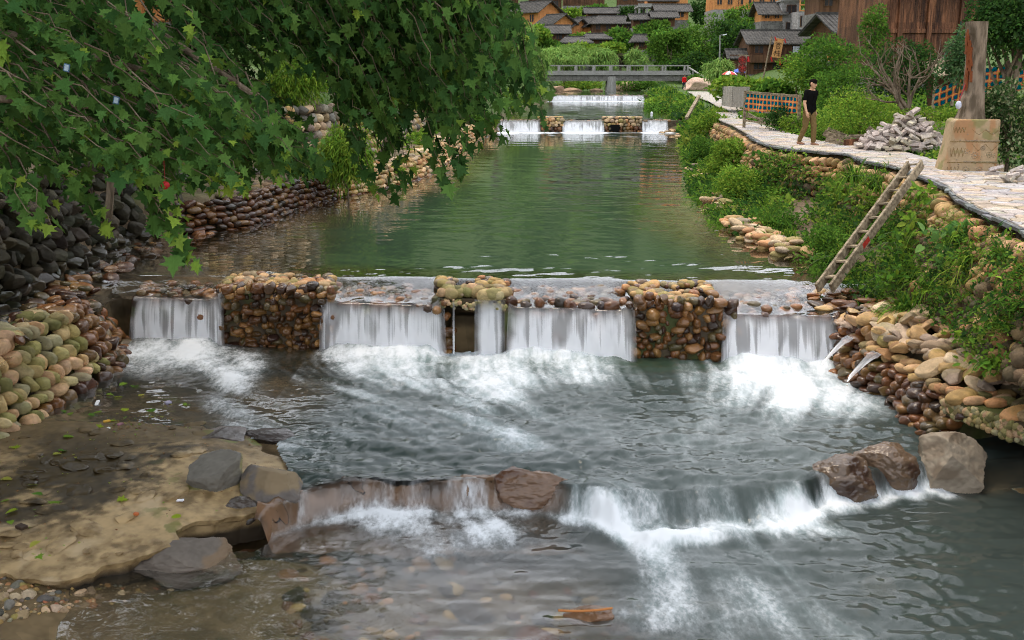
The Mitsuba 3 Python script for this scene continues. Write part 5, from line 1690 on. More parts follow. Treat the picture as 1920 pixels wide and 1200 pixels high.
# weeds on the terrace behind the path and on the left bank
P = []
fy, fx = mono(FAR)
while len(P) < 2300:
    y = 16 + 60 * r.random() ** 1.3
    if r.random() < 0.62:
        x = float(np.interp(y, fy, fx)) + r.uniform(0.05, 9)
        if y < 24 and x < 12.5:
            continue
    else:
        x = float(xl(y)) - r.uniform(1.3, 7)
        if y < 25:
            continue
    if meshkit.fbm(np.array([x * 0.5, y * 0.4, 8.0]), 3, 9) < 0.38:
        continue
    P.append((x, y, float(ground_h(np.array(x), np.array(y)))))
P = np.array(P)
nl_ = 22
k = np.repeat(np.arange(len(P)), nl_)
n = len(k)
Q = P[k] + r.normal(size=(n, 3)) * [0.25, 0.25, 0.09] + [0, 0, 0.12]
sc = np.clip(P[k][:, 1] / 22, 0.8, 2.6)
cl = np.array(LGREEN + MGREEN)[r.integers(8, size=len(P))][k] * (1 + 0.3 * r.uniform(-1, 1, (n, 1)))
v, f, col = leaves(Q, unit(r.normal(size=(n, 3)) * [1, 1, 0.5] + [0, 0, 0.5]), unit(np.array([0, -0.2, 0.9]) + r.normal(size=(n, 3)) * 0.4), 0.10 * sc * r.uniform(0.5, 1.4, n), 'diamond', cl)
put('weeds', (v, f), 'leaf', color=col, flat=True, kind='stuff', label='low green weeds over the terraces on both banks')


def grass_tuft(c, n, L, label, seed, base=LGREEN, lean=(0, 0, 0), cat='grass tuft', spread=0.5):
    r = np.random.default_rng(seed)
    c = np.asarray(c, float)
    d = unit(np.c_[r.normal(size=(n, 2)) * spread, np.full(n, 0.9)] + np.asarray(lean))
    v, f = [], []
    cols = []
    for i in range(n):
        l = L * r.uniform(0.5, 1.15)
        p0 = c + r.normal(size=3) * [0.07, 0.07, 0.02]
        pts = [p0 + d[i] * l * t + np.array([0, 0, -0.75 * l * t ** 2.2 * (0.3 + np.linalg.norm(d[i][:2]))]) for t in np.linspace(0, 1, 6)]
        side = unit(np.cross(d[i], [0.1, 0.2, 1.0])) * 0.012
        vv = []
        for j, p in enumerate(pts):
            wd = [0.8, 1, 0.95, 0.75, 0.45, 0.05][j]
            vv += [p - side * wd, p + side * wd]
        b = len(v) * 12
        v.append(vv)
        for j in range(5):
            f += [[b + 2 * j, b + 2 * j + 1, b + 2 * j + 3], [b + 2 * j, b + 2 * j + 3, b + 2 * j + 2]]
        cols.append(np.tile(leaf_cols(base, 1, r), (12, 1)))
    return put('grass_tuft', (np.array(v).reshape(-1, 3), np.array(f)), 'leaf', color=np.vstack(cols), flat=True, label=label, cat=cat)


for k, (px, py, y, n, L, lean, lab) in enumerate([(1700, 590, 16.0, 150, 0.85, (-0.5, -0.2, 0), 'tuft of long arching grass at the foot of the bank above the rubble'), (1600, 340, 22.6, 170, 0.95, (-0.4, -0.2, 0), 'long pale grass drooping from the wall top below the brick heap'), (1640, 355, 22, 110, 0.7, (-0.3, -0.2, 0.1), 'short bright grass beside the upper part of the ladder'),
                                               (1770, 600, 15.3, 60, 0.5, (-0.3, -0.2, 0), 'thin grass growing from the bank right of the long tuft'), (1480, 450, 22.4, 120, 0.5, (-0.3, -0.1, 0.2), 'grass by the waterline behind the flat toe stones'), (1440, 425, 24, 110, 0.5, (-0.3, -0.1, 0.2), 'pale grass on the bank beside the tip of the toe stones'),
                                               (1850, 640, 14.4, 50, 0.35, (-0.3, -0.3, 0), 'broad bladed tuft low on the bank beside the red rag'), (1320, 345, 36, 90, 0.6, (-0.3, 0, 0.2), 'grass above the small waterline stones'), (1580, 480, 19.6, 70, 0.5, (-0.3, -0.2, 0), 'dark grass tuft behind the foot of the ladder')]):
    grass_tuft(D(px, py, y), n, L, lab, 300 + k, lean=lean, base=LGREEN + MGREEN)


def vine(name, px, py, y, n, size, kind, base, label, seed, rx=0.5, rz=0.5, cat='plant', n_stem=7, parts=True):
    r = np.random.default_rng(seed)
    c = D(px, py, y)
    key = thing(name, label, cat)
    stems, Pn, Dn = [], [], []
    for s in range(n_stem):
        a = c + r.normal(size=3) * [0.1, 0.1, 0.08] + [0.15, 0.1, 0]
        e = c + np.array([r.uniform(-rx, rx * 0.6), r.uniform(-0.3, 0.1), r.uniform(-rz, rz * 0.8)])
        pth = spline([a, (a + e) / 2 + [0, -0.1, 0.18], e], 10)
        stems.append(tube(pth, 0.006, 4))
        for j in range(max(2, n // n_stem)):
            q = pth[r.integers(2, 10)]
            Pn.append(q + r.normal(size=3) * 0.035)
            Dn.append(unit(unit(e - a) * 0.5 + r.normal(size=3) * 0.7 + [-0.2, -0.2, -0.2]))
    put('stems', join(stems), 'paint', parent=key, smooth=True, color=srgb(90, 110, 60))
    Pn, Dn = np.array(Pn), np.array(Dn)
    m = len(Pn)
    ups = unit(np.array([-0.35, -0.7, 0.75]) + r.normal(size=(m, 3)) * 0.3)
    cols = leaf_cols(base, m, r, 0.2)
    sz = size * r.uniform(0.6, 1.2, m)
    if parts:
        for i in range(m):
            v, f, cc = leaves(Pn[i:i + 1], Dn[i:i + 1], ups[i:i + 1], sz[i], kind, cols[i:i + 1])
            put('leaf', (v, f), 'leaf', parent=key, color=cc, flat=True)
    else:
        v, f, cc = leaves(Pn, Dn, ups, sz, kind, cols)
        put('foliage', (v, f), 'leaf', parent=key, color=cc, flat=True)


vine('broadleaf_vine', 1800, 455, 15.6, 84, 0.15, 'heart', [srgb(84, 128, 66), srgb(98, 142, 72), srgb(110, 150, 84)], 'vine with big rounded leaves hanging from the wall right of the ladder', 401, rx=0.7, rz=0.55, n_stem=9)
vine('leafy_weed', 1725, 395, 18.6, 70, 0.17, 'oval', LGREEN, 'bright leafy weed growing from the wall just right of the ladder top', 402, rx=0.6, rz=0.5)
vine('leafy_weed', 1660, 470, 17.6, 70, 0.12, 'oval', MGREEN, 'green weed under the ladder on the lower bank', 403, rx=0.5, rz=0.4, parts=False)
vine('leafy_weed', 1860, 560, 14.2, 90, 0.10, 'oval', LGREEN, 'bushy weed on the lower bank near the red rag', 404, rx=0.5, rz=0.4, parts=False)
vine('leafy_weed', 1890, 480, 13.7, 60, 0.09, 'oval', LGREEN, 'weed sprouting between the wall cobbles at the right edge', 405, rx=0.3, rz=0.3, parts=False)
vine('leafy_weed', 1540, 500, 19, 90, 0.10, 'oval', MGREEN, 'leafy weed overhanging the brown shallows behind the ladder', 406, rx=0.5, rz=0.3, parts=False)
vine('leafy_weed', 1660, 530, 17.2, 90, 0.12, 'oval', MGREEN, 'leafy weed low on the bank to the right of the ladder foot', 407, rx=0.5, rz=0.35, parts=False)
vine('leafy_weed', 1640, 340, 21, 60, 0.14, 'thin', LGREEN, 'narrow leaved weed at the wall top left of the ladder', 408, rx=0.6, rz=0.4, parts=False)
vine('leafy_weed', 1780, 520, 15.4, 90, 0.12, 'thin', LGREEN, 'narrow leaved weed below the rounded leaf vine', 409, rx=0.5, rz=0.4, parts=False)
for k, (px, py) in enumerate([(1745, 330 + 110), (1840, 415), (1800, 545)]):
    c = D(px, py, 17.4 - 1.4 * k * (k < 2) - 2 * (k == 2))
    r = np.random.default_rng(420 + k)
    key = thing('fern', ['fern on the wall face right of the ladder', 'fern arching from the wall above the rounded leaf vine', 'fern low on the bank above the rubble'][k], 'fern')
    for q in range(11):
        a = r.uniform(0, 6.28)
        d = unit(np.array([math.cos(a) - 0.4, math.sin(a) - 0.4, 0.8]))
        L = r.uniform(0.3, 0.5)
        pth = np.array([c + d * L * t + np.array([0, 0, -0.5 * L * t * t]) for t in np.linspace(0, 1, 12)])
        tn = unit(np.gradient(pth, axis=0))
        sd = unit(np.cross(tn, [0, 0, 1.0]))
        w = np.sin(np.linspace(0.25, 3.0, 12)) * 0.11 + 0.015
        Pn, Dn = np.vstack([pth, pth]), np.vstack([sd + tn * 0.4, -sd + tn * 0.4])
        v, f, cc = leaves(Pn, Dn, np.tile([0, -0.2, 1.0], (24, 1)), np.r_[w, w], 'thin', leaf_cols(LGREEN, 24, r, 0.12))
        put('frond', (v * 1.0, f), 'leaf', parent=key, color=cc, flat=True)
r = np.random.default_rng(66)
for k in range(26):
    y = 12.2 + 20 * r.random() ** 1.4
    dn_ = r.uniform(0.15, 1.5)
    p = np.array([float(edge_x(y)) - 0.10 - 0.34 * dn_, y, float(pathz(y)) - dn_])
    n0 = len(labels)
    grass_tuft(p, r.integers(25, 60), r.uniform(0.35, 0.75), 'grass tuft sprouting from the retaining wall', 600 + k, lean=(-0.6, -0.25, 0), base=LGREEN + MGREEN)
    labels[[q for q in labels if q.startswith('grass_tuft')][-1]]['group'] = 'grass tufts sprouting from the retaining wall'
for k in range(22):
    y = 12.2 + 15 * r.random() ** 1.3
    dn_ = r.uniform(0.3, 1.5)
    c = np.array([float(edge_x(y)) - 0.12 - 0.34 * dn_, y, float(pathz(y)) - dn_])
    key = thing('fern', 'small fern growing out of the retaining wall', 'fern', 'ferns growing out of the retaining wall')
    V2, F2, C2 = [], [], []
    for q in range(9):
        a = r.uniform(0, 6.28)
        d = unit(np.array([math.cos(a) - 0.7, math.sin(a) - 0.3, 0.6]))
        L = r.uniform(0.2, 0.42)
        pth = np.array([c + d * L * t + np.array([0, 0, -0.6 * L * t * t]) for t in np.linspace(0, 1, 10)])
        tn = unit(np.gradient(pth, axis=0))
        sd = unit(np.cross(tn, [0, 0, 1.0]))
        w = np.sin(np.linspace(0.25, 3.0, 10)) * 0.085 + 0.012
        v, f, cc = leaves(np.vstack([pth, pth]), np.vstack([sd + tn * 0.4, -sd + tn * 0.4]), np.tile([0, -0.2, 1.0], (20, 1)), np.r_[w, w], 'thin', leaf_cols(LGREEN + MGREEN, 20, r, 0.12))
        F2.append(f + sum(len(z) for z in V2))
        V2.append(v)
        C2.append(cc)
    put('fronds', (np.vstack(V2), np.vstack(F2)), 'leaf', parent=key, color=np.vstack(C2), flat=True)
rag = [D(1893, 560, 13.8), D(1884, 580, 13.75), D(1898, 600, 13.8), D(1888, 615, 13.75)]
put('red_rag', tube(spline(rag[:2] , 6), 0.03, 5), 'paint', smooth=True, color=srgb(190, 40, 34), label='small red rag caught higher in the bank plants', cat='rag')
put('red_rag', tube(spline(rag[2:], 6), 0.03, 5), 'paint', smooth=True, color=srgb(190, 40, 34), label='small red rag hanging lower in the bank plants', cat='rag')

# bare branching shrub before the plank house
r = np.random.default_rng(63)
bk = thing('bare_shrub', 'leafless branching shrub with pale grey limbs in front of the plank house', 'shrub')
base = D(1703, 212, 29.5)
def grow(p, d, L, rad, lvl, out):
    n = 6
    pts = [p]
    for i in range(n):
        d = unit(d + r.normal(size=3) * 0.10 + np.array([0, 0, 0.05]))
        pts.append(pts[-1] + d * L / n)
    out.append(tube(np.array(pts), np.linspace(rad, rad * 0.62, n + 1), 6))
    if lvl > 0:
        for q in range(3 if lvl > 1 else 3):
            i = n if q == 0 else r.integers(2, n)
            grow(pts[i], unit(d + r.normal(size=3) * 0.55 + [0, 0, 0.15]), L * r.uniform(0.55, 0.8), rad * 0.55, lvl - 1, out)
for k, dx in enumerate((-0.75, -0.35, 0.05, 0.28, -0.95)):
    o = []
    grow(base + r.normal(size=3) * 0.05, unit(np.array([dx, r.normal() * 0.2, 0.9])), r.uniform(0.9, 1.2), 0.055, 3, o)
    put('limb', join(o), 'bark', parent=bk, smooth=True)

# ---------------------------------------------------------------- the plane tree over the left bank
r = np.random.default_rng(71)
plane = thing('plane_tree', 'plane tree leaning over the left bank, big lobed leaves hanging above the water', 'tree')
root = np.array([-10.2, 12.5, 1.7])
fork = np.array([-9.4, 12.3, 4.6])
put('trunk', tube(spline([root, root + [0.2, 0, 1.4], fork], 14), np.linspace(0.46, 0.34, 14), 16), 'bark', parent=plane, smooth=True)
LP, LD, LU, LS, LC = [], [], [], [], []
LEAFC = [srgb(88, 124, 62), srgb(74, 110, 56), srgb(100, 136, 66), srgb(66, 100, 54)]
TIPC = [srgb(150, 178, 74), srgb(134, 166, 70)]
twigs = []


def spray(tip, head, L, n, size, tipc=0.12, sag=0.35, up=(0.15, -0.55, 0.8)):
    """A leafy twig that ends at tip, coming from the direction -head."""
    head = unit(np.asarray(head, float))
    t = np.linspace(0, 1, 9)
    pts = tip - head * L * (1 - t)[:, None] + np.array([0, 0, sag * L])[None] * ((1 - t) ** 2)[:, None] * 0.5 - np.array([0, 0, 0.12 * L]) * (t ** 2)[:, None]
    pts[1:-1] += r.normal(size=(7, 3)) * 0.02
    twigs.append(tube(pts, np.linspace(0.0065, 0.0025, 9), 4))
    for i in range(n):
        u = 1 - 0.95 * (i / n) ** 1.2
        p = np.array([np.interp(u, t, pts[:, k]) for k in range(3)])
        side = unit(np.cross(head, [0, 0, 1.0])) * (1 if i % 2 else -1)
        d = unit(head * 0.35 + side * r.uniform(0.2, 0.7) + np.array([0, 0, -r.uniform(0.35, 0.9)]) + r.normal(size=3) * 0.22)
        LP.append(p + d * 0.05 + r.normal(size=3) * 0.02)
        LD.append(d)
        LU.append(unit(np.array(up) + r.normal(size=3) * 0.38))
        young = i < 4 and r.random() < tipc
        LS.append(size * r.uniform(0.45, 1.2) * (0.8 if young else 1))
        LC.append((TIPC if young else LEAFC)[r.integers(2 if young else 4)] * r.uniform(0.6, 1.3))


def poly_pts(poly, n):
    g = Polygon(poly)
    x0, y0, x1, y1 = g.bounds
    out = []
    while len(out) < n:
        p = (r.uniform(x0, x1), r.uniform(y0, y1))
        if contains_xy(g, *p):
            out.append(p)
    return out


# near, lit boughs at the left
for px, py in poly_pts([(-60, -20), (230, -40), (330, 60), (470, 190), (560, 270), (555, 300), (440, 330), (330, 330), (240, 300), (170, 300), (60, 330), (-60, 330)], 240):
    y = r.uniform(6.4, 9.0)
    spray(D(px, py, y), (0.85, r.normal() * 0.25, -0.38), r.uniform(0.5, 0.85), r.integers(15, 22), 0.094)
for px, py in poly_pts([(150, 40), (480, 110), (620, 250), (600, 320), (420, 320), (250, 230), (100, 150)], 190):
    spray(D(px, py, r.uniform(8.5, 11)), (0.85, r.normal() * 0.25, -0.35), r.uniform(0.6, 0.95), r.integers(16, 23), 0.102)
for px, py, y in ((72, 375, 6.6), (75, 345, 6.7), (185, 385, 6.9), (178, 370, 7.0), (250, 300, 6.6), (225, 295, 6.6), (345, 465, 7.0), (352, 455, 7.05), (338, 425, 7.0), (330, 390, 7.0), (325, 365, 7.0), (450, 330, 7.2), (440, 310, 7.2), (545, 268, 7.4), (525, 270, 7.5), (460, 205, 7.4), (362, 152, 7.2), (365, 140, 7.2), (105, 35, 6.6), (130, 45, 6.6), (10, 72, 6.4), (95, 405, 6.5), (20, 330, 6.5), (395, 80, 7.5), (350, 30, 7.3), (285, 70, 7.1), (415, 320, 7.3), (530, 320, 7.7), (60, 385, 6.5), (190, 400, 6.9)):
    spray(D(px, py, y), (0.55, r.normal() * 0.2, -0.7), 0.5, 13, 0.128, tipc=0.75)
for px, py in poly_pts([(330, -40), (600, -40), (640, 90), (560, 130), (520, 60), (480, 150), (400, 110)], 110):
    spray(D(px, py, r.uniform(9, 12.5)), (0.7, r.normal() * 0.3, -0.5), r.uniform(0.5, 0.9), r.integers(14, 20), 0.115, tipc=0.03, up=(0.1, -0.1, 1.0))
# darker mass over the pool, seen from below
DK = [(480, -60), (945, -60), (975, 30), (965, 105), (985, 130), (960, 160), (880, 190), (845, 235), (800, 190), (750, 205), (735, 250), (705, 205), (670, 250), (640, 150), (560, 80), (480, 30)]
for px, py in poly_pts(DK, 560):
    spray(D(px, py, r.uniform(9.5, 14)), (0.5, r.normal() * 0.4, -0.75), r.uniform(0.5, 0.9), r.integers(14, 20), 0.125, tipc=0.02, up=(0.1, 0.1, 1.0))
for px, py, y in ((848, 305, 11), (860, 300, 11), (835, 280, 11), (750, 315, 11.3), (742, 300, 11.3), (880, 240, 11.5), (905, 225, 11.7), (960, 195, 12), (985, 200, 12), (1010, 165, 12.2), (1020, 150, 12.3), (975, 120, 12), (960, 70, 12), (1000, 180, 12.1), (720, 300, 11.2), (765, 280, 11.4)):
    for q in range(2):
        spray(D(px, py, y) + r.normal(size=3) * 0.12, (0.35, r.normal() * 0.2, -0.85), 0.6, 13, 0.145, tipc=0.1, up=(0.3, -0.2, 0.9))
# boughs
for a, b, c, R in ((fork, (-6.5, 10.5, 5.0), D(480, 180, 8.6), 0.16), (fork, (-6, 9.0, 4.3), D(300, 140, 7.4), 0.13), (fork, (-5.2, 12, 5.6), D(760, 60, 12), 0.18), (fork, (-4.0, 12.5, 5.8), D(930, 90, 12.5), 0.15), (fork, (-6.6, 8.2, 3.8), D(180, 200, 7), 0.12), (fork, (-5, 12.8, 5), D(700, 160, 12.4), 0.12), (fork, (-4, 11.0, 5.2), D(830, 150, 11.2), 0.10)):
    put('bough', tube(spline([a, b, c], 22), np.linspace(R, 0.02, 22), 8), 'bark', parent=plane, smooth=True)
put('twigs', join(twigs), 'bark', parent=plane, smooth=True, kind='stuff')
# the rest of its crown, out of view above, thickened to darken what hangs below
n = 20000
Pn, o, k, sh, tips = crown_pts((-5.8, 12.5, 7.2), (6.6, 7.0, 2.2), 13000, r, 70, 0.26, 0.3)
P2, o2, k, sh, tips = crown_pts((-3.4, 12.4, 6.0), (3.6, 3.8, 1.3), 7000, r, 40, 0.28, 0.4)
P3, o3, k, sh, tips = crown_pts((-4.2, 7.2, 6.6), (4.4, 4.6, 1.5), 8000, r, 44, 0.28, 0.35)
Pn, o = np.vstack([Pn, P2, P3]), np.vstack([o, o2, o3])
n = len(Pn)
Pn[:, 2] = np.maximum(Pn[:, 2], 4.0 + 0.064 * Pn[:, 1])
LP = np.vstack([LP, Pn])
LD = np.vstack([LD, unit(o + r.normal(size=(n, 3)) * 0.6 + [0, 0, -0.5])])
LU = np.vstack([LU, unit(np.array([0, 0, 1.0]) + r.normal(size=(n, 3)) * 0.4)])
LS = np.r_[LS, r.uniform(0.15, 0.24, n)]
LC = np.vstack([LC, leaf_cols(LEAFC, n, r)])
d = np.linalg.norm(LP - EYE, axis=1) / LS
inview = np.array([(abs((p - EYE)[0]) < 0.50 * p[1]) and ((p - EYE)[2] < 0.055 * p[1]) for p in LP])
order = np.argsort(np.where(inview, d, 1e6))
for i in order[:290]:
    v, f, cc = leaves(LP[i:i + 1], LD[i:i + 1], LU[i:i + 1], LS[i], 'plane', LC[i:i + 1])
    put('leaf', (v, f), 'leaf', parent=plane, color=cc, flat=True)
i = order[290:]
v, f, cc = leaves(LP[i], LD[i], LU[i], LS[i], 'plane', LC[i])
put('foliage', (v, f), 'leaf', parent=plane, color=cc, flat=True, kind='stuff')
print('plane leaves', len(LP))
put('slim_trunk', tube(spline([D(203, 410, 16.8), D(206, 370, 16.85), D(210, 300, 16.9)], 10), 0.062, 10), 'bark', smooth=True, label='slim brown sapling trunk standing before the dark boulder wall', cat='tree')
# trinkets hung in the leaves
for k, (px, py, y) in enumerate(((125, 127, 6.3), (218, 188, 6.5))):
    put('tag', box(0.035, 0.004, 0.045, at=D(px, py, y), ry=0.25), 'paint', color=srgb(60, 90, 120), label=['small blue card caught in the upper plane leaves', 'small blue card caught lower in the plane leaves'][k], cat='card')
    put('tag_face', box(0.024, 0.002, 0.034, at=D(px, py, y) + [0, -0.0035, 0], ry=0.25), 'paint', parent=list(scene)[-1], color=srgb(150, 170, 180))
lt_ = D(310, 347, 6.8)
m = ICO[2].copy()
m.vertices = m.vertices * [0.028, 0.028, 0.024] + lt_
put('hanging_ornament', TriM(m.vertices, m.faces), 'paint', smooth=True, color=srgb(190, 40, 44), label='small red ornament hanging from the plane tree above the shadowed wall', cat='ornament')
put('cord', tube([lt_ + [0, 0, 0.02], lt_ + [0.002, 0, 0.17]], 0.003, 4), 'paint', parent='hanging_ornament', color=srgb(150, 30, 36))
put('tassel', tube([lt_ - [0, 0, 0.02], lt_ - [0.002, 0, 0.075]], [0.012, 0.006], 6), 'paint', parent='hanging_ornament', color=srgb(160, 30, 36))

# ---------------------------------------------------------------- trees of the left bank and the valley
def far_tree(name, px, py, y, rx, ry, n, size, kind, base, label, seed, trunk_to=None, **kw):
    c, rad = at_px(px, py, y, rx, ry)
    g = float(ground_h(np.array(c[0]), np.array(c[1])))
    b = (c[0] + 0.05 * rad[0], c[1], g - 0.2)
    return shrub(name, c, rad, n, size, kind, base, label, kw.pop('cat', 'tree'), seed, trunk=b, tr=kw.pop('tr', 0.02 * max(rad) + 0.05), mat='leaf_far', **kw)


far_tree('bamboo', 650, 290, 30, 60, 70, 5200, 0.20, 'thin', LGREEN, 'clump of bright green bamboo drooping over the bank behind the plane tree', 501, cat='bamboo', droop=1.0, tr=0.03)
far_tree('bamboo', 545, 130, 34, 70, 75, 4500, 0.22, 'thin', LGREEN, 'tall bright bamboo seen through the gap in the plane leaves', 502, cat='bamboo', droop=0.9, tr=0.03)
for k, (x, y, z, rx, rz, lab) in enumerate(((-10.0, 24.0, 8.2, 5.2, 4.4, 'large shade tree on the left bank just upstream of the plane tree'), (-9.0, 34.0, 9.2, 5.2, 4.8, 'second large shade tree on the left bank above the rubble wall'))):
    shrub('shade_tree', (x, y, z), (rx, rx, rz), 7000, 0.26, 'diamond', DGREEN + MGREEN, lab, 'tree', 515 + k, lumps=46, lump_r=0.28, trunk=(x - 1.5, y, 1.8), tr=0.26, mat='leaf_far')
far_tree('tree', 600, 40, 40, 90, 70, 3800, 0.25, 'diamond', MGREEN, 'green tree on the left bank above the bamboo', 503)
far_tree('tree', 790, 175, 52, 60, 40, 2600, 0.22, 'diamond', MGREEN, 'green tree on the terrace behind the rubble wall', 504)
far_tree('tree', 860, 110, 75, 70, 60, 3000, 0.3, 'diamond', LGREEN, 'light green tree behind the tip of the plane tree', 505)
far_tree('tree', 720, 80, 55, 70, 60, 2600, 0.28, 'diamond', MGREEN, 'tree half seen behind the darkest plane leaves', 506)
far_tree('tree', 380, 90, 38, 120, 90, 3500, 0.28, 'diamond', DGREEN, 'dark tree on the slope at the upper left behind the plane leaves', 507)
far_tree('tree', 150, 150, 30, 130, 120, 3500, 0.28, 'diamond', DGREEN, 'dark tree rising behind the boulder wall', 508)
far_tree('tree', 20, 60, 32, 120, 110, 3000, 0.28, 'diamond', DGREEN, 'dark tree at the upper left corner of the bank', 509)
far_tree('bank_bush', 950, 190, 78, 40, 22, 1800, 0.2, 'diamond', LGREEN, 'bright bush on the left bank beside the second weir', 510, cat='bush', tr=0.03)
far_tree('bank_bush', 1000, 180, 98, 26, 16, 1300, 0.22, 'diamond', MGREEN, 'bush at the left end of the far weir', 511, cat='bush', tr=0.03)
far_tree('bank_bush', 905, 225, 60, 30, 18, 1500, 0.16, 'diamond', MGREEN, 'bush leaning over the left end of the second weir', 512, cat='bush', tr=0.03)
for k, (px, py, rx, ry, y, lab) in enumerate(((735, 325, 26, 12, 35, 'low green weeds on the ledge of the left bank'), (792, 275, 22, 14, 43, 'round green weed clump at the foot of the rubble wall'), (610, 325, 40, 14, 31, 'grassy clump on the revetment under the bamboo'), (760, 290, 26, 10, 40, 'flat green plants below the rubble wall'))):
    far_tree('weed_clump', px, py, y, rx, ry, 1100, 0.09, 'diamond', LGREEN, lab, 520 + k, cat='plant', tr=0.02)
far_tree('willow', 985, 110, 105, 42, 68, 5200, 0.55, 'thin', WILLOW, 'tall pale willow at the left end of the bridge', 530, droop=1.4, tr=0.18)
far_tree('willow', 1062, 108, 128, 52, 26, 3200, 0.6, 'thin', WILLOW, 'broad pale willow behind the left half of the bridge', 531, droop=1.3, tr=0.18)
far_tree('willow', 1126, 108, 131, 36, 20, 2600, 0.6, 'thin', WILLOW, 'rounded willow behind the middle of the bridge', 532, droop=1.3, tr=0.18)
far_tree('willow', 1192, 112, 133, 20, 20, 1600, 0.6, 'thin', WILLOW, 'small pale willow behind the bridge next to the dark trees', 533, droop=1.3, tr=0.18)
far_tree('willow', 1344, 132, 100, 30, 24, 1800, 0.5, 'thin', WILLOW, 'small willow beside the lamp post', 534, droop=1.2, tr=0.14)
far_tree('dark_tree', 1163, 118, 134, 14, 14, 700, 0.5, 'diamond', [srgb(90, 84, 66), srgb(76, 74, 60)], 'brownish shrub between two willows behind the bridge', 535)
BROAD = [srgb(92, 128, 50), srgb(80, 116, 46), srgb(104, 140, 54), srgb(72, 106, 44)]
for k, (px, py, rx, ry, y, lab) in enumerate(((1258, 98, 52, 44, 140, 'large round broadleaf tree right behind the bridge'), (1318, 78, 56, 48, 146, 'tallest dense broadleaf tree behind the bridge end'), (1375, 92, 46, 54, 138, 'dark leafy tree behind the lamp post'), (1402, 42, 46, 40, 155, 'airy tree below the orange timber building'), (1240, 70, 34, 30, 152, 'round broadleaf tree above the bridge, nearest the village'), (1440, 62, 36, 26, 146, 'tree crowding the left corner of the tiled house'), (1300, 125, 40, 24, 136, 'low dense tree behind the right end of the bridge'))):
    far_tree('broadleaf_tree', px, py, y, rx, ry, 5200, 0.42, 'diamond', BROAD if k not in (2, 6) else DGREEN + MGREEN[:1], lab, 540 + k, lumps=46, lump_r=0.26)
for k, (px, py, rx, ry, y, base, lab) in enumerate(((1105, 78, 40, 14, 165, LGREEN, 'row of light trees above the curved roofs'), (1165, 75, 42, 22, 160, MGREEN, 'trees left of the big broadleaf trees'), (1120, 22, 40, 12, 215, MGREEN, 'shrubby slope between the upper and lower houses'), (1070, 30, 36, 14, 210, LGREEN, 'light green thicket above the ochre gables'), (1185, 30, 26, 18, 200, DGREEN, 'dark trees left of the concrete building'), (955, 20, 22, 14, 210, DGREEN, 'dark tree left of the ochre houses'), (1320, 20, 30, 30, 215, DGREEN, 'dark wooded gap between the two orange buildings'), (1030, 88, 26, 12, 150, MGREEN, 'green trees behind the tall willow'), (1215, 62, 24, 14, 165, MGREEN, 'trees below the concrete building'), (1000, 70, 30, 22, 150, LGREEN, 'pale trees rising over the tall willow'), (1480, 5, 60, 14, 240, MGREEN, 'trees on the ridge behind the brick tower'), (1085, 92, 30, 8, 148, LGREEN, 'light shrubs below the curved roofs'), (1145, 92, 26, 10, 150, LGREEN, 'yellow green shrubs right of the curved roofs'))):
    far_tree('village_tree', px, py, y, rx, ry, 1900, 0.6, 'diamond', base, lab, 560 + k, lumps=34, lump_r=0.28)
far_tree('bank_bush', 1085, 160, 127, 55, 8, 1500, 0.3, 'diamond', LGREEN, 'grassy bank plants under the left span of the bridge', 580, cat='bush', tr=0.03)
far_tree('bank_bush', 1195, 158, 127, 45, 9, 1500, 0.3, 'diamond', MGREEN, 'bank plants under the right span of the bridge', 581, cat='bush', tr=0.03)
far_tree('bank_bush', 1303, 146, 114, 14, 8, 700, 0.2, 'diamond', MGREEN, 'small bush behind the person in red', 582, cat='bush', tr=0.03)

# woods on the hillside above and beside the village, too far to count
r = np.random.default_rng(72)
V_, F_, C_ = [], [], []
cnt = 0
for k in range(1700):
    y = r.uniform(205, 470)
    x = r.uniform(-0.75 * y, 0.75 * y)
    z = float(ground_h(np.array(x), np.array(y)))
    if y < 290 and -20 < x < 80:
        continue
    s = r.uniform(2.5, 5.0)
    n = 110
    o = unit(r.normal(size=(n, 3)))
    o[:, 2] = np.abs(o[:, 2])
    P = np.array([x, y, z]) + o * [s, s, s * 1.25] * r.uniform(0.75, 1.08, (n, 1))
    v, f, cc = leaves(P, unit(o * 0.4 + r.normal(size=(n, 3)) * 0.6), unit(o + [0, 0, 0.5] + r.normal(size=(n, 3)) * 0.3), 1.5 * r.uniform(0.6, 1.2, n), 'diamond', leaf_cols(MGREEN + DGREEN + LGREEN[:2], 1, r)[[0] * n] * (1 + 0.3 * r.uniform(-1, 1, (n, 1))))
    V_.append(v)
    F_.append(f + cnt)
    C_.append(cc)
    cnt += len(v)
for k in range(420):        # the slopes either side of the valley
    y = r.uniform(60, 205)
    x = (-r.uniform(26, 70) - 0.1 * y) if r.random() < 0.55 else r.uniform(45, 110)
    z = float(ground_h(np.array(x), np.array(y)))
    s = r.uniform(2.0, 4.0)
    n = 90
    o = unit(r.normal(size=(n, 3)))
    o[:, 2] = np.abs(o[:, 2])
    P = np.array([x, y, z]) + o * [s, s, s * 1.25] * r.uniform(0.75, 1.08, (n, 1))
    v, f, cc = leaves(P, unit(o * 0.4 + r.normal(size=(n, 3)) * 0.6), unit(o + [0, 0, 0.5] + r.normal(size=(n, 3)) * 0.3), 1.2 * r.uniform(0.6, 1.2, n), 'diamond', leaf_cols(MGREEN + DGREEN, 1, r)[[0] * n] * (1 + 0.3 * r.uniform(-1, 1, (n, 1))))
    V_.append(v)
    F_.append(f + cnt)
    C_.append(cc)
    cnt += len(v)
put('hillside_woods', (np.vstack(V_), np.vstack(F_)), 'leaf_far', color=np.vstack(C_), flat=True, kind='stuff', label='far off woods covering the hillside around the village')

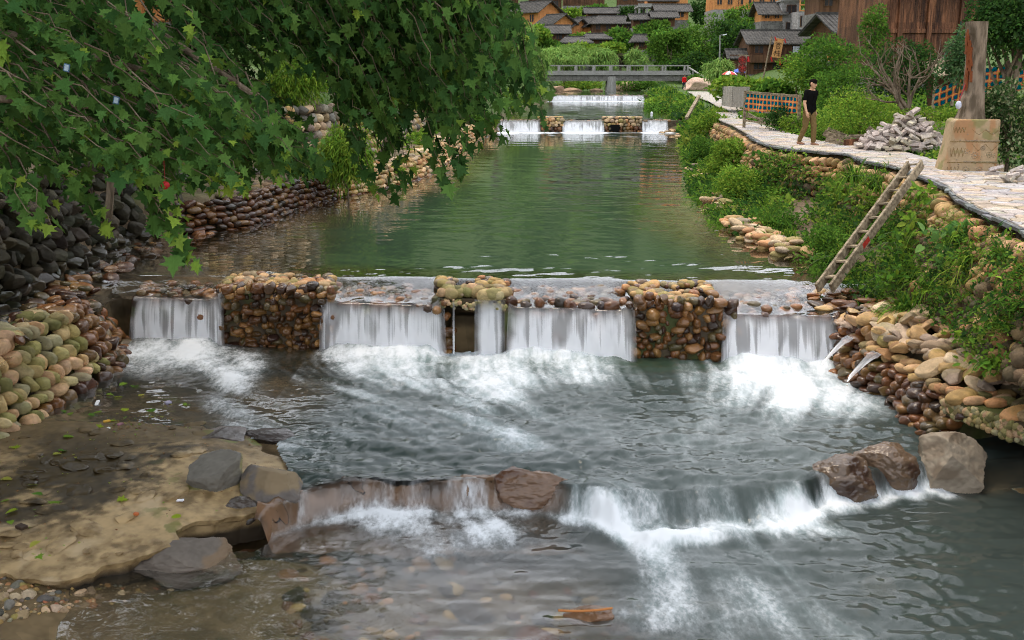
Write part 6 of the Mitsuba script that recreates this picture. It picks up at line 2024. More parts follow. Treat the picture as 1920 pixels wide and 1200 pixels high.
# ---------------------------------------------------------------- stone bridge
def concrete_col(p, n, uv):
    a = fbm(p.x * 1.5, p.y * 1.5, p.z * 1.5, 4)
    b = fbm(p.x * 9, p.y * 9, p.z * 3, 3)
    return mix((0.17, 0.165, 0.15), (0.36, 0.35, 0.33), 0.5 * a + 0.5 * b)


def old_stone_col(p, n, uv):
    a = fbm(p.x * 1.3, p.y * 1.3, p.z * 1.3, 4)
    b, b2, w = voronoi(p.x * 2.2 + p.y * 2.0, p.z * 2.6)
    c = mix((0.07, 0.066, 0.058), (0.26, 0.25, 0.23), a * 0.7 + 0.3 * w)
    return c * (0.55 + 0.45 * smoothstep(0.02, 0.12, b2 - b))


mat_thing('concrete', {'type': 'twosided', 'bsdf': {'type': 'principled', 'base_color': mikit.proc(concrete_col), 'roughness': 0.85, 'specular': 0.2}})
mat_thing('old_stone', {'type': 'twosided', 'bsdf': {'type': 'principled', 'base_color': mikit.proc(old_stone_col), 'roughness': 0.85, 'specular': 0.2}})
br = thing('stone_bridge', 'grey stone bridge with a concrete railing on one tapered pier over the river', 'bridge')
BY = 120.0
L_, R_ = D(985, 134, BY), D(1296, 140, BY)
zdk = 3.32
put('deck', box(R_[0] - L_[0], 2.6, 0.22, at=((L_[0] + R_[0]) / 2, BY + 1.3, zdk - 0.11)), 'concrete', parent=br)
put('girder', box(R_[0] - L_[0], 2.2, 0.62, at=((L_[0] + R_[0]) / 2, BY + 1.32, zdk - 0.22 - 0.31)), 'old_stone', parent=br)
pxm = D(1147, 150, BY)[0]
m = m3.Manifold.batch_hull([m3.Manifold.cube([1.05, 2.4, 0.1], True).translate([pxm, BY + 1.2, 1.0]), m3.Manifold.cube([0.2, 3.3, 0.1], True).translate([pxm, BY + 1.2, 1.0]), m3.Manifold.cube([0.85, 2.2, 0.1], True).translate([pxm, BY + 1.2, zdk - 0.42]), m3.Manifold.cube([0.2, 2.9, 0.1], True).translate([pxm, BY + 1.2, zdk - 0.42])]).to_mesh()
put('pier', TriM(m.vert_properties[:, :3], m.tri_verts), 'concrete', parent=br)
for yy in (BY + 0.12, BY + 2.45):
    for k, px in enumerate((1017, 1049, 1081, 1115, 1147, 1181, 1214, 1248, 1290)):
        x = D(px, 130, BY)[0]
        put('rail_post', box(0.18, 0.18, 0.84, at=(x, yy, zdk + 0.42)), 'concrete', parent=br)
    put('handrail', box(R_[0] - L_[0] - 1.0, 0.14, 0.12, at=((L_[0] + R_[0]) / 2 + 0.4, yy, zdk + 0.80)), 'concrete', parent=br)
    put('parapet_panel', box(R_[0] - L_[0] - 1.0, 0.1, 0.24, at=((L_[0] + R_[0]) / 2 + 0.4, yy, zdk + 0.12)), 'concrete', parent=br)
for k in range(2):
    a, b = D(1292, 127 + 0, BY - 0.2 + 2.2 * k), D(1332, 152, BY - 7 + 2.2 * k)
    put('stair_handrail', beam(a, b, 0.14, 0.12), 'concrete', parent=br)
    put('stair_string', beam(a - [0, 0, 0.8], b - [0, 0, 0.7], 0.25, 0.35), 'old_stone', parent=br)
    for t in (0.2, 0.5, 0.8, 0.98):
        p = a + (b - a) * t
        put('stair_post', box(0.14, 0.14, 0.75, at=p - [0, 0, 0.38]), 'concrete', parent=br)
r = np.random.default_rng(82)
for k, (px, py, y, s, lab) in enumerate(((1042, 166, 124, (2.6, 1.6, 1.0), 'pale tan rock bank under the left end of the bridge'), (1075, 168, 123, (2.2, 1.3, 0.8), 'second tan rock under the left span of the bridge'), (1118, 168, 122.5, (1.6, 1.1, 0.5), 'small tan rock beside the bridge pier'), (1180, 161, 128, (3.2, 2, 1.6), 'stony slope beyond the right span of the bridge'), (1312, 158, 112, (3.6, 2.5, 1.7), 'pinkish earth mound at the foot of the bridge stair'))):
    p = D(px, py, y)
    rock_thing('rock', p - [0, 0, 0.15], s, srgb(190, 160, 132) if k != 4 else srgb(196, 166, 146), lab, 90 + k, wet=False, detail=3, cat='rock')

# ---------------------------------------------------------------- houses
def tile_col(p, n, uv):
    a = noise(p.x * 3, p.y * 3, p.z * 3)
    b = fbm(p.x * 0.9, p.y * 0.9, p.z * 0.9, 3)
    c = mix((0.030, 0.029, 0.028), (0.105, 0.098, 0.09), 0.5 * a + 0.5 * b)
    row = p.z / 0.22 - dr.floor(p.z / 0.22)
    col = (p.x + 0.35 * p.y) / 0.5 - dr.floor((p.x + 0.35 * p.y) / 0.5)
    return c * (0.72 + 0.45 * row) * (0.8 + 0.4 * smoothstep(0.1, 0.5, col))


def far_wood(p, n, uv):
    a = noise(p.x * 6, p.y * 6, p.z * 0.7)
    return mix((0.05, 0.026, 0.015), (0.15, 0.075, 0.04), a)


def ochre_wood(p, n, uv):
    a = noise(p.x * 5, p.y * 5, p.z * 0.7)
    return mix((0.42, 0.17, 0.055), (0.62, 0.28, 0.10), a)


def block_col(p, n, uv):
    row = dr.floor(p.z / 0.2)
    u = (p.x + p.y * 0.7) / 0.42 + 0.5 * (row - 2 * dr.floor(row / 2))
    fu, fv = u - dr.floor(u), p.z / 0.2 - row
    j = smoothstep(0.0, 0.05, fu) * smoothstep(1.0, 0.95, fu) * smoothstep(0.0, 0.1, fv) * smoothstep(1.0, 0.9, fv)
    return mix((0.22, 0.21, 0.20), (0.36, 0.34, 0.33), cell_rand(u, row)) * (0.7 + 0.3 * j)


for nm, fn, ro in (('roof_tile', tile_col, 0.8), ('far_wood', far_wood, 0.8), ('ochre_wood', ochre_wood, 0.75), ('block_wall', block_col, 0.9)):
    mat_thing(nm, {'type': 'twosided', 'bsdf': {'type': 'principled', 'base_color': mikit.proc(fn), 'roughness': ro, 'specular': 0.2}})


def place(m, at, rz):
    M = trimesh.transformations.rotation_matrix(rz, [0, 0, 1])
    M[:3, 3] = at
    m = TriM(np.array(m.vertices), m.faces)
    m.apply_transform(M)
    return m


def roof_mesh(w, d, h, over, th, hip=0.0):
    """Gabled roof, ridge along x: two tiled slopes with ribs of tiles, over the eaves and the verges."""
    W, Dp = w / 2 + over, d / 2 + over
    sl = h / (d / 2)
    ms = []
    for s in (-1, 1):
        rg = W - hip
        a = np.array([[-W, s * Dp, h - sl * Dp], [W, s * Dp, h - sl * Dp], [rg, 0, h], [-rg, 0, h]])
        v = np.vstack([a, a - [0, 0, th]])
        f = [[0, 1, 2], [0, 2, 3], [4, 6, 5], [4, 7, 6], [0, 5, 1], [0, 4, 5], [1, 6, 2], [1, 5, 6], [3, 2, 6], [3, 6, 7], [0, 3, 7], [0, 7, 4]]
        ms.append(TriM(v, f))
        n = int(2 * W / max(0.3, 2 * W / 40))
        for k in range(n + 1):
            x = -W + 2 * W * k / n
            xt = np.clip(x, -rg, rg)
            ms.append(beam([x, s * Dp, h - sl * Dp + 0.015], [xt, 0, h + 0.015], 0.10, 0.06))
    ms.append(box(2 * (W - hip) + 0.05, 0.26, 0.18, at=(0, 0, h + 0.06)))
    if hip:
        for s in (-1, 1):
            a = np.array([[s * W, -Dp, h - sl * Dp], [s * W, Dp, h - sl * Dp], [s * (W - hip), 0, h]])
            v = np.vstack([a, a - [0, 0, th]])
            ms.append(TriM(v, [[0, 1, 2], [3, 5, 4], [0, 4, 1], [0, 3, 4], [1, 5, 2], [1, 4, 5], [2, 3, 0], [2, 5, 3]]))
    return join(ms)


def house(name, px, py, y, wpx, hw, hr, label, rz=0.0, d=None, wall='far_wood', roof='roof_tile', over=0.7, wins=3, floors=1, hip=0.0, gable=True, base=None, base_h=0.0, winmat=(0.02, 0.018, 0.016), cat='house', seed=0, plinth=6.0, panels=True):
    """A timber house whose front wall meets the ground at (px, py), wpx pixels wide, walls hw and roof hr metres high."""
    c = D(px, py, y)
    w = wpx * np.linalg.norm(c - EYE) / 2000.0
    d = d or w * 0.6
    key = thing(name, label, cat)
    ctr = c + np.array([-math.sin(rz), math.cos(rz), 0]) * d / 2
    P = lambda m, at=(0, 0, 0): place(m if at == (0, 0, 0) else TriM(np.array(m.vertices) + at, m.faces), ctr, rz)
    ms = box(w, d, hw, at=(0, 0, hw / 2))
    put('wall', P(ms), wall, parent=key)
    if gable and not hip:
        for s in (-1, 1):
            x = s * (w / 2 - 0.06)
            v = np.array([[x - 0.06, -d / 2, hw], [x - 0.06, d / 2, hw], [x - 0.06, 0, hw + hr - 0.1], [x + 0.06, -d / 2, hw], [x + 0.06, d / 2, hw], [x + 0.06, 0, hw + hr - 0.1]])
            put('gable', P(TriM(v, [[0, 1, 2], [3, 5, 4], [0, 3, 4], [0, 4, 1], [1, 4, 5], [1, 5, 2], [2, 5, 3], [2, 3, 0]])), wall, parent=key)
    if roof:
        rm = roof_mesh(w, d, hr, over, 0.12, hip)
        put('roof', P(TriM(rm.vertices + [0, 0, hw + 0.02], rm.faces)), roof, parent=key)
    put('plinth', P(box(w + 0.3, d + 0.3, plinth, at=(0, 0, -plinth / 2))), base or 'old_stone', parent=key)
    fh = hw / floors
    for fl in range(floors):
        for k in range(wins):
            x = w * ((k + 0.5) / wins - 0.5)
            ww, wh = min(1.1, w / wins * 0.45), min(1.2, fh * 0.45)
            zc = fl * fh + fh * 0.55
            wk = put('window', P(box(ww, 0.08, wh, at=(x, -d / 2 - 0.02, zc))), 'paint', parent=key, color=winmat)
            fr = join([box(ww + 0.16, 0.09, 0.08, at=(x, -d / 2 - 0.045, zc + s * (wh / 2 + 0.04))) for s in (-1, 1)] + [box(0.08, 0.09, wh, at=(x + s * (ww / 2 + 0.04), -d / 2 - 0.045, zc)) for s in (-1, 0, 1)])
            put('frame', P(fr), wall if wall != 'block_wall' else 'far_wood', parent=wk)
    if panels and wall in ('far_wood', 'ochre_wood'):
        nb = 1 + int(w / 2.2)
        post = join([box(0.16, 0.1, hw, at=(w * (k / nb - 0.5), -d / 2 - 0.03, hw / 2)) for k in range(nb + 1)] + [box(w, 0.08, 0.16, at=(0, -d / 2 - 0.025, z)) for z in ([0.12, hw - 0.1] + [fh * q for q in range(1, floors)])])
        put('timber_frame', P(post), wall, parent=key)
    return key


house('house', 985, 53, 190, 62, 2.94, 1.58, 'ochre gabled house on the slope above the tall willow', rz=-0.75, wall='ochre_wood', d=5.5, wins=2)
house('house', 1025, 63, 182, 40, 1.86, 1.22, 'small ochre gabled house in front of the larger ochre one', rz=-0.9, wall='ochre_wood', d=4.2, wins=1)
house('house', 1052, 64, 184, 42, 1.24, 1.22, 'ochre gable with a long grey roof, the left of two beside each other', rz=-0.7, wall='ochre_wood', d=5.0, wins=1)
house('house', 1088, 63, 186, 44, 1.40, 1.37, 'ochre gable with a dark roof, the right of two beside each other', rz=-0.7, wall='ochre_wood', d=5.2, wins=1)
house('house', 1032, 80, 160, 58, 1.55, 0.94, 'low dark roofed house peeping over the tall willow', d=5, wins=2)
house('house', 1150, 62, 178, 74, 1.71, 1.08, 'wide brown house with a broad grey hipped roof in mid slope', d=6, wins=4, hip=1.8)
house('house', 1128, 46, 200, 50, 2.17, 0.86, 'dark timber house standing above the wide hipped roof', d=5, wins=2)
house('house', 1022, 24, 238, 58, 3.41, 1.15, 'brown house with a sagging grey roof high on the slope', d=7, wins=3)
house('house', 1095, 11, 246, 72, 4.34, 1.44, 'long dark house with pale windows above a white terrace wall', d=7, wins=6, winmat=(0.5, 0.4, 0.3), base='concrete')
house('house', 948, 10, 243, 44, 3.10, 1.08, 'brown house at the head of the slope left of the sagging roof', d=6, wins=3)
house('house', 1185, 9, 242, 46, 2.48, 1.08, 'brown house half hidden by trees beside the concrete building', d=6, wins=2)
house('house', 1262, 38, 172, 52, 1.55, 0.94, 'low house with a grey roof and ochre trim under the concrete building', wall='ochre_wood', d=5, wins=2)
house('house', 1206, 52, 168, 34, 1.40, 0.65, 'dark shed roof below the concrete columns', d=4, wins=1)
house('house', 1246, 50, 166, 34, 1.55, 0.72, 'dark little roof next to the round broadleaf trees', d=4, wins=1)
house('pavilion', 1080, 95, 152, 44, 1.24, 0.65, 'low pavilion with curved grey roofs behind the willows', d=5, wins=2, hip=1.0)
house('pavilion', 1118, 90, 154, 40, 1.40, 0.58, 'second curved roof pavilion joined to the first one', d=5, wins=2, hip=1.0)
house('pavilion', 1202, 94, 150, 18, 1.40, 0.65, 'small curved roof beside the big broadleaf trees', d=3, wins=1, hip=0.5)
house('house', 1398, 18, 190, 112, 4.96, 1.30, 'large bright orange timber building at the top of the valley', wall='ochre_wood', d=8, wins=6, floors=2, base='concrete')
house('house', 1447, 40, 142, 34, 1.2, 1.2, 'small orange timber house with a grey roof beside the brick tower', wall='ochre_wood', d=4.5, wins=2)
house('tiled_house', 1455, 140, 124, 98, 3.6, 1.3, 'two storey brown timber house with a ribbed tile roof and a balcony', d=6, wins=3, floors=2, over=0.5)
house('gabled_house', 1638, 106, 98, 140, 1.55, 1.85, 'dark plank house with a big gable facing the river and red lanterns', rz=1.25, d=5.2, wins=2, over=0.7)
house('house', 1602, 95, 76, 62, 1.5, 1.0, 'dark house with a grey mossy roof between the gabled and plank houses', rz=0.15, d=4.5, wins=2)
house('house', 1585, 24, 118, 90, 2.2, 1.4, 'upper dark house whose roof shows over the gabled house', d=6, wins=3)
house('block_tower', 1481, 68, 142, 33, 4.3, 0.12, 'bare grey concrete block tower house with a flat roof', wall='block_wall', roof=None, d=5, wins=1, floors=2, base='block_wall', panels=False, cat='tower')
c = D(1481, 68, 142)
put('roof_slab', box(2.9, 5.6, 0.18, at=(c[0], c[1] + 2.5, c[2] + 4.39)), 'concrete', parent='block_tower')
house('unfinished_house', 1520, 62, 138, 46, 2.6, 0.12, 'half built house with a pale block wall and bare timber frame above', wall='block_wall', roof=None, d=5, wins=3, base='block_wall', panels=False)
c = D(1520, 62, 138)
for x in (-1.5, -0.5, 0.5, 1.5):
    put('post', box(0.16, 0.16, 2.4, at=(c[0] + x, c[1] + 0.1, c[2] + 3.8)), 'ochre_wood', parent='unfinished_house')
for z in (2.7, 3.4, 4.9):
    put('rail', box(3.2, 0.14, 0.14, at=(c[0], c[1] + 0.02, c[2] + z)), 'ochre_wood', parent='unfinished_house')
put('tile_roof', box(4.0, 5.5, 0.2, at=(c[0], c[1] + 2.5, c[2] + 5.1)), 'roof_tile', parent='unfinished_house')
# concrete frame building with an ochre upper storey
fk = thing('frame_building', 'unfinished concrete frame building with an ochre timber storey on top', 'building')
c = D(1198, 42, 190)
sc = 190 / 2000.0
W = 100 * sc
for k in range(6):
    put('column', box(0.35, 0.35, 3.6, at=(c[0] + W * k / 5 * 0.72, c[1], c[2] + 0.9)), 'concrete', parent=fk)
    put('column', box(0.35, 0.35, 3.6, at=(c[0] + W * k / 5 * 0.72, c[1] + 5, c[2] + 0.9)), 'concrete', parent=fk)
for z in (1.0, 2.6):
    put('floor_slab', box(W * 0.8, 6, 0.22, at=(c[0] + W * 0.37, c[1] + 2.5, c[2] + z)), 'concrete', parent=fk)
put('back_wall', box(W * 0.8, 0.2, 4.5, at=(c[0] + W * 0.37, c[1] + 6, c[2] - 0.4)), 'block_wall', parent=fk)
put('terrace_rail', box(W * 0.8, 0.1, 0.4, at=(c[0] + W * 0.37, c[1] - 0.4, c[2] + 2.9)), 'concrete', parent=fk)
put('upper_storey', box(W * 0.72, 5, 3.4, at=(c[0] + W * 0.52, c[1] + 3, c[2] + 4.4)), 'ochre_wood', parent=fk)
put('canopy_roof', box(W * 0.75, 2.2, 0.12, at=(c[0] + W * 0.34, c[1] + 0.6, c[2] + 3.75), rx=0.25), 'roof_tile', parent=fk)
for k in range(5):
    put('window', box(0.8, 0.1, 1.0, at=(c[0] + W * (0.24 + 0.14 * k), c[1] + 0.47, c[2] + 4.9)), 'paint', parent=fk, color=(0.03, 0.025, 0.02))

# balcony, signs and lanterns of the nearer houses
c = D(1455, 140, 124)
put('balcony', box(6.1, 0.9, 0.85, at=(c[0], c[1] - 0.5, c[2] + 1.75)), 'far_wood', parent='tiled_house')
put('white_cloth', box(0.75, 0.05, 0.8, at=(c[0] + 2.1, c[1] - 0.1, c[2] + 2.75)), 'paint', parent='tiled_house', color=srgb(200, 204, 216), label='white cloth in a window')
put('side_roof', roof_mesh(2.4, 2.4, 0.8, 0.3, 0.1).apply_translation([c[0] - 4.1, c[1] + 1.5, c[2] + 2.0]), 'roof_tile', parent='tiled_house')
put('side_wall', box(2.2, 2.2, 2.2, at=(c[0] - 4.1, c[1] + 1.5, c[2] + 1.1)), 'far_wood', parent='tiled_house')
for k, (px, py) in enumerate(((1527, 70), (1533, 74))):
    p = D(px, py, 93)
    m = ICO[2].copy()
    m.vertices = m.vertices * [0.24, 0.24, 0.21] + p
    put('red_lantern', TriM(m.vertices, m.faces), 'paint', smooth=True, color=srgb(196, 24, 34), label=['red lantern hung at the gabled house, the upper of two', 'red lantern hung at the gabled house, the lower of two'][k], cat='lantern')
    put('cap', join([box(0.16, 0.16, 0.06, at=p + [0, 0, s * 0.22]) for s in (-1, 1)] + [box(0.02, 0.02, 0.3, at=p + [0, 0, 0.38])]), 'paint', parent=list(k2 for k2 in scene if k2.startswith('red_lantern') and '__' not in k2)[-1], color=srgb(120, 90, 30))

# ---- the big plank house
ph = thing('plank_house', 'big dark brown plank house on the terrace, upright boards in framed panels', 'house')
PY = 52.0
x0, x1 = D(1655, 100, PY)[0], D(1842, 100, PY)[0]
zf, ztop_ = D(1740, 128, PY)[2] - 0.3, 8.6
put('wall_backing', box(x1 - x0 + 0.2, 0.1, ztop_ - zf, at=((x0 + x1) / 2, PY + 0.16, (zf + ztop_) / 2)), 'far_wood', parent=ph)
put('side_wall', box(0.12, 7, ztop_ - zf, at=(x0 - 0.06, PY + 3.6, (zf + ztop_) / 2)), 'dark_wood', parent=ph)
zr = D(1740, 58, PY)[2]
posts = [D(p, 100, PY)[0] for p in (1655, 1683, 1737, 1797, 1842)]
for p in posts:
    put('post', box(0.22, 0.22, ztop_ - zf, at=(p, PY - 0.02, (zf + ztop_) / 2), bevel=0.01), 'dark_wood', parent=ph)
for z in (zf + 0.1, zr, zr + 2.6):
    for a, b in zip(posts[:-1], posts[1:]):
        put('rail', box(b - a - 0.222, 0.12, 0.2, at=((a + b) / 2, PY, z), bevel=0.01), 'dark_wood', parent=ph)
r = np.random.default_rng(83)
for a, b in zip(posts[:-1], posts[1:]):
    for z0_, z1_ in ((zf + 0.2, zr - 0.1), (zr + 0.1, zr + 2.5), (zr + 2.7, ztop_)):
        x = a + 0.12
        while x < b - 0.13:
            w = min(r.uniform(0.13, 0.21), b - 0.12 - x)
            put('plank', box(w - 0.008, 0.035, z1_ - z0_ - 0.004, at=(x + w / 2, PY + 0.07 + r.uniform(-0.012, 0.012), (z0_ + z1_) / 2), rz=r.normal() * 0.01), 'dark_wood', parent=ph)
            x += w
put('roof', roof_mesh(x1 - x0 + 0.4, 8, 2.2, 1.0, 0.14).apply_translation([(x0 + x1) / 2, PY + 3.8, ztop_]), 'roof_tile', parent=ph)
put('footing', box(x1 - x0 + 0.3, 7.5, 3.0, at=((x0 + x1) / 2, PY + 4.0, zf - 1.5)), 'old_stone', parent=ph)
for k, (px, py) in enumerate(((1649, 26), (1648, 43))):
    p = D(px, py, PY - 0.5)
    ring = join([tube(np.array([p + [0.20 * math.cos(a), 0, 0.20 * math.sin(a)] for a in np.linspace(0, 2 * np.pi, 25)]), 0.03, 6), beam(p - [0.2, 0, 0], p + [0.2, 0, 0], 0.05, 0.05), beam(p - [0, 0, 0.2], p + [0, 0, 0.2], 0.05, 0.05, up=(1, 0, 0))])
    put('wooden_wheel', ring, 'dark_wood', smooth=30, label=['round wooden wheel hung on the plank house corner, upper', 'round wooden wheel hung on the plank house corner, lower'][k], cat='wheel')
    put('disc', TriM(trimesh.creation.cylinder(0.19, 0.03, sections=24).apply_transform(trimesh.transformations.rotation_matrix(math.pi / 2, [1, 0, 0])).vertices + p + [0, 0.03, 0], trimesh.creation.cylinder(0.19, 0.03, sections=24).faces), 'far_wood', parent=[q for q in scene if q.startswith('wooden_wheel') and '__' not in q][-1])
put('hose', tube(spline([D(1802, 40, PY - 0.3), D(1800, 52, PY - 0.3), D(1780, 90, PY - 1.2), D(1756, 124, PY - 2.0)], 24), 0.035, 6), 'paint', smooth=True, color=srgb(40, 70, 58), label='dark green hose hanging down in front of the plank house', cat='hose')
put('water_bottle', tube([D(1812, 74, PY - 0.3), D(1812, 66, PY - 0.3)], 0.10, 10), 'paint', smooth=True, color=srgb(170, 190, 196), label='pale plastic bottle on the plank house wall', cat='bottle')
lt = thing('lean_to', 'low lean to shed roofed with grey boards below the plank house', 'shed')
a, b = D(1752, 132, 40), D(1830, 118, 40)
for k in range(14):
    p = a + (b - a) * (k + 0.5) / 14
    put('roof_board', beam(p + [0, -0.4, -0.22], p + [0.05, 1.6, 0.28], np.linalg.norm(b - a) / 14 * 0.95, 0.03), 'grey_wood', parent=lt)
put('back_board', beam(a + [0, 0.6, -0.75], b + [0, 0.6, -0.75], 0.06, 1.1), 'far_wood', parent=lt)
for t in (0.05, 0.5, 0.95):
    p = a + (b - a) * t
    put('post', box(0.1, 0.1, 1.3, at=p + [0, 0.0, -0.75]), 'grey_wood', parent=lt)
put('ochre_box', box(0.9, 0.5, 0.35, at=D(1568, 108, 60)), 'ochre_wood', label='small ochre crate on the terrace edge below the gabled house', cat='crate')

# ---- house glimpsed through the plane tree
house('orange_house', 300, 42, 27, 66, 1.5, 1.2, 'orange boarded house with a grey roof glimpsed through the plane leaves', wall='ochre_wood', d=3, wins=1, rz=0.3)
house('pale_house', 70, 14, 27, 60, 1.6, 1.0, 'pale house corner glimpsed between the topmost plane leaves', wall='concrete', d=3, wins=1, panels=False)

# ---------------------------------------------------------------- checked cloths
def plaid(p, n, uv):
    """Woven check: orange and red bands with blue green squares and yellow lines; uv in metres."""
    fu = uv.x / 0.19 - dr.floor(uv.x / 0.19)
    fv = uv.y / 0.19 - dr.floor(uv.y / 0.19)
    blue_u, blue_v = smoothstep(0.03, 0.07, fu) * smoothstep(0.58, 0.54, fu), smoothstep(0.03, 0.07, fv) * smoothstep(0.58, 0.54, fv)
    yl = dr.maximum(smoothstep(0.10, 0.06, dr.abs(fu - 0.79)), smoothstep(0.10, 0.06, dr.abs(fv - 0.79)))
    c = mix((0.66, 0.10, 0.03), (0.05, 0.10, 0.12), 0.5 * (blue_u + blue_v) + 0.42 * blue_u * blue_v)
    c = mix(c, (0.78, 0.42, 0.12), 0.75 * yl)
    return c * (0.85 + 0.3 * noise(p.x * 6, p.y * 6, p.z * 6))


mat_thing('plaid_cloth', {'type': 'twosided', 'bsdf': {'type': 'principled', 'base_color': mikit.proc(plaid), 'roughness': 0.9, 'specular': 0.1}})


def cloth(name, a, b, drop, label, seed, scallop=0.05, skew=0.0):
    r = np.random.default_rng(seed)
    a, b = np.asarray(a, float), np.asarray(b, float)
    n, m = 60, 16
    t, s = np.meshgrid(np.linspace(0, 1, n), np.linspace(0, 1, m))
    L = np.linalg.norm(b - a)
    dn = drop if callable(drop) else (lambda q: drop)
    dd = np.vectorize(dn)(t) * (1 + scallop * np.sin(t * L * 9))
    p = a + (b - a) * t[..., None]
    nrm = unit(np.cross(b - a, [0, 0, 1.0]))
    p = p + np.array([0, 0, -1.0]) * (dd * s)[..., None] + nrm * (0.05 * np.sin(t * L * 8 + 2 * s) * s + 0.06 * (meshkit.noise(np.stack([t * 9, s * 2, t * 0 + seed], -1)) - 0.5))[..., None]
    v = p.reshape(-1, 3)
    i = (np.arange(m - 1)[:, None] * n + np.arange(n - 1)).ravel()
    f = np.vstack([np.stack([i, i + 1, i + n + 1], 1), np.stack([i, i + n + 1, i + n], 1)])
    return put(name, (v, f), 'plaid_cloth', smooth=True, uv=np.stack([t * L, s * dd], -1).reshape(-1, 2), label=label, cat='cloth')


ck = thing('rack', 'grey timber rack of two posts and rails beside the path', 'rack')
a, b = D(1398, 173, 39.5), D(1500, 181, 37.0)
for p, py in ((a, 226), (b, 234)):
    q = p.copy()
    q[2] = float(pathz(38)) - 0.15
    put('post', beam(q, p + [0, 0, 0.06], 0.10, 0.10, up=(0, 1, 0)), 'grey_wood', parent=ck)
put('rail', beam(a, b, 0.07, 0.09), 'grey_wood', parent=ck)
for h in (0.62, 0.85, 1.0):
    put('rail', beam(a - [0, 0, h], b - [0, 0, h + 0.06], 0.05, 0.06), 'grey_wood', parent=ck)
put('brace', beam(a - [-0.1, 0.05, 0.75], a + (b - a) * 0.45 - [0, 0.05, 1.05], 0.05, 0.07), 'grey_wood', parent=ck)
cloth('checked_cloth', a + (b - a) * 0.02 + [0, -0.05, -0.05], a + (b - a) * 0.97 + [0, -0.05, -0.05], lambda t: 0.56 + 0.04 * math.sin(t * 6), 'orange and blue checked cloth hung on the timber rack by the path', 3)
cloth('checked_cloth', D(1754, 168, 30), D(1838, 134, 29.2), lambda t: 0.42 + 0.25 * t, 'checked cloth slung sloping behind the cut trunk, left piece', 4, 0.10)
cloth('checked_cloth', D(1846, 128, 29.2), D(1884, 124, 29), lambda t: 0.62 - 0.1 * t, 'checked cloth hanging just right of the cut trunk', 5, 0.10)
cloth('checked_cloth', D(1895, 134, 28.6), D(1945, 128, 28.4), lambda t: 0.5, 'checked cloth at the edge under the dark tree', 6, 0.10)
put('cloth_line', tube(spline([D(1750, 167, 30.02), D(1840, 132, 29.22), D(1885, 123, 29.02), D(1950, 127, 28.4)], 20), 0.012, 5), 'paint', color=srgb(120, 110, 90), label='line carrying the sloping checked cloths', cat='line')

# ---------------------------------------------------------------- sign, umbrellas, lamp post
sg = thing('inn_banner', 'tall tan cloth banner on a leaning pole with two black brushed characters', 'banner')
SY = 62.0
pb, pt = D(1424, 182, SY), D(1447, 68, SY)
put('pole', tube(spline([pb, (pb + pt) / 2, pt], 6), 0.045, 8), 'grey_wood', parent=sg, smooth=True)
bu = unit(pt - pb)
bs = unit(np.cross(bu, [0, 1, 0])) * 1.0
if bs[0] < 0:
    bs = -bs
b0 = D(1446, 107, SY) + [0, -0.06, 0]


def on_banner(u, v, o=0.0):
    return b0 + bs * u + bu * v + np.array([0, -o, 0])


BWd, BH = 0.50, 1.06
q = [on_banner(0, 0), on_banner(BWd, 0.02), on_banner(BWd, BH), on_banner(0, BH)]
q2 = [p + np.array([0, 0.03, 0]) for p in q]
put('cloth', TriM(np.array(q + q2), [[0, 1, 2], [0, 2, 3], [4, 6, 5], [4, 7, 6], [0, 4, 5], [0, 5, 1], [1, 5, 6], [1, 6, 2], [2, 6, 7], [2, 7, 3], [3, 7, 4], [3, 4, 0]]), 'paint', parent=sg, color=srgb(206, 150, 92))
KE = [((0.5, 1.0), (0.5, 0.9)), ((0.08, 0.86), (0.92, 0.86)), ((0.08, 0.86), (0.05, 0.72)), ((0.92, 0.86), (0.88, 0.74)), ((0.42, 0.80), (0.18, 0.58)), ((0.38, 0.74), (0.70, 0.74)), ((0.70, 0.74), (0.12, 0.40)), ((0.34, 0.68), (0.92, 0.42)), ((0.28, 0.32), (0.28, 0.02)), ((0.28, 0.32), (0.74, 0.32)), ((0.74, 0.32), (0.72, 0.02)), ((0.28, 0.04), (0.73, 0.04))]
ZHAN = [((0.04, 0.70), (0.46, 0.70)), ((0.25, 0.98), (0.25, 0.0)), ((0.25, 0.68), (0.02, 0.34)), ((0.25, 0.66), (0.44, 0.42)), ((0.50, 0.72), (0.94, 0.78)), ((0.48, 0.48), (0.98, 0.56)), ((0.62, 0.98), (0.84, 0.06)), ((0.84, 0.06), (0.98, 0.20)), ((0.92, 0.42), (0.52, 0.08)), ((0.80, 0.96), (0.90, 0.86))]
for nm, st, v0 in (('upper_character', KE, 0.50), ('lower_character', ZHAN, 0.08)):
    put(nm, join([beam(on_banner(0.06 + 0.38 * a[0], v0 + 0.36 * a[1], 0.014), on_banner(0.06 + 0.38 * b[0], v0 + 0.36 * b[1], 0.014), 0.012, 0.042, up=(0, 1, 0)) for a, b in st]), 'paint', parent=sg, color=(0.012, 0.01, 0.01))
for k, (u, v, l) in enumerate(((-0.03, -0.12, 0.2), (0.46, -0.16, 0.34), (0.52, 0.98, 0.16), (-0.03, 1.0, 0.12))):
    put('ribbon', tube(spline([on_banner(u, v + 0.12, 0.02), on_banner(u + 0.05, v, 0.02), on_banner(u + 0.12, v - l * 0.6, 0.02)], 6), 0.035, 6), 'paint', parent=sg, smooth=True, color=srgb(200, 36, 36))
fs_ = thing('ring_stand', 'post stand with two red spoked hoops one above the other', 'stand')
FYd = 78.0
for px in (1385, 1398):
    put('post', beam(D(px - 1, 180, FYd), D(px + 1.5, 102, FYd), 0.07, 0.07, up=(0, 1, 0)), 'grey_wood', parent=fs_)
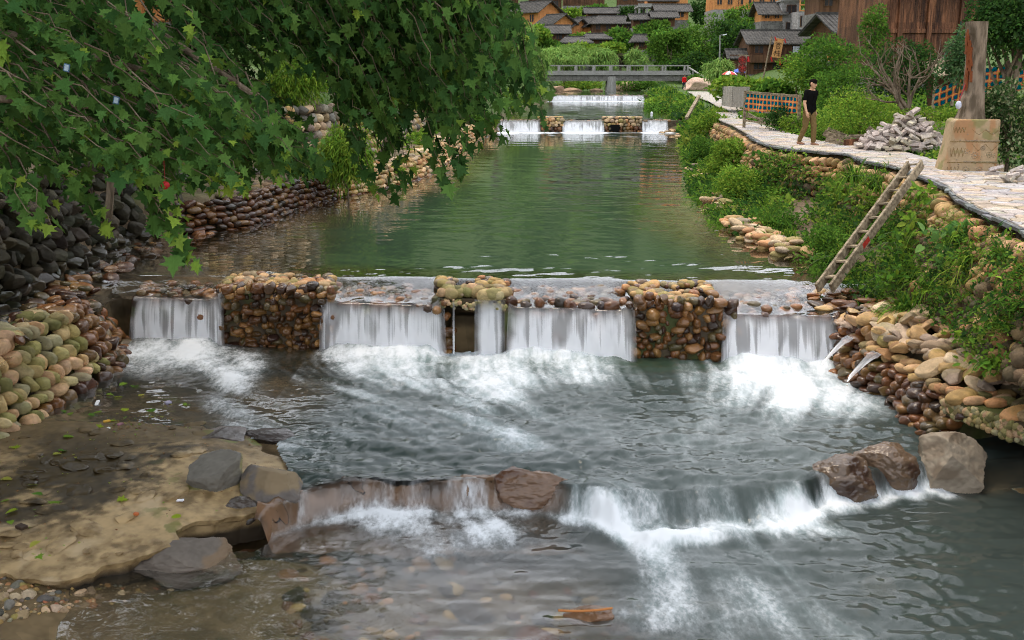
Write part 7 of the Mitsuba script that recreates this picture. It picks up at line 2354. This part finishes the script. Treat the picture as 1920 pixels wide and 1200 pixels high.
put('cross_bar', beam(D(1385, 103, FYd), D(1405, 104.5, FYd), 0.07, 0.07), 'grey_wood', parent=fs_)
put('tassel', tube([D(1403, 106, FYd), D(1403, 116, FYd)], [0.06, 0.09], 8), 'paint', parent=fs_, color=srgb(190, 40, 40))
for py in (113, 128):
    p = D(1392, py, FYd - 0.08)
    rr = 0.27
    ms = [tube(np.array([p + [rr * math.cos(a), 0, rr * math.sin(a)] for a in np.linspace(0, 2 * np.pi, 29)]), 0.035, 6)]
    h = put('hoop', ms[0], 'paint', parent=fs_, smooth=True, color=srgb(96, 40, 36))
    put('spokes', join([beam(p - np.array([math.cos(a), 0, math.sin(a)]) * rr, p + np.array([math.cos(a), 0, math.sin(a)]) * rr, 0.03, 0.06, up=(0, 1, 0)) for a in (0.4, 1.45, 2.5)]), 'paint', parent=fs_, color=srgb(170, 40, 36))
    put('backing', TriM(np.vstack([[p + [0, 0.03, 0]], np.array([p + [rr * math.cos(a), 0.03, rr * math.sin(a)] for a in np.linspace(0, 2 * np.pi, 24, endpoint=False)])]), [[0, 1 + k, 1 + (k + 1) % 24] for k in range(24)]), 'paint', parent=fs_, color=srgb(120, 60, 50))


def umbrella(px, py, y, R, cols, label):
    key = thing('umbrella', label, 'umbrella')
    c = D(px, py, y)
    n = 8
    for k in range(n):
        a0, a1 = 2 * np.pi * k / n, 2 * np.pi * (k + 1) / n
        v, f = [], []
        for j in range(6):
            t = j / 5
            for a in np.linspace(a0, a1, 5):
                v.append(c + [R * t * math.cos(a), R * t * math.sin(a), -R * 0.45 * t ** 1.8])
        for j in range(5):
            for i in range(4):
                b = j * 5 + i
                f += [[b, b + 1, b + 6], [b, b + 6, b + 5]]
        put('panel', TriM(v, f), 'paint', parent=key, smooth=True, color=cols[k % len(cols)])
    put('pole', tube([c + [0, 0, 0.1], c - [0, 0, 2.4]], 0.03, 6), 'paint', parent=key, color=srgb(120, 120, 120))


umbrella(1368, 133, 98, 0.68, [srgb(214, 60, 52), srgb(232, 228, 226)], 'red and white panelled umbrella beside the vegetable patch')
umbrella(1384, 129, 101, 0.7, [srgb(60, 92, 190)], 'blue umbrella behind the red and white one')
lp = thing('lamp_post', 'tall grey lamp post in front of the dark broadleaf trees', 'lamp post')
a, b = D(1349, 140, 118), D(1350, 66, 118)
put('pole', tube([a - [0, 0, 1.0], b], [0.11, 0.07], 8), 'concrete', parent=lp, smooth=True)
put('arm', beam(b, b + [0.4, 0, 0.08], 0.05, 0.05), 'concrete', parent=lp)
put('lamp_head', box(0.42, 0.2, 0.1, at=b + [0.5, 0, 0.06], ry=-0.2), 'paint', parent=lp, color=srgb(220, 222, 226))
cw = thing('concrete_wall', 'low tan concrete wall stub at the bend of the path', 'wall')
a, b = D(1377, 178, 52), D(1402, 178, 50.8)
put('face', beam(a + [0, 0, -0.1], b + [0, 0, -0.1], 0.18, 0.95), 'path_mortar', parent=cw)
put('return_wall', box(0.18, 2.5, 0.95, at=a + [0.0, 1.36, -0.1]), 'path_mortar', parent=cw)
for k, (px, py, y, lab) in enumerate(((1366, 370, 31.0, 'white plastic scrap caught in the bank bush by the waterline'), (1222, 213, 74, 'white plastic bag lying at the right bank above the second weir'))):
    p = D(px, py, y)
    m = ICO[2].copy()
    s = y * (7, 3)[k] / 2000.0
    m.vertices = m.vertices * [s * 0.9, s * 0.6, s * 1.1] * (1 + 0.5 * (meshkit.noise(m.vertices * 1.7 + k * 5)[:, None] - 0.5)) + p
    put('plastic_scrap', TriM(m.vertices, m.faces), 'paint', smooth=True, color=srgb(226, 228, 232), label=lab, cat='litter')

# old beam leaning at the second ladder place upstream
put('leaning_beam', beam(D(1287, 222, 56), D(1311, 180, 60), 0.16, 0.14), 'grey_wood', label='weathered beam leaning on the bank at the inner bend of the path', cat='beam')

# ---------------------------------------------------------------- people
def smooth_union(bones, cell=0.02, it=10):
    """bones: lists of (point, radius); consecutive spheres are hulled, everything joined into one smooth body."""
    ms = []
    for ch in bones:
        sp = [m3.Manifold.sphere(rr, 20).translate(list(map(float, p))) for p, rr in ch]
        for a, b in zip(sp[:-1], sp[1:]):
            ms.append(m3.Manifold.batch_hull([a, b]))
    m = m3.Manifold.batch_boolean(ms, m3.OpType.Add).refine_to_length(cell).to_mesh()
    t = trimesh.Trimesh(m.vert_properties[:, :3], m.tri_verts)
    trimesh.smoothing.filter_taubin(t, iterations=it)
    return t


def person(label, at, H, yaw, skin, shirt, trousers, hair, shoes, seed, long_sleeve=False):
    """A walking figure 1.76 units tall scaled to H, facing +x turned by yaw about z."""
    r = np.random.default_rng(seed)
    key = thing('person', label, 'person')
    s = H / 1.76
    A = np.array
    hipR, hipL = A([0, -0.09, 0.92]), A([0, 0.09, 0.92])
    knR, knL = A([0.0, -0.10, 0.50]), A([0.14, 0.09, 0.50])
    anR, anL = A([-0.17, -0.10, 0.09]), A([0.17, 0.09, 0.085])
    shR, shL = A([0.0, -0.19, 1.43]), A([0.0, 0.19, 1.43])
    elR, elL = A([0.02, -0.26, 1.14]), A([-0.07, 0.26, 1.14])
    wrR, wrL = A([0.13, -0.27, 0.91]), A([0.0, 0.25, 0.90])
    nk, hd = A([0.02, 0, 1.50]), A([0.06, -0.01, 1.655])
    tor = [[(A([0, -0.085, 0.95]), 0.105), (A([0.0, -0.075, 1.15]), 0.10), (A([0.0, -0.105, 1.36]), 0.105)], [(A([0, 0.085, 0.95]), 0.105), (A([0.0, 0.075, 1.15]), 0.10), (A([0.0, 0.105, 1.36]), 0.105)],
           [(A([0, -0.085, 0.95]), 0.105), (A([0, 0.085, 0.95]), 0.105)], [(A([0, -0.075, 1.15]), 0.10), (A([0, 0.075, 1.15]), 0.10)], [(A([0, -0.105, 1.36]), 0.105), (A([0, 0.105, 1.36]), 0.105)], [(shR, 0.062), (A([0, 0, 1.46]), 0.07), (shL, 0.062)]]
    legs = [[(hipR, 0.092), (knR, 0.062), (anR, 0.042)], [(hipL, 0.092), (knL, 0.062), (anL, 0.042)]]
    arms = [[(shR, 0.056), (elR, 0.042), (wrR, 0.029)], [(shL, 0.056), (elL, 0.042), (wrL, 0.029)]]
    head = [[(A([0.0, 0, 1.44]), 0.062), (nk, 0.056), (hd - [0.015, 0, 0.06], 0.056)], [(hd - [0.01, 0, -0.03], 0.093), (hd + [0.02, 0, -0.045], 0.066), (hd + [0.045, 0, -0.085], 0.036)], [(hd + [0.085, 0, -0.01], 0.014), (hd + [0.112, 0, -0.035], 0.013)], [(hd + [0, 0.088, -0.02], 0.02), (hd + [0, 0.09, 0.01], 0.022)], [(hd + [0, -0.088, -0.02], 0.02), (hd + [0, -0.09, 0.01], 0.022)]]
    hands = []
    for w, e, sg in ((wrR, elR, 1), (wrL, elL, -1)):
        d = unit(w - e)
        fwd = unit(A([1.0, 0, 0.25]) - d * d[0])
        pm = w + d * 0.085
        hands.append([(w, 0.028), (pm - fwd * 0.012, 0.026)])
        hands.append([(w + d * 0.03 + fwd * 0.015, 0.022), (pm + fwd * 0.025, 0.022)])
        for q in range(4):
            o = fwd * (0.033 - 0.021 * q)
            ln = (0.072, 0.08, 0.075, 0.058)[q]
            b1 = pm + o + d * ln * 0.5 + A([0, 0.010 * sg, 0])
            hands.append([(pm + o * 0.9, 0.0105), (b1, 0.0095), (b1 + d * ln * 0.42 + A([0, 0.018 * sg, 0]), 0.008)])
        hands.append([(w + d * 0.035 + fwd * 0.02, 0.013), (w + d * 0.07 + fwd * 0.05, 0.011), (w + d * 0.105 + fwd * 0.055, 0.009)])
    feet = [[(a + [-0.03, 0, -0.045], 0.036), (a + [0.10, 0, -0.055], 0.034), (a + [0.17, 0, -0.06], 0.026)] for a in (anR, anL)]
    grow_ = lambda ch, g: [[(p, rr + g) for p, rr in c] for c in ch]
    body = smooth_union(tor + legs + arms + head + hands + feet, 0.016, 8)
    R = trimesh.transformations.rotation_matrix(yaw, [0, 0, 1])
    lean = trimesh.transformations.rotation_matrix(0.05, [0, 1, 0])

    def fin(m):
        v = np.asarray(m.vertices) @ lean[:3, :3].T @ R[:3, :3].T * s + at
        return TriM(v, m.faces)

    put('body', fin(body), 'paint', parent=key, smooth=True, color=skin)
    # shirt: torso and upper arms
    sl = lambda a, b, t: a + (b - a) * t
    tt_ = 0.98 if long_sleeve else 0.62
    sh = smooth_union(grow_([[(A([0, -0.08, 0.90]), 0.10), (A([0, 0.08, 0.90]), 0.10)]] + tor[:5], 0.016) + [[(shR, 0.072), (A([0, 0, 1.435]), 0.075), (shL, 0.072)]] + [[(shR, 0.072), (sl(shR, elR, tt_), 0.062)], [(shL, 0.072), (sl(shL, elL, tt_), 0.062)]] + ([[(elR, 0.055), (sl(elR, wrR, 0.9), 0.045)], [(elL, 0.055), (sl(elL, wrL, 0.9), 0.045)]] if long_sleeve else []), 0.02, 8)
    sh.vertices = sh.vertices + (meshkit.noise(sh.vertices * 11 + seed)[:, None] - 0.5) * 0.016
    put('shirt', fin(sh), 'matte', parent=key, smooth=True, color=shirt)
    tr_ = smooth_union([[(hipR + [0, 0, 0.04], 0.115), (hipL + [0, 0, 0.04], 0.115)], [(hipR, 0.112), (sl(hipR, knR, 0.5), 0.098), (knR, 0.078), (sl(knR, anR, 0.55), 0.072), (sl(knR, anR, 0.93), 0.062)], [(hipL, 0.112), (sl(hipL, knL, 0.5), 0.098), (knL, 0.078), (sl(knL, anL, 0.55), 0.072), (sl(knL, anL, 0.93), 0.062)]], 0.02, 6)
    tr_.vertices = tr_.vertices + (meshkit.noise(tr_.vertices * 13 + seed)[:, None] - 0.5) * 0.018
    put('trousers', fin(tr_), 'matte', parent=key, smooth=True, color=trousers)
    hr_ = smooth_union([[(hd + [-0.03, 0, 0.045], 0.094), (hd + [0.015, 0, 0.055], 0.084)], [(hd + [-0.045, 0, 0.0], 0.084), (hd + [-0.03, 0, 0.045], 0.09)], [(hd + [0.05, -0.03, 0.085], 0.04), (hd + [0.05, 0.03, 0.085], 0.04)]], 0.016, 4)
    put('hair', fin(hr_), 'matte', parent=key, smooth=True, color=hair)
    for a in (anR, anL):
        sm = smooth_union([[(a + [-0.035, 0, -0.05], 0.042), (a + [0.10, 0, -0.06], 0.04), (a + [0.175, 0, -0.065], 0.03)]], 0.02, 3)
        sm.vertices[:, 2] = np.maximum(sm.vertices[:, 2], 0.0)
        put('shoe', fin(sm), 'paint', parent=key, smooth=True, color=shoes)
    for sg in (-1, 1):
        m = ICO[1].copy()
        m.vertices = m.vertices * 0.013 + hd + A([0.078, 0.032 * sg, 0.005])
        put('eye', fin(m), 'paint', parent=key, smooth=True, color=(0.02, 0.015, 0.012))
        b = box(0.012, 0.04, 0.01, at=hd + A([0.084, 0.034 * sg, 0.03]))
        put('eyebrow', fin(b), 'paint', parent=key, color=hair)
    put('mouth', fin(box(0.012, 0.04, 0.008, at=hd + A([0.082, 0, -0.068]))), 'paint', parent=key, color=srgb(150, 84, 74))
    return key


mp = on_path(1511, 271)
person('man in a black v neck shirt and olive trousers walking along the flagged path', mp, 1.78, -0.95, srgb(206, 158, 128), (0.008, 0.008, 0.009), srgb(122, 104, 66), (0.012, 0.01, 0.009), srgb(150, 110, 84), 1)
rp = D(1282, 167.5, 110)
person('small person in a red jacket and dark trousers on the path near the bridge', rp, 1.42, -1.3, srgb(200, 150, 122), srgb(206, 36, 40), srgb(44, 48, 62), (0.012, 0.01, 0.009), srgb(60, 50, 46), 2, long_sleeve=True)

# ---------------------------------------------------------------- leaves and litter fallen on the shelf
r = np.random.default_rng(91)
LFX = [(250, 725), (235, 718), (310, 755), (200, 740), (215, 745), (262, 742), (345, 760), (118, 770), (135, 776), (165, 778), (190, 772), (75, 778), (60, 790), (45, 790), (230, 770), (25, 838), (100, 850), (142, 855), (66, 877), (52, 903), (16, 933), (100, 940), (78, 920), (150, 868), (220, 935), (18, 970), (70, 1008), (70, 1035), (5, 895), (30, 948), (112, 845), (330, 965), (120, 820), (180, 800), (290, 770), (205, 790)]
for k, (px, py) in enumerate(LFX):
    z = -0.99 if py < 800 else -0.95
    p = G(px, py, z)
    p[2] = max(float(shelf_z(np.array(p[0]), np.array(p[1]))) + 0.012, L0 + 0.012)
    big = k in (24,)
    v, f, cc = leaves(p[None], unit(r.normal(size=(1, 3)) * [1, 1, 0.05]), np.array([[r.normal() * 0.15, r.normal() * 0.15, 1.0]]), r.uniform(0.09, 0.15), 'heart' if k % 3 else 'plane', np.array([[srgb(150, 170, 60), srgb(120, 150, 56), srgb(170, 170, 80), srgb(90, 130, 52)][r.integers(4)]]))
    put('fallen_leaf', (v, f), 'leaf', color=cc, flat=True, label='yellow green leaf fallen on the wet rock shelf', cat='leaf', group='leaves fallen on the rock shelf')
for k, (px, py, col, s, lab) in enumerate(((338, 935, srgb(226, 228, 232), (0.10, 0.075, 0.01), 'white printed card lying on the rock shelf'), (315, 752, srgb(150, 146, 170), (0.11, 0.08, 0.03), 'crumpled grey lilac wrapper in the shallows on the shelf'), (182, 752, srgb(220, 222, 226), (0.12, 0.05, 0.02), 'white scrap at the cobble wall foot'), (203, 805, srgb(230, 230, 232), (0.05, 0.04, 0.02), 'tiny white scrap beside the broken crack'), (255, 960, srgb(178, 96, 52), (0.05, 0.04, 0.03), 'small orange brown pebble on the dry shelf'), (200, 787, srgb(206, 160, 60), (0.09, 0.06, 0.02), 'yellow leaf scrap in the brown shallows'), (225, 795, srgb(140, 96, 110), (0.08, 0.05, 0.02), 'dull purple leaf in the brown shallows'), (150, 868, srgb(170, 40, 36), (0.05, 0.03, 0.012), 'tiny red scrap in the muddy hollow'), (40, 985, srgb(60, 46, 36), (0.11, 0.08, 0.04), 'dark nut shell on the shelf edge'))):
    p = G(px, py, -0.96)
    p[2] = max(float(shelf_z(np.array(p[0]), np.array(p[1]))), L0) + s[2] / 2 + 0.004
    m = box(*s, bevel=min(s) * 0.2)
    v = np.array(m.vertices)
    M = rotm(r, 0.1)
    put('litter', TriM(v @ M.T + p, m.faces), 'paint', color=col, label=lab, cat='litter')

r = np.random.default_rng(92)
P = []
while len(P) < 420:
    if r.random() < 0.45:
        x, y = r.normal(-5.05, 0.28), r.normal(13.55, 0.35)
    else:
        x, y = r.uniform(-6.6, -2.9), r.uniform(9.3, 13.6)
    if not contains_xy(shelf_poly.buffer(-0.05), x, y):
        continue
    P.append((x, y, max(float(shelf_z(np.array(x), np.array(y))), L0) + 0.008))
P = np.array(P)
n = len(P)
v, f, cc = leaves(P, unit(r.normal(size=(n, 3)) * [1, 1, 0.06]), unit(np.array([0, 0, 1.0]) + r.normal(size=(n, 3)) * 0.12), r.uniform(0.012, 0.05, n), 'diamond', np.array([srgb(110, 150, 60), srgb(150, 160, 70), srgb(120, 80, 50), srgb(90, 64, 42), srgb(150, 110, 70)])[r.integers(5, size=n)])
put('leaf_litter', (v, f), 'leaf', color=cc, flat=True, kind='stuff', label='tiny green and brown plant scraps strewn over the wet rock shelf')
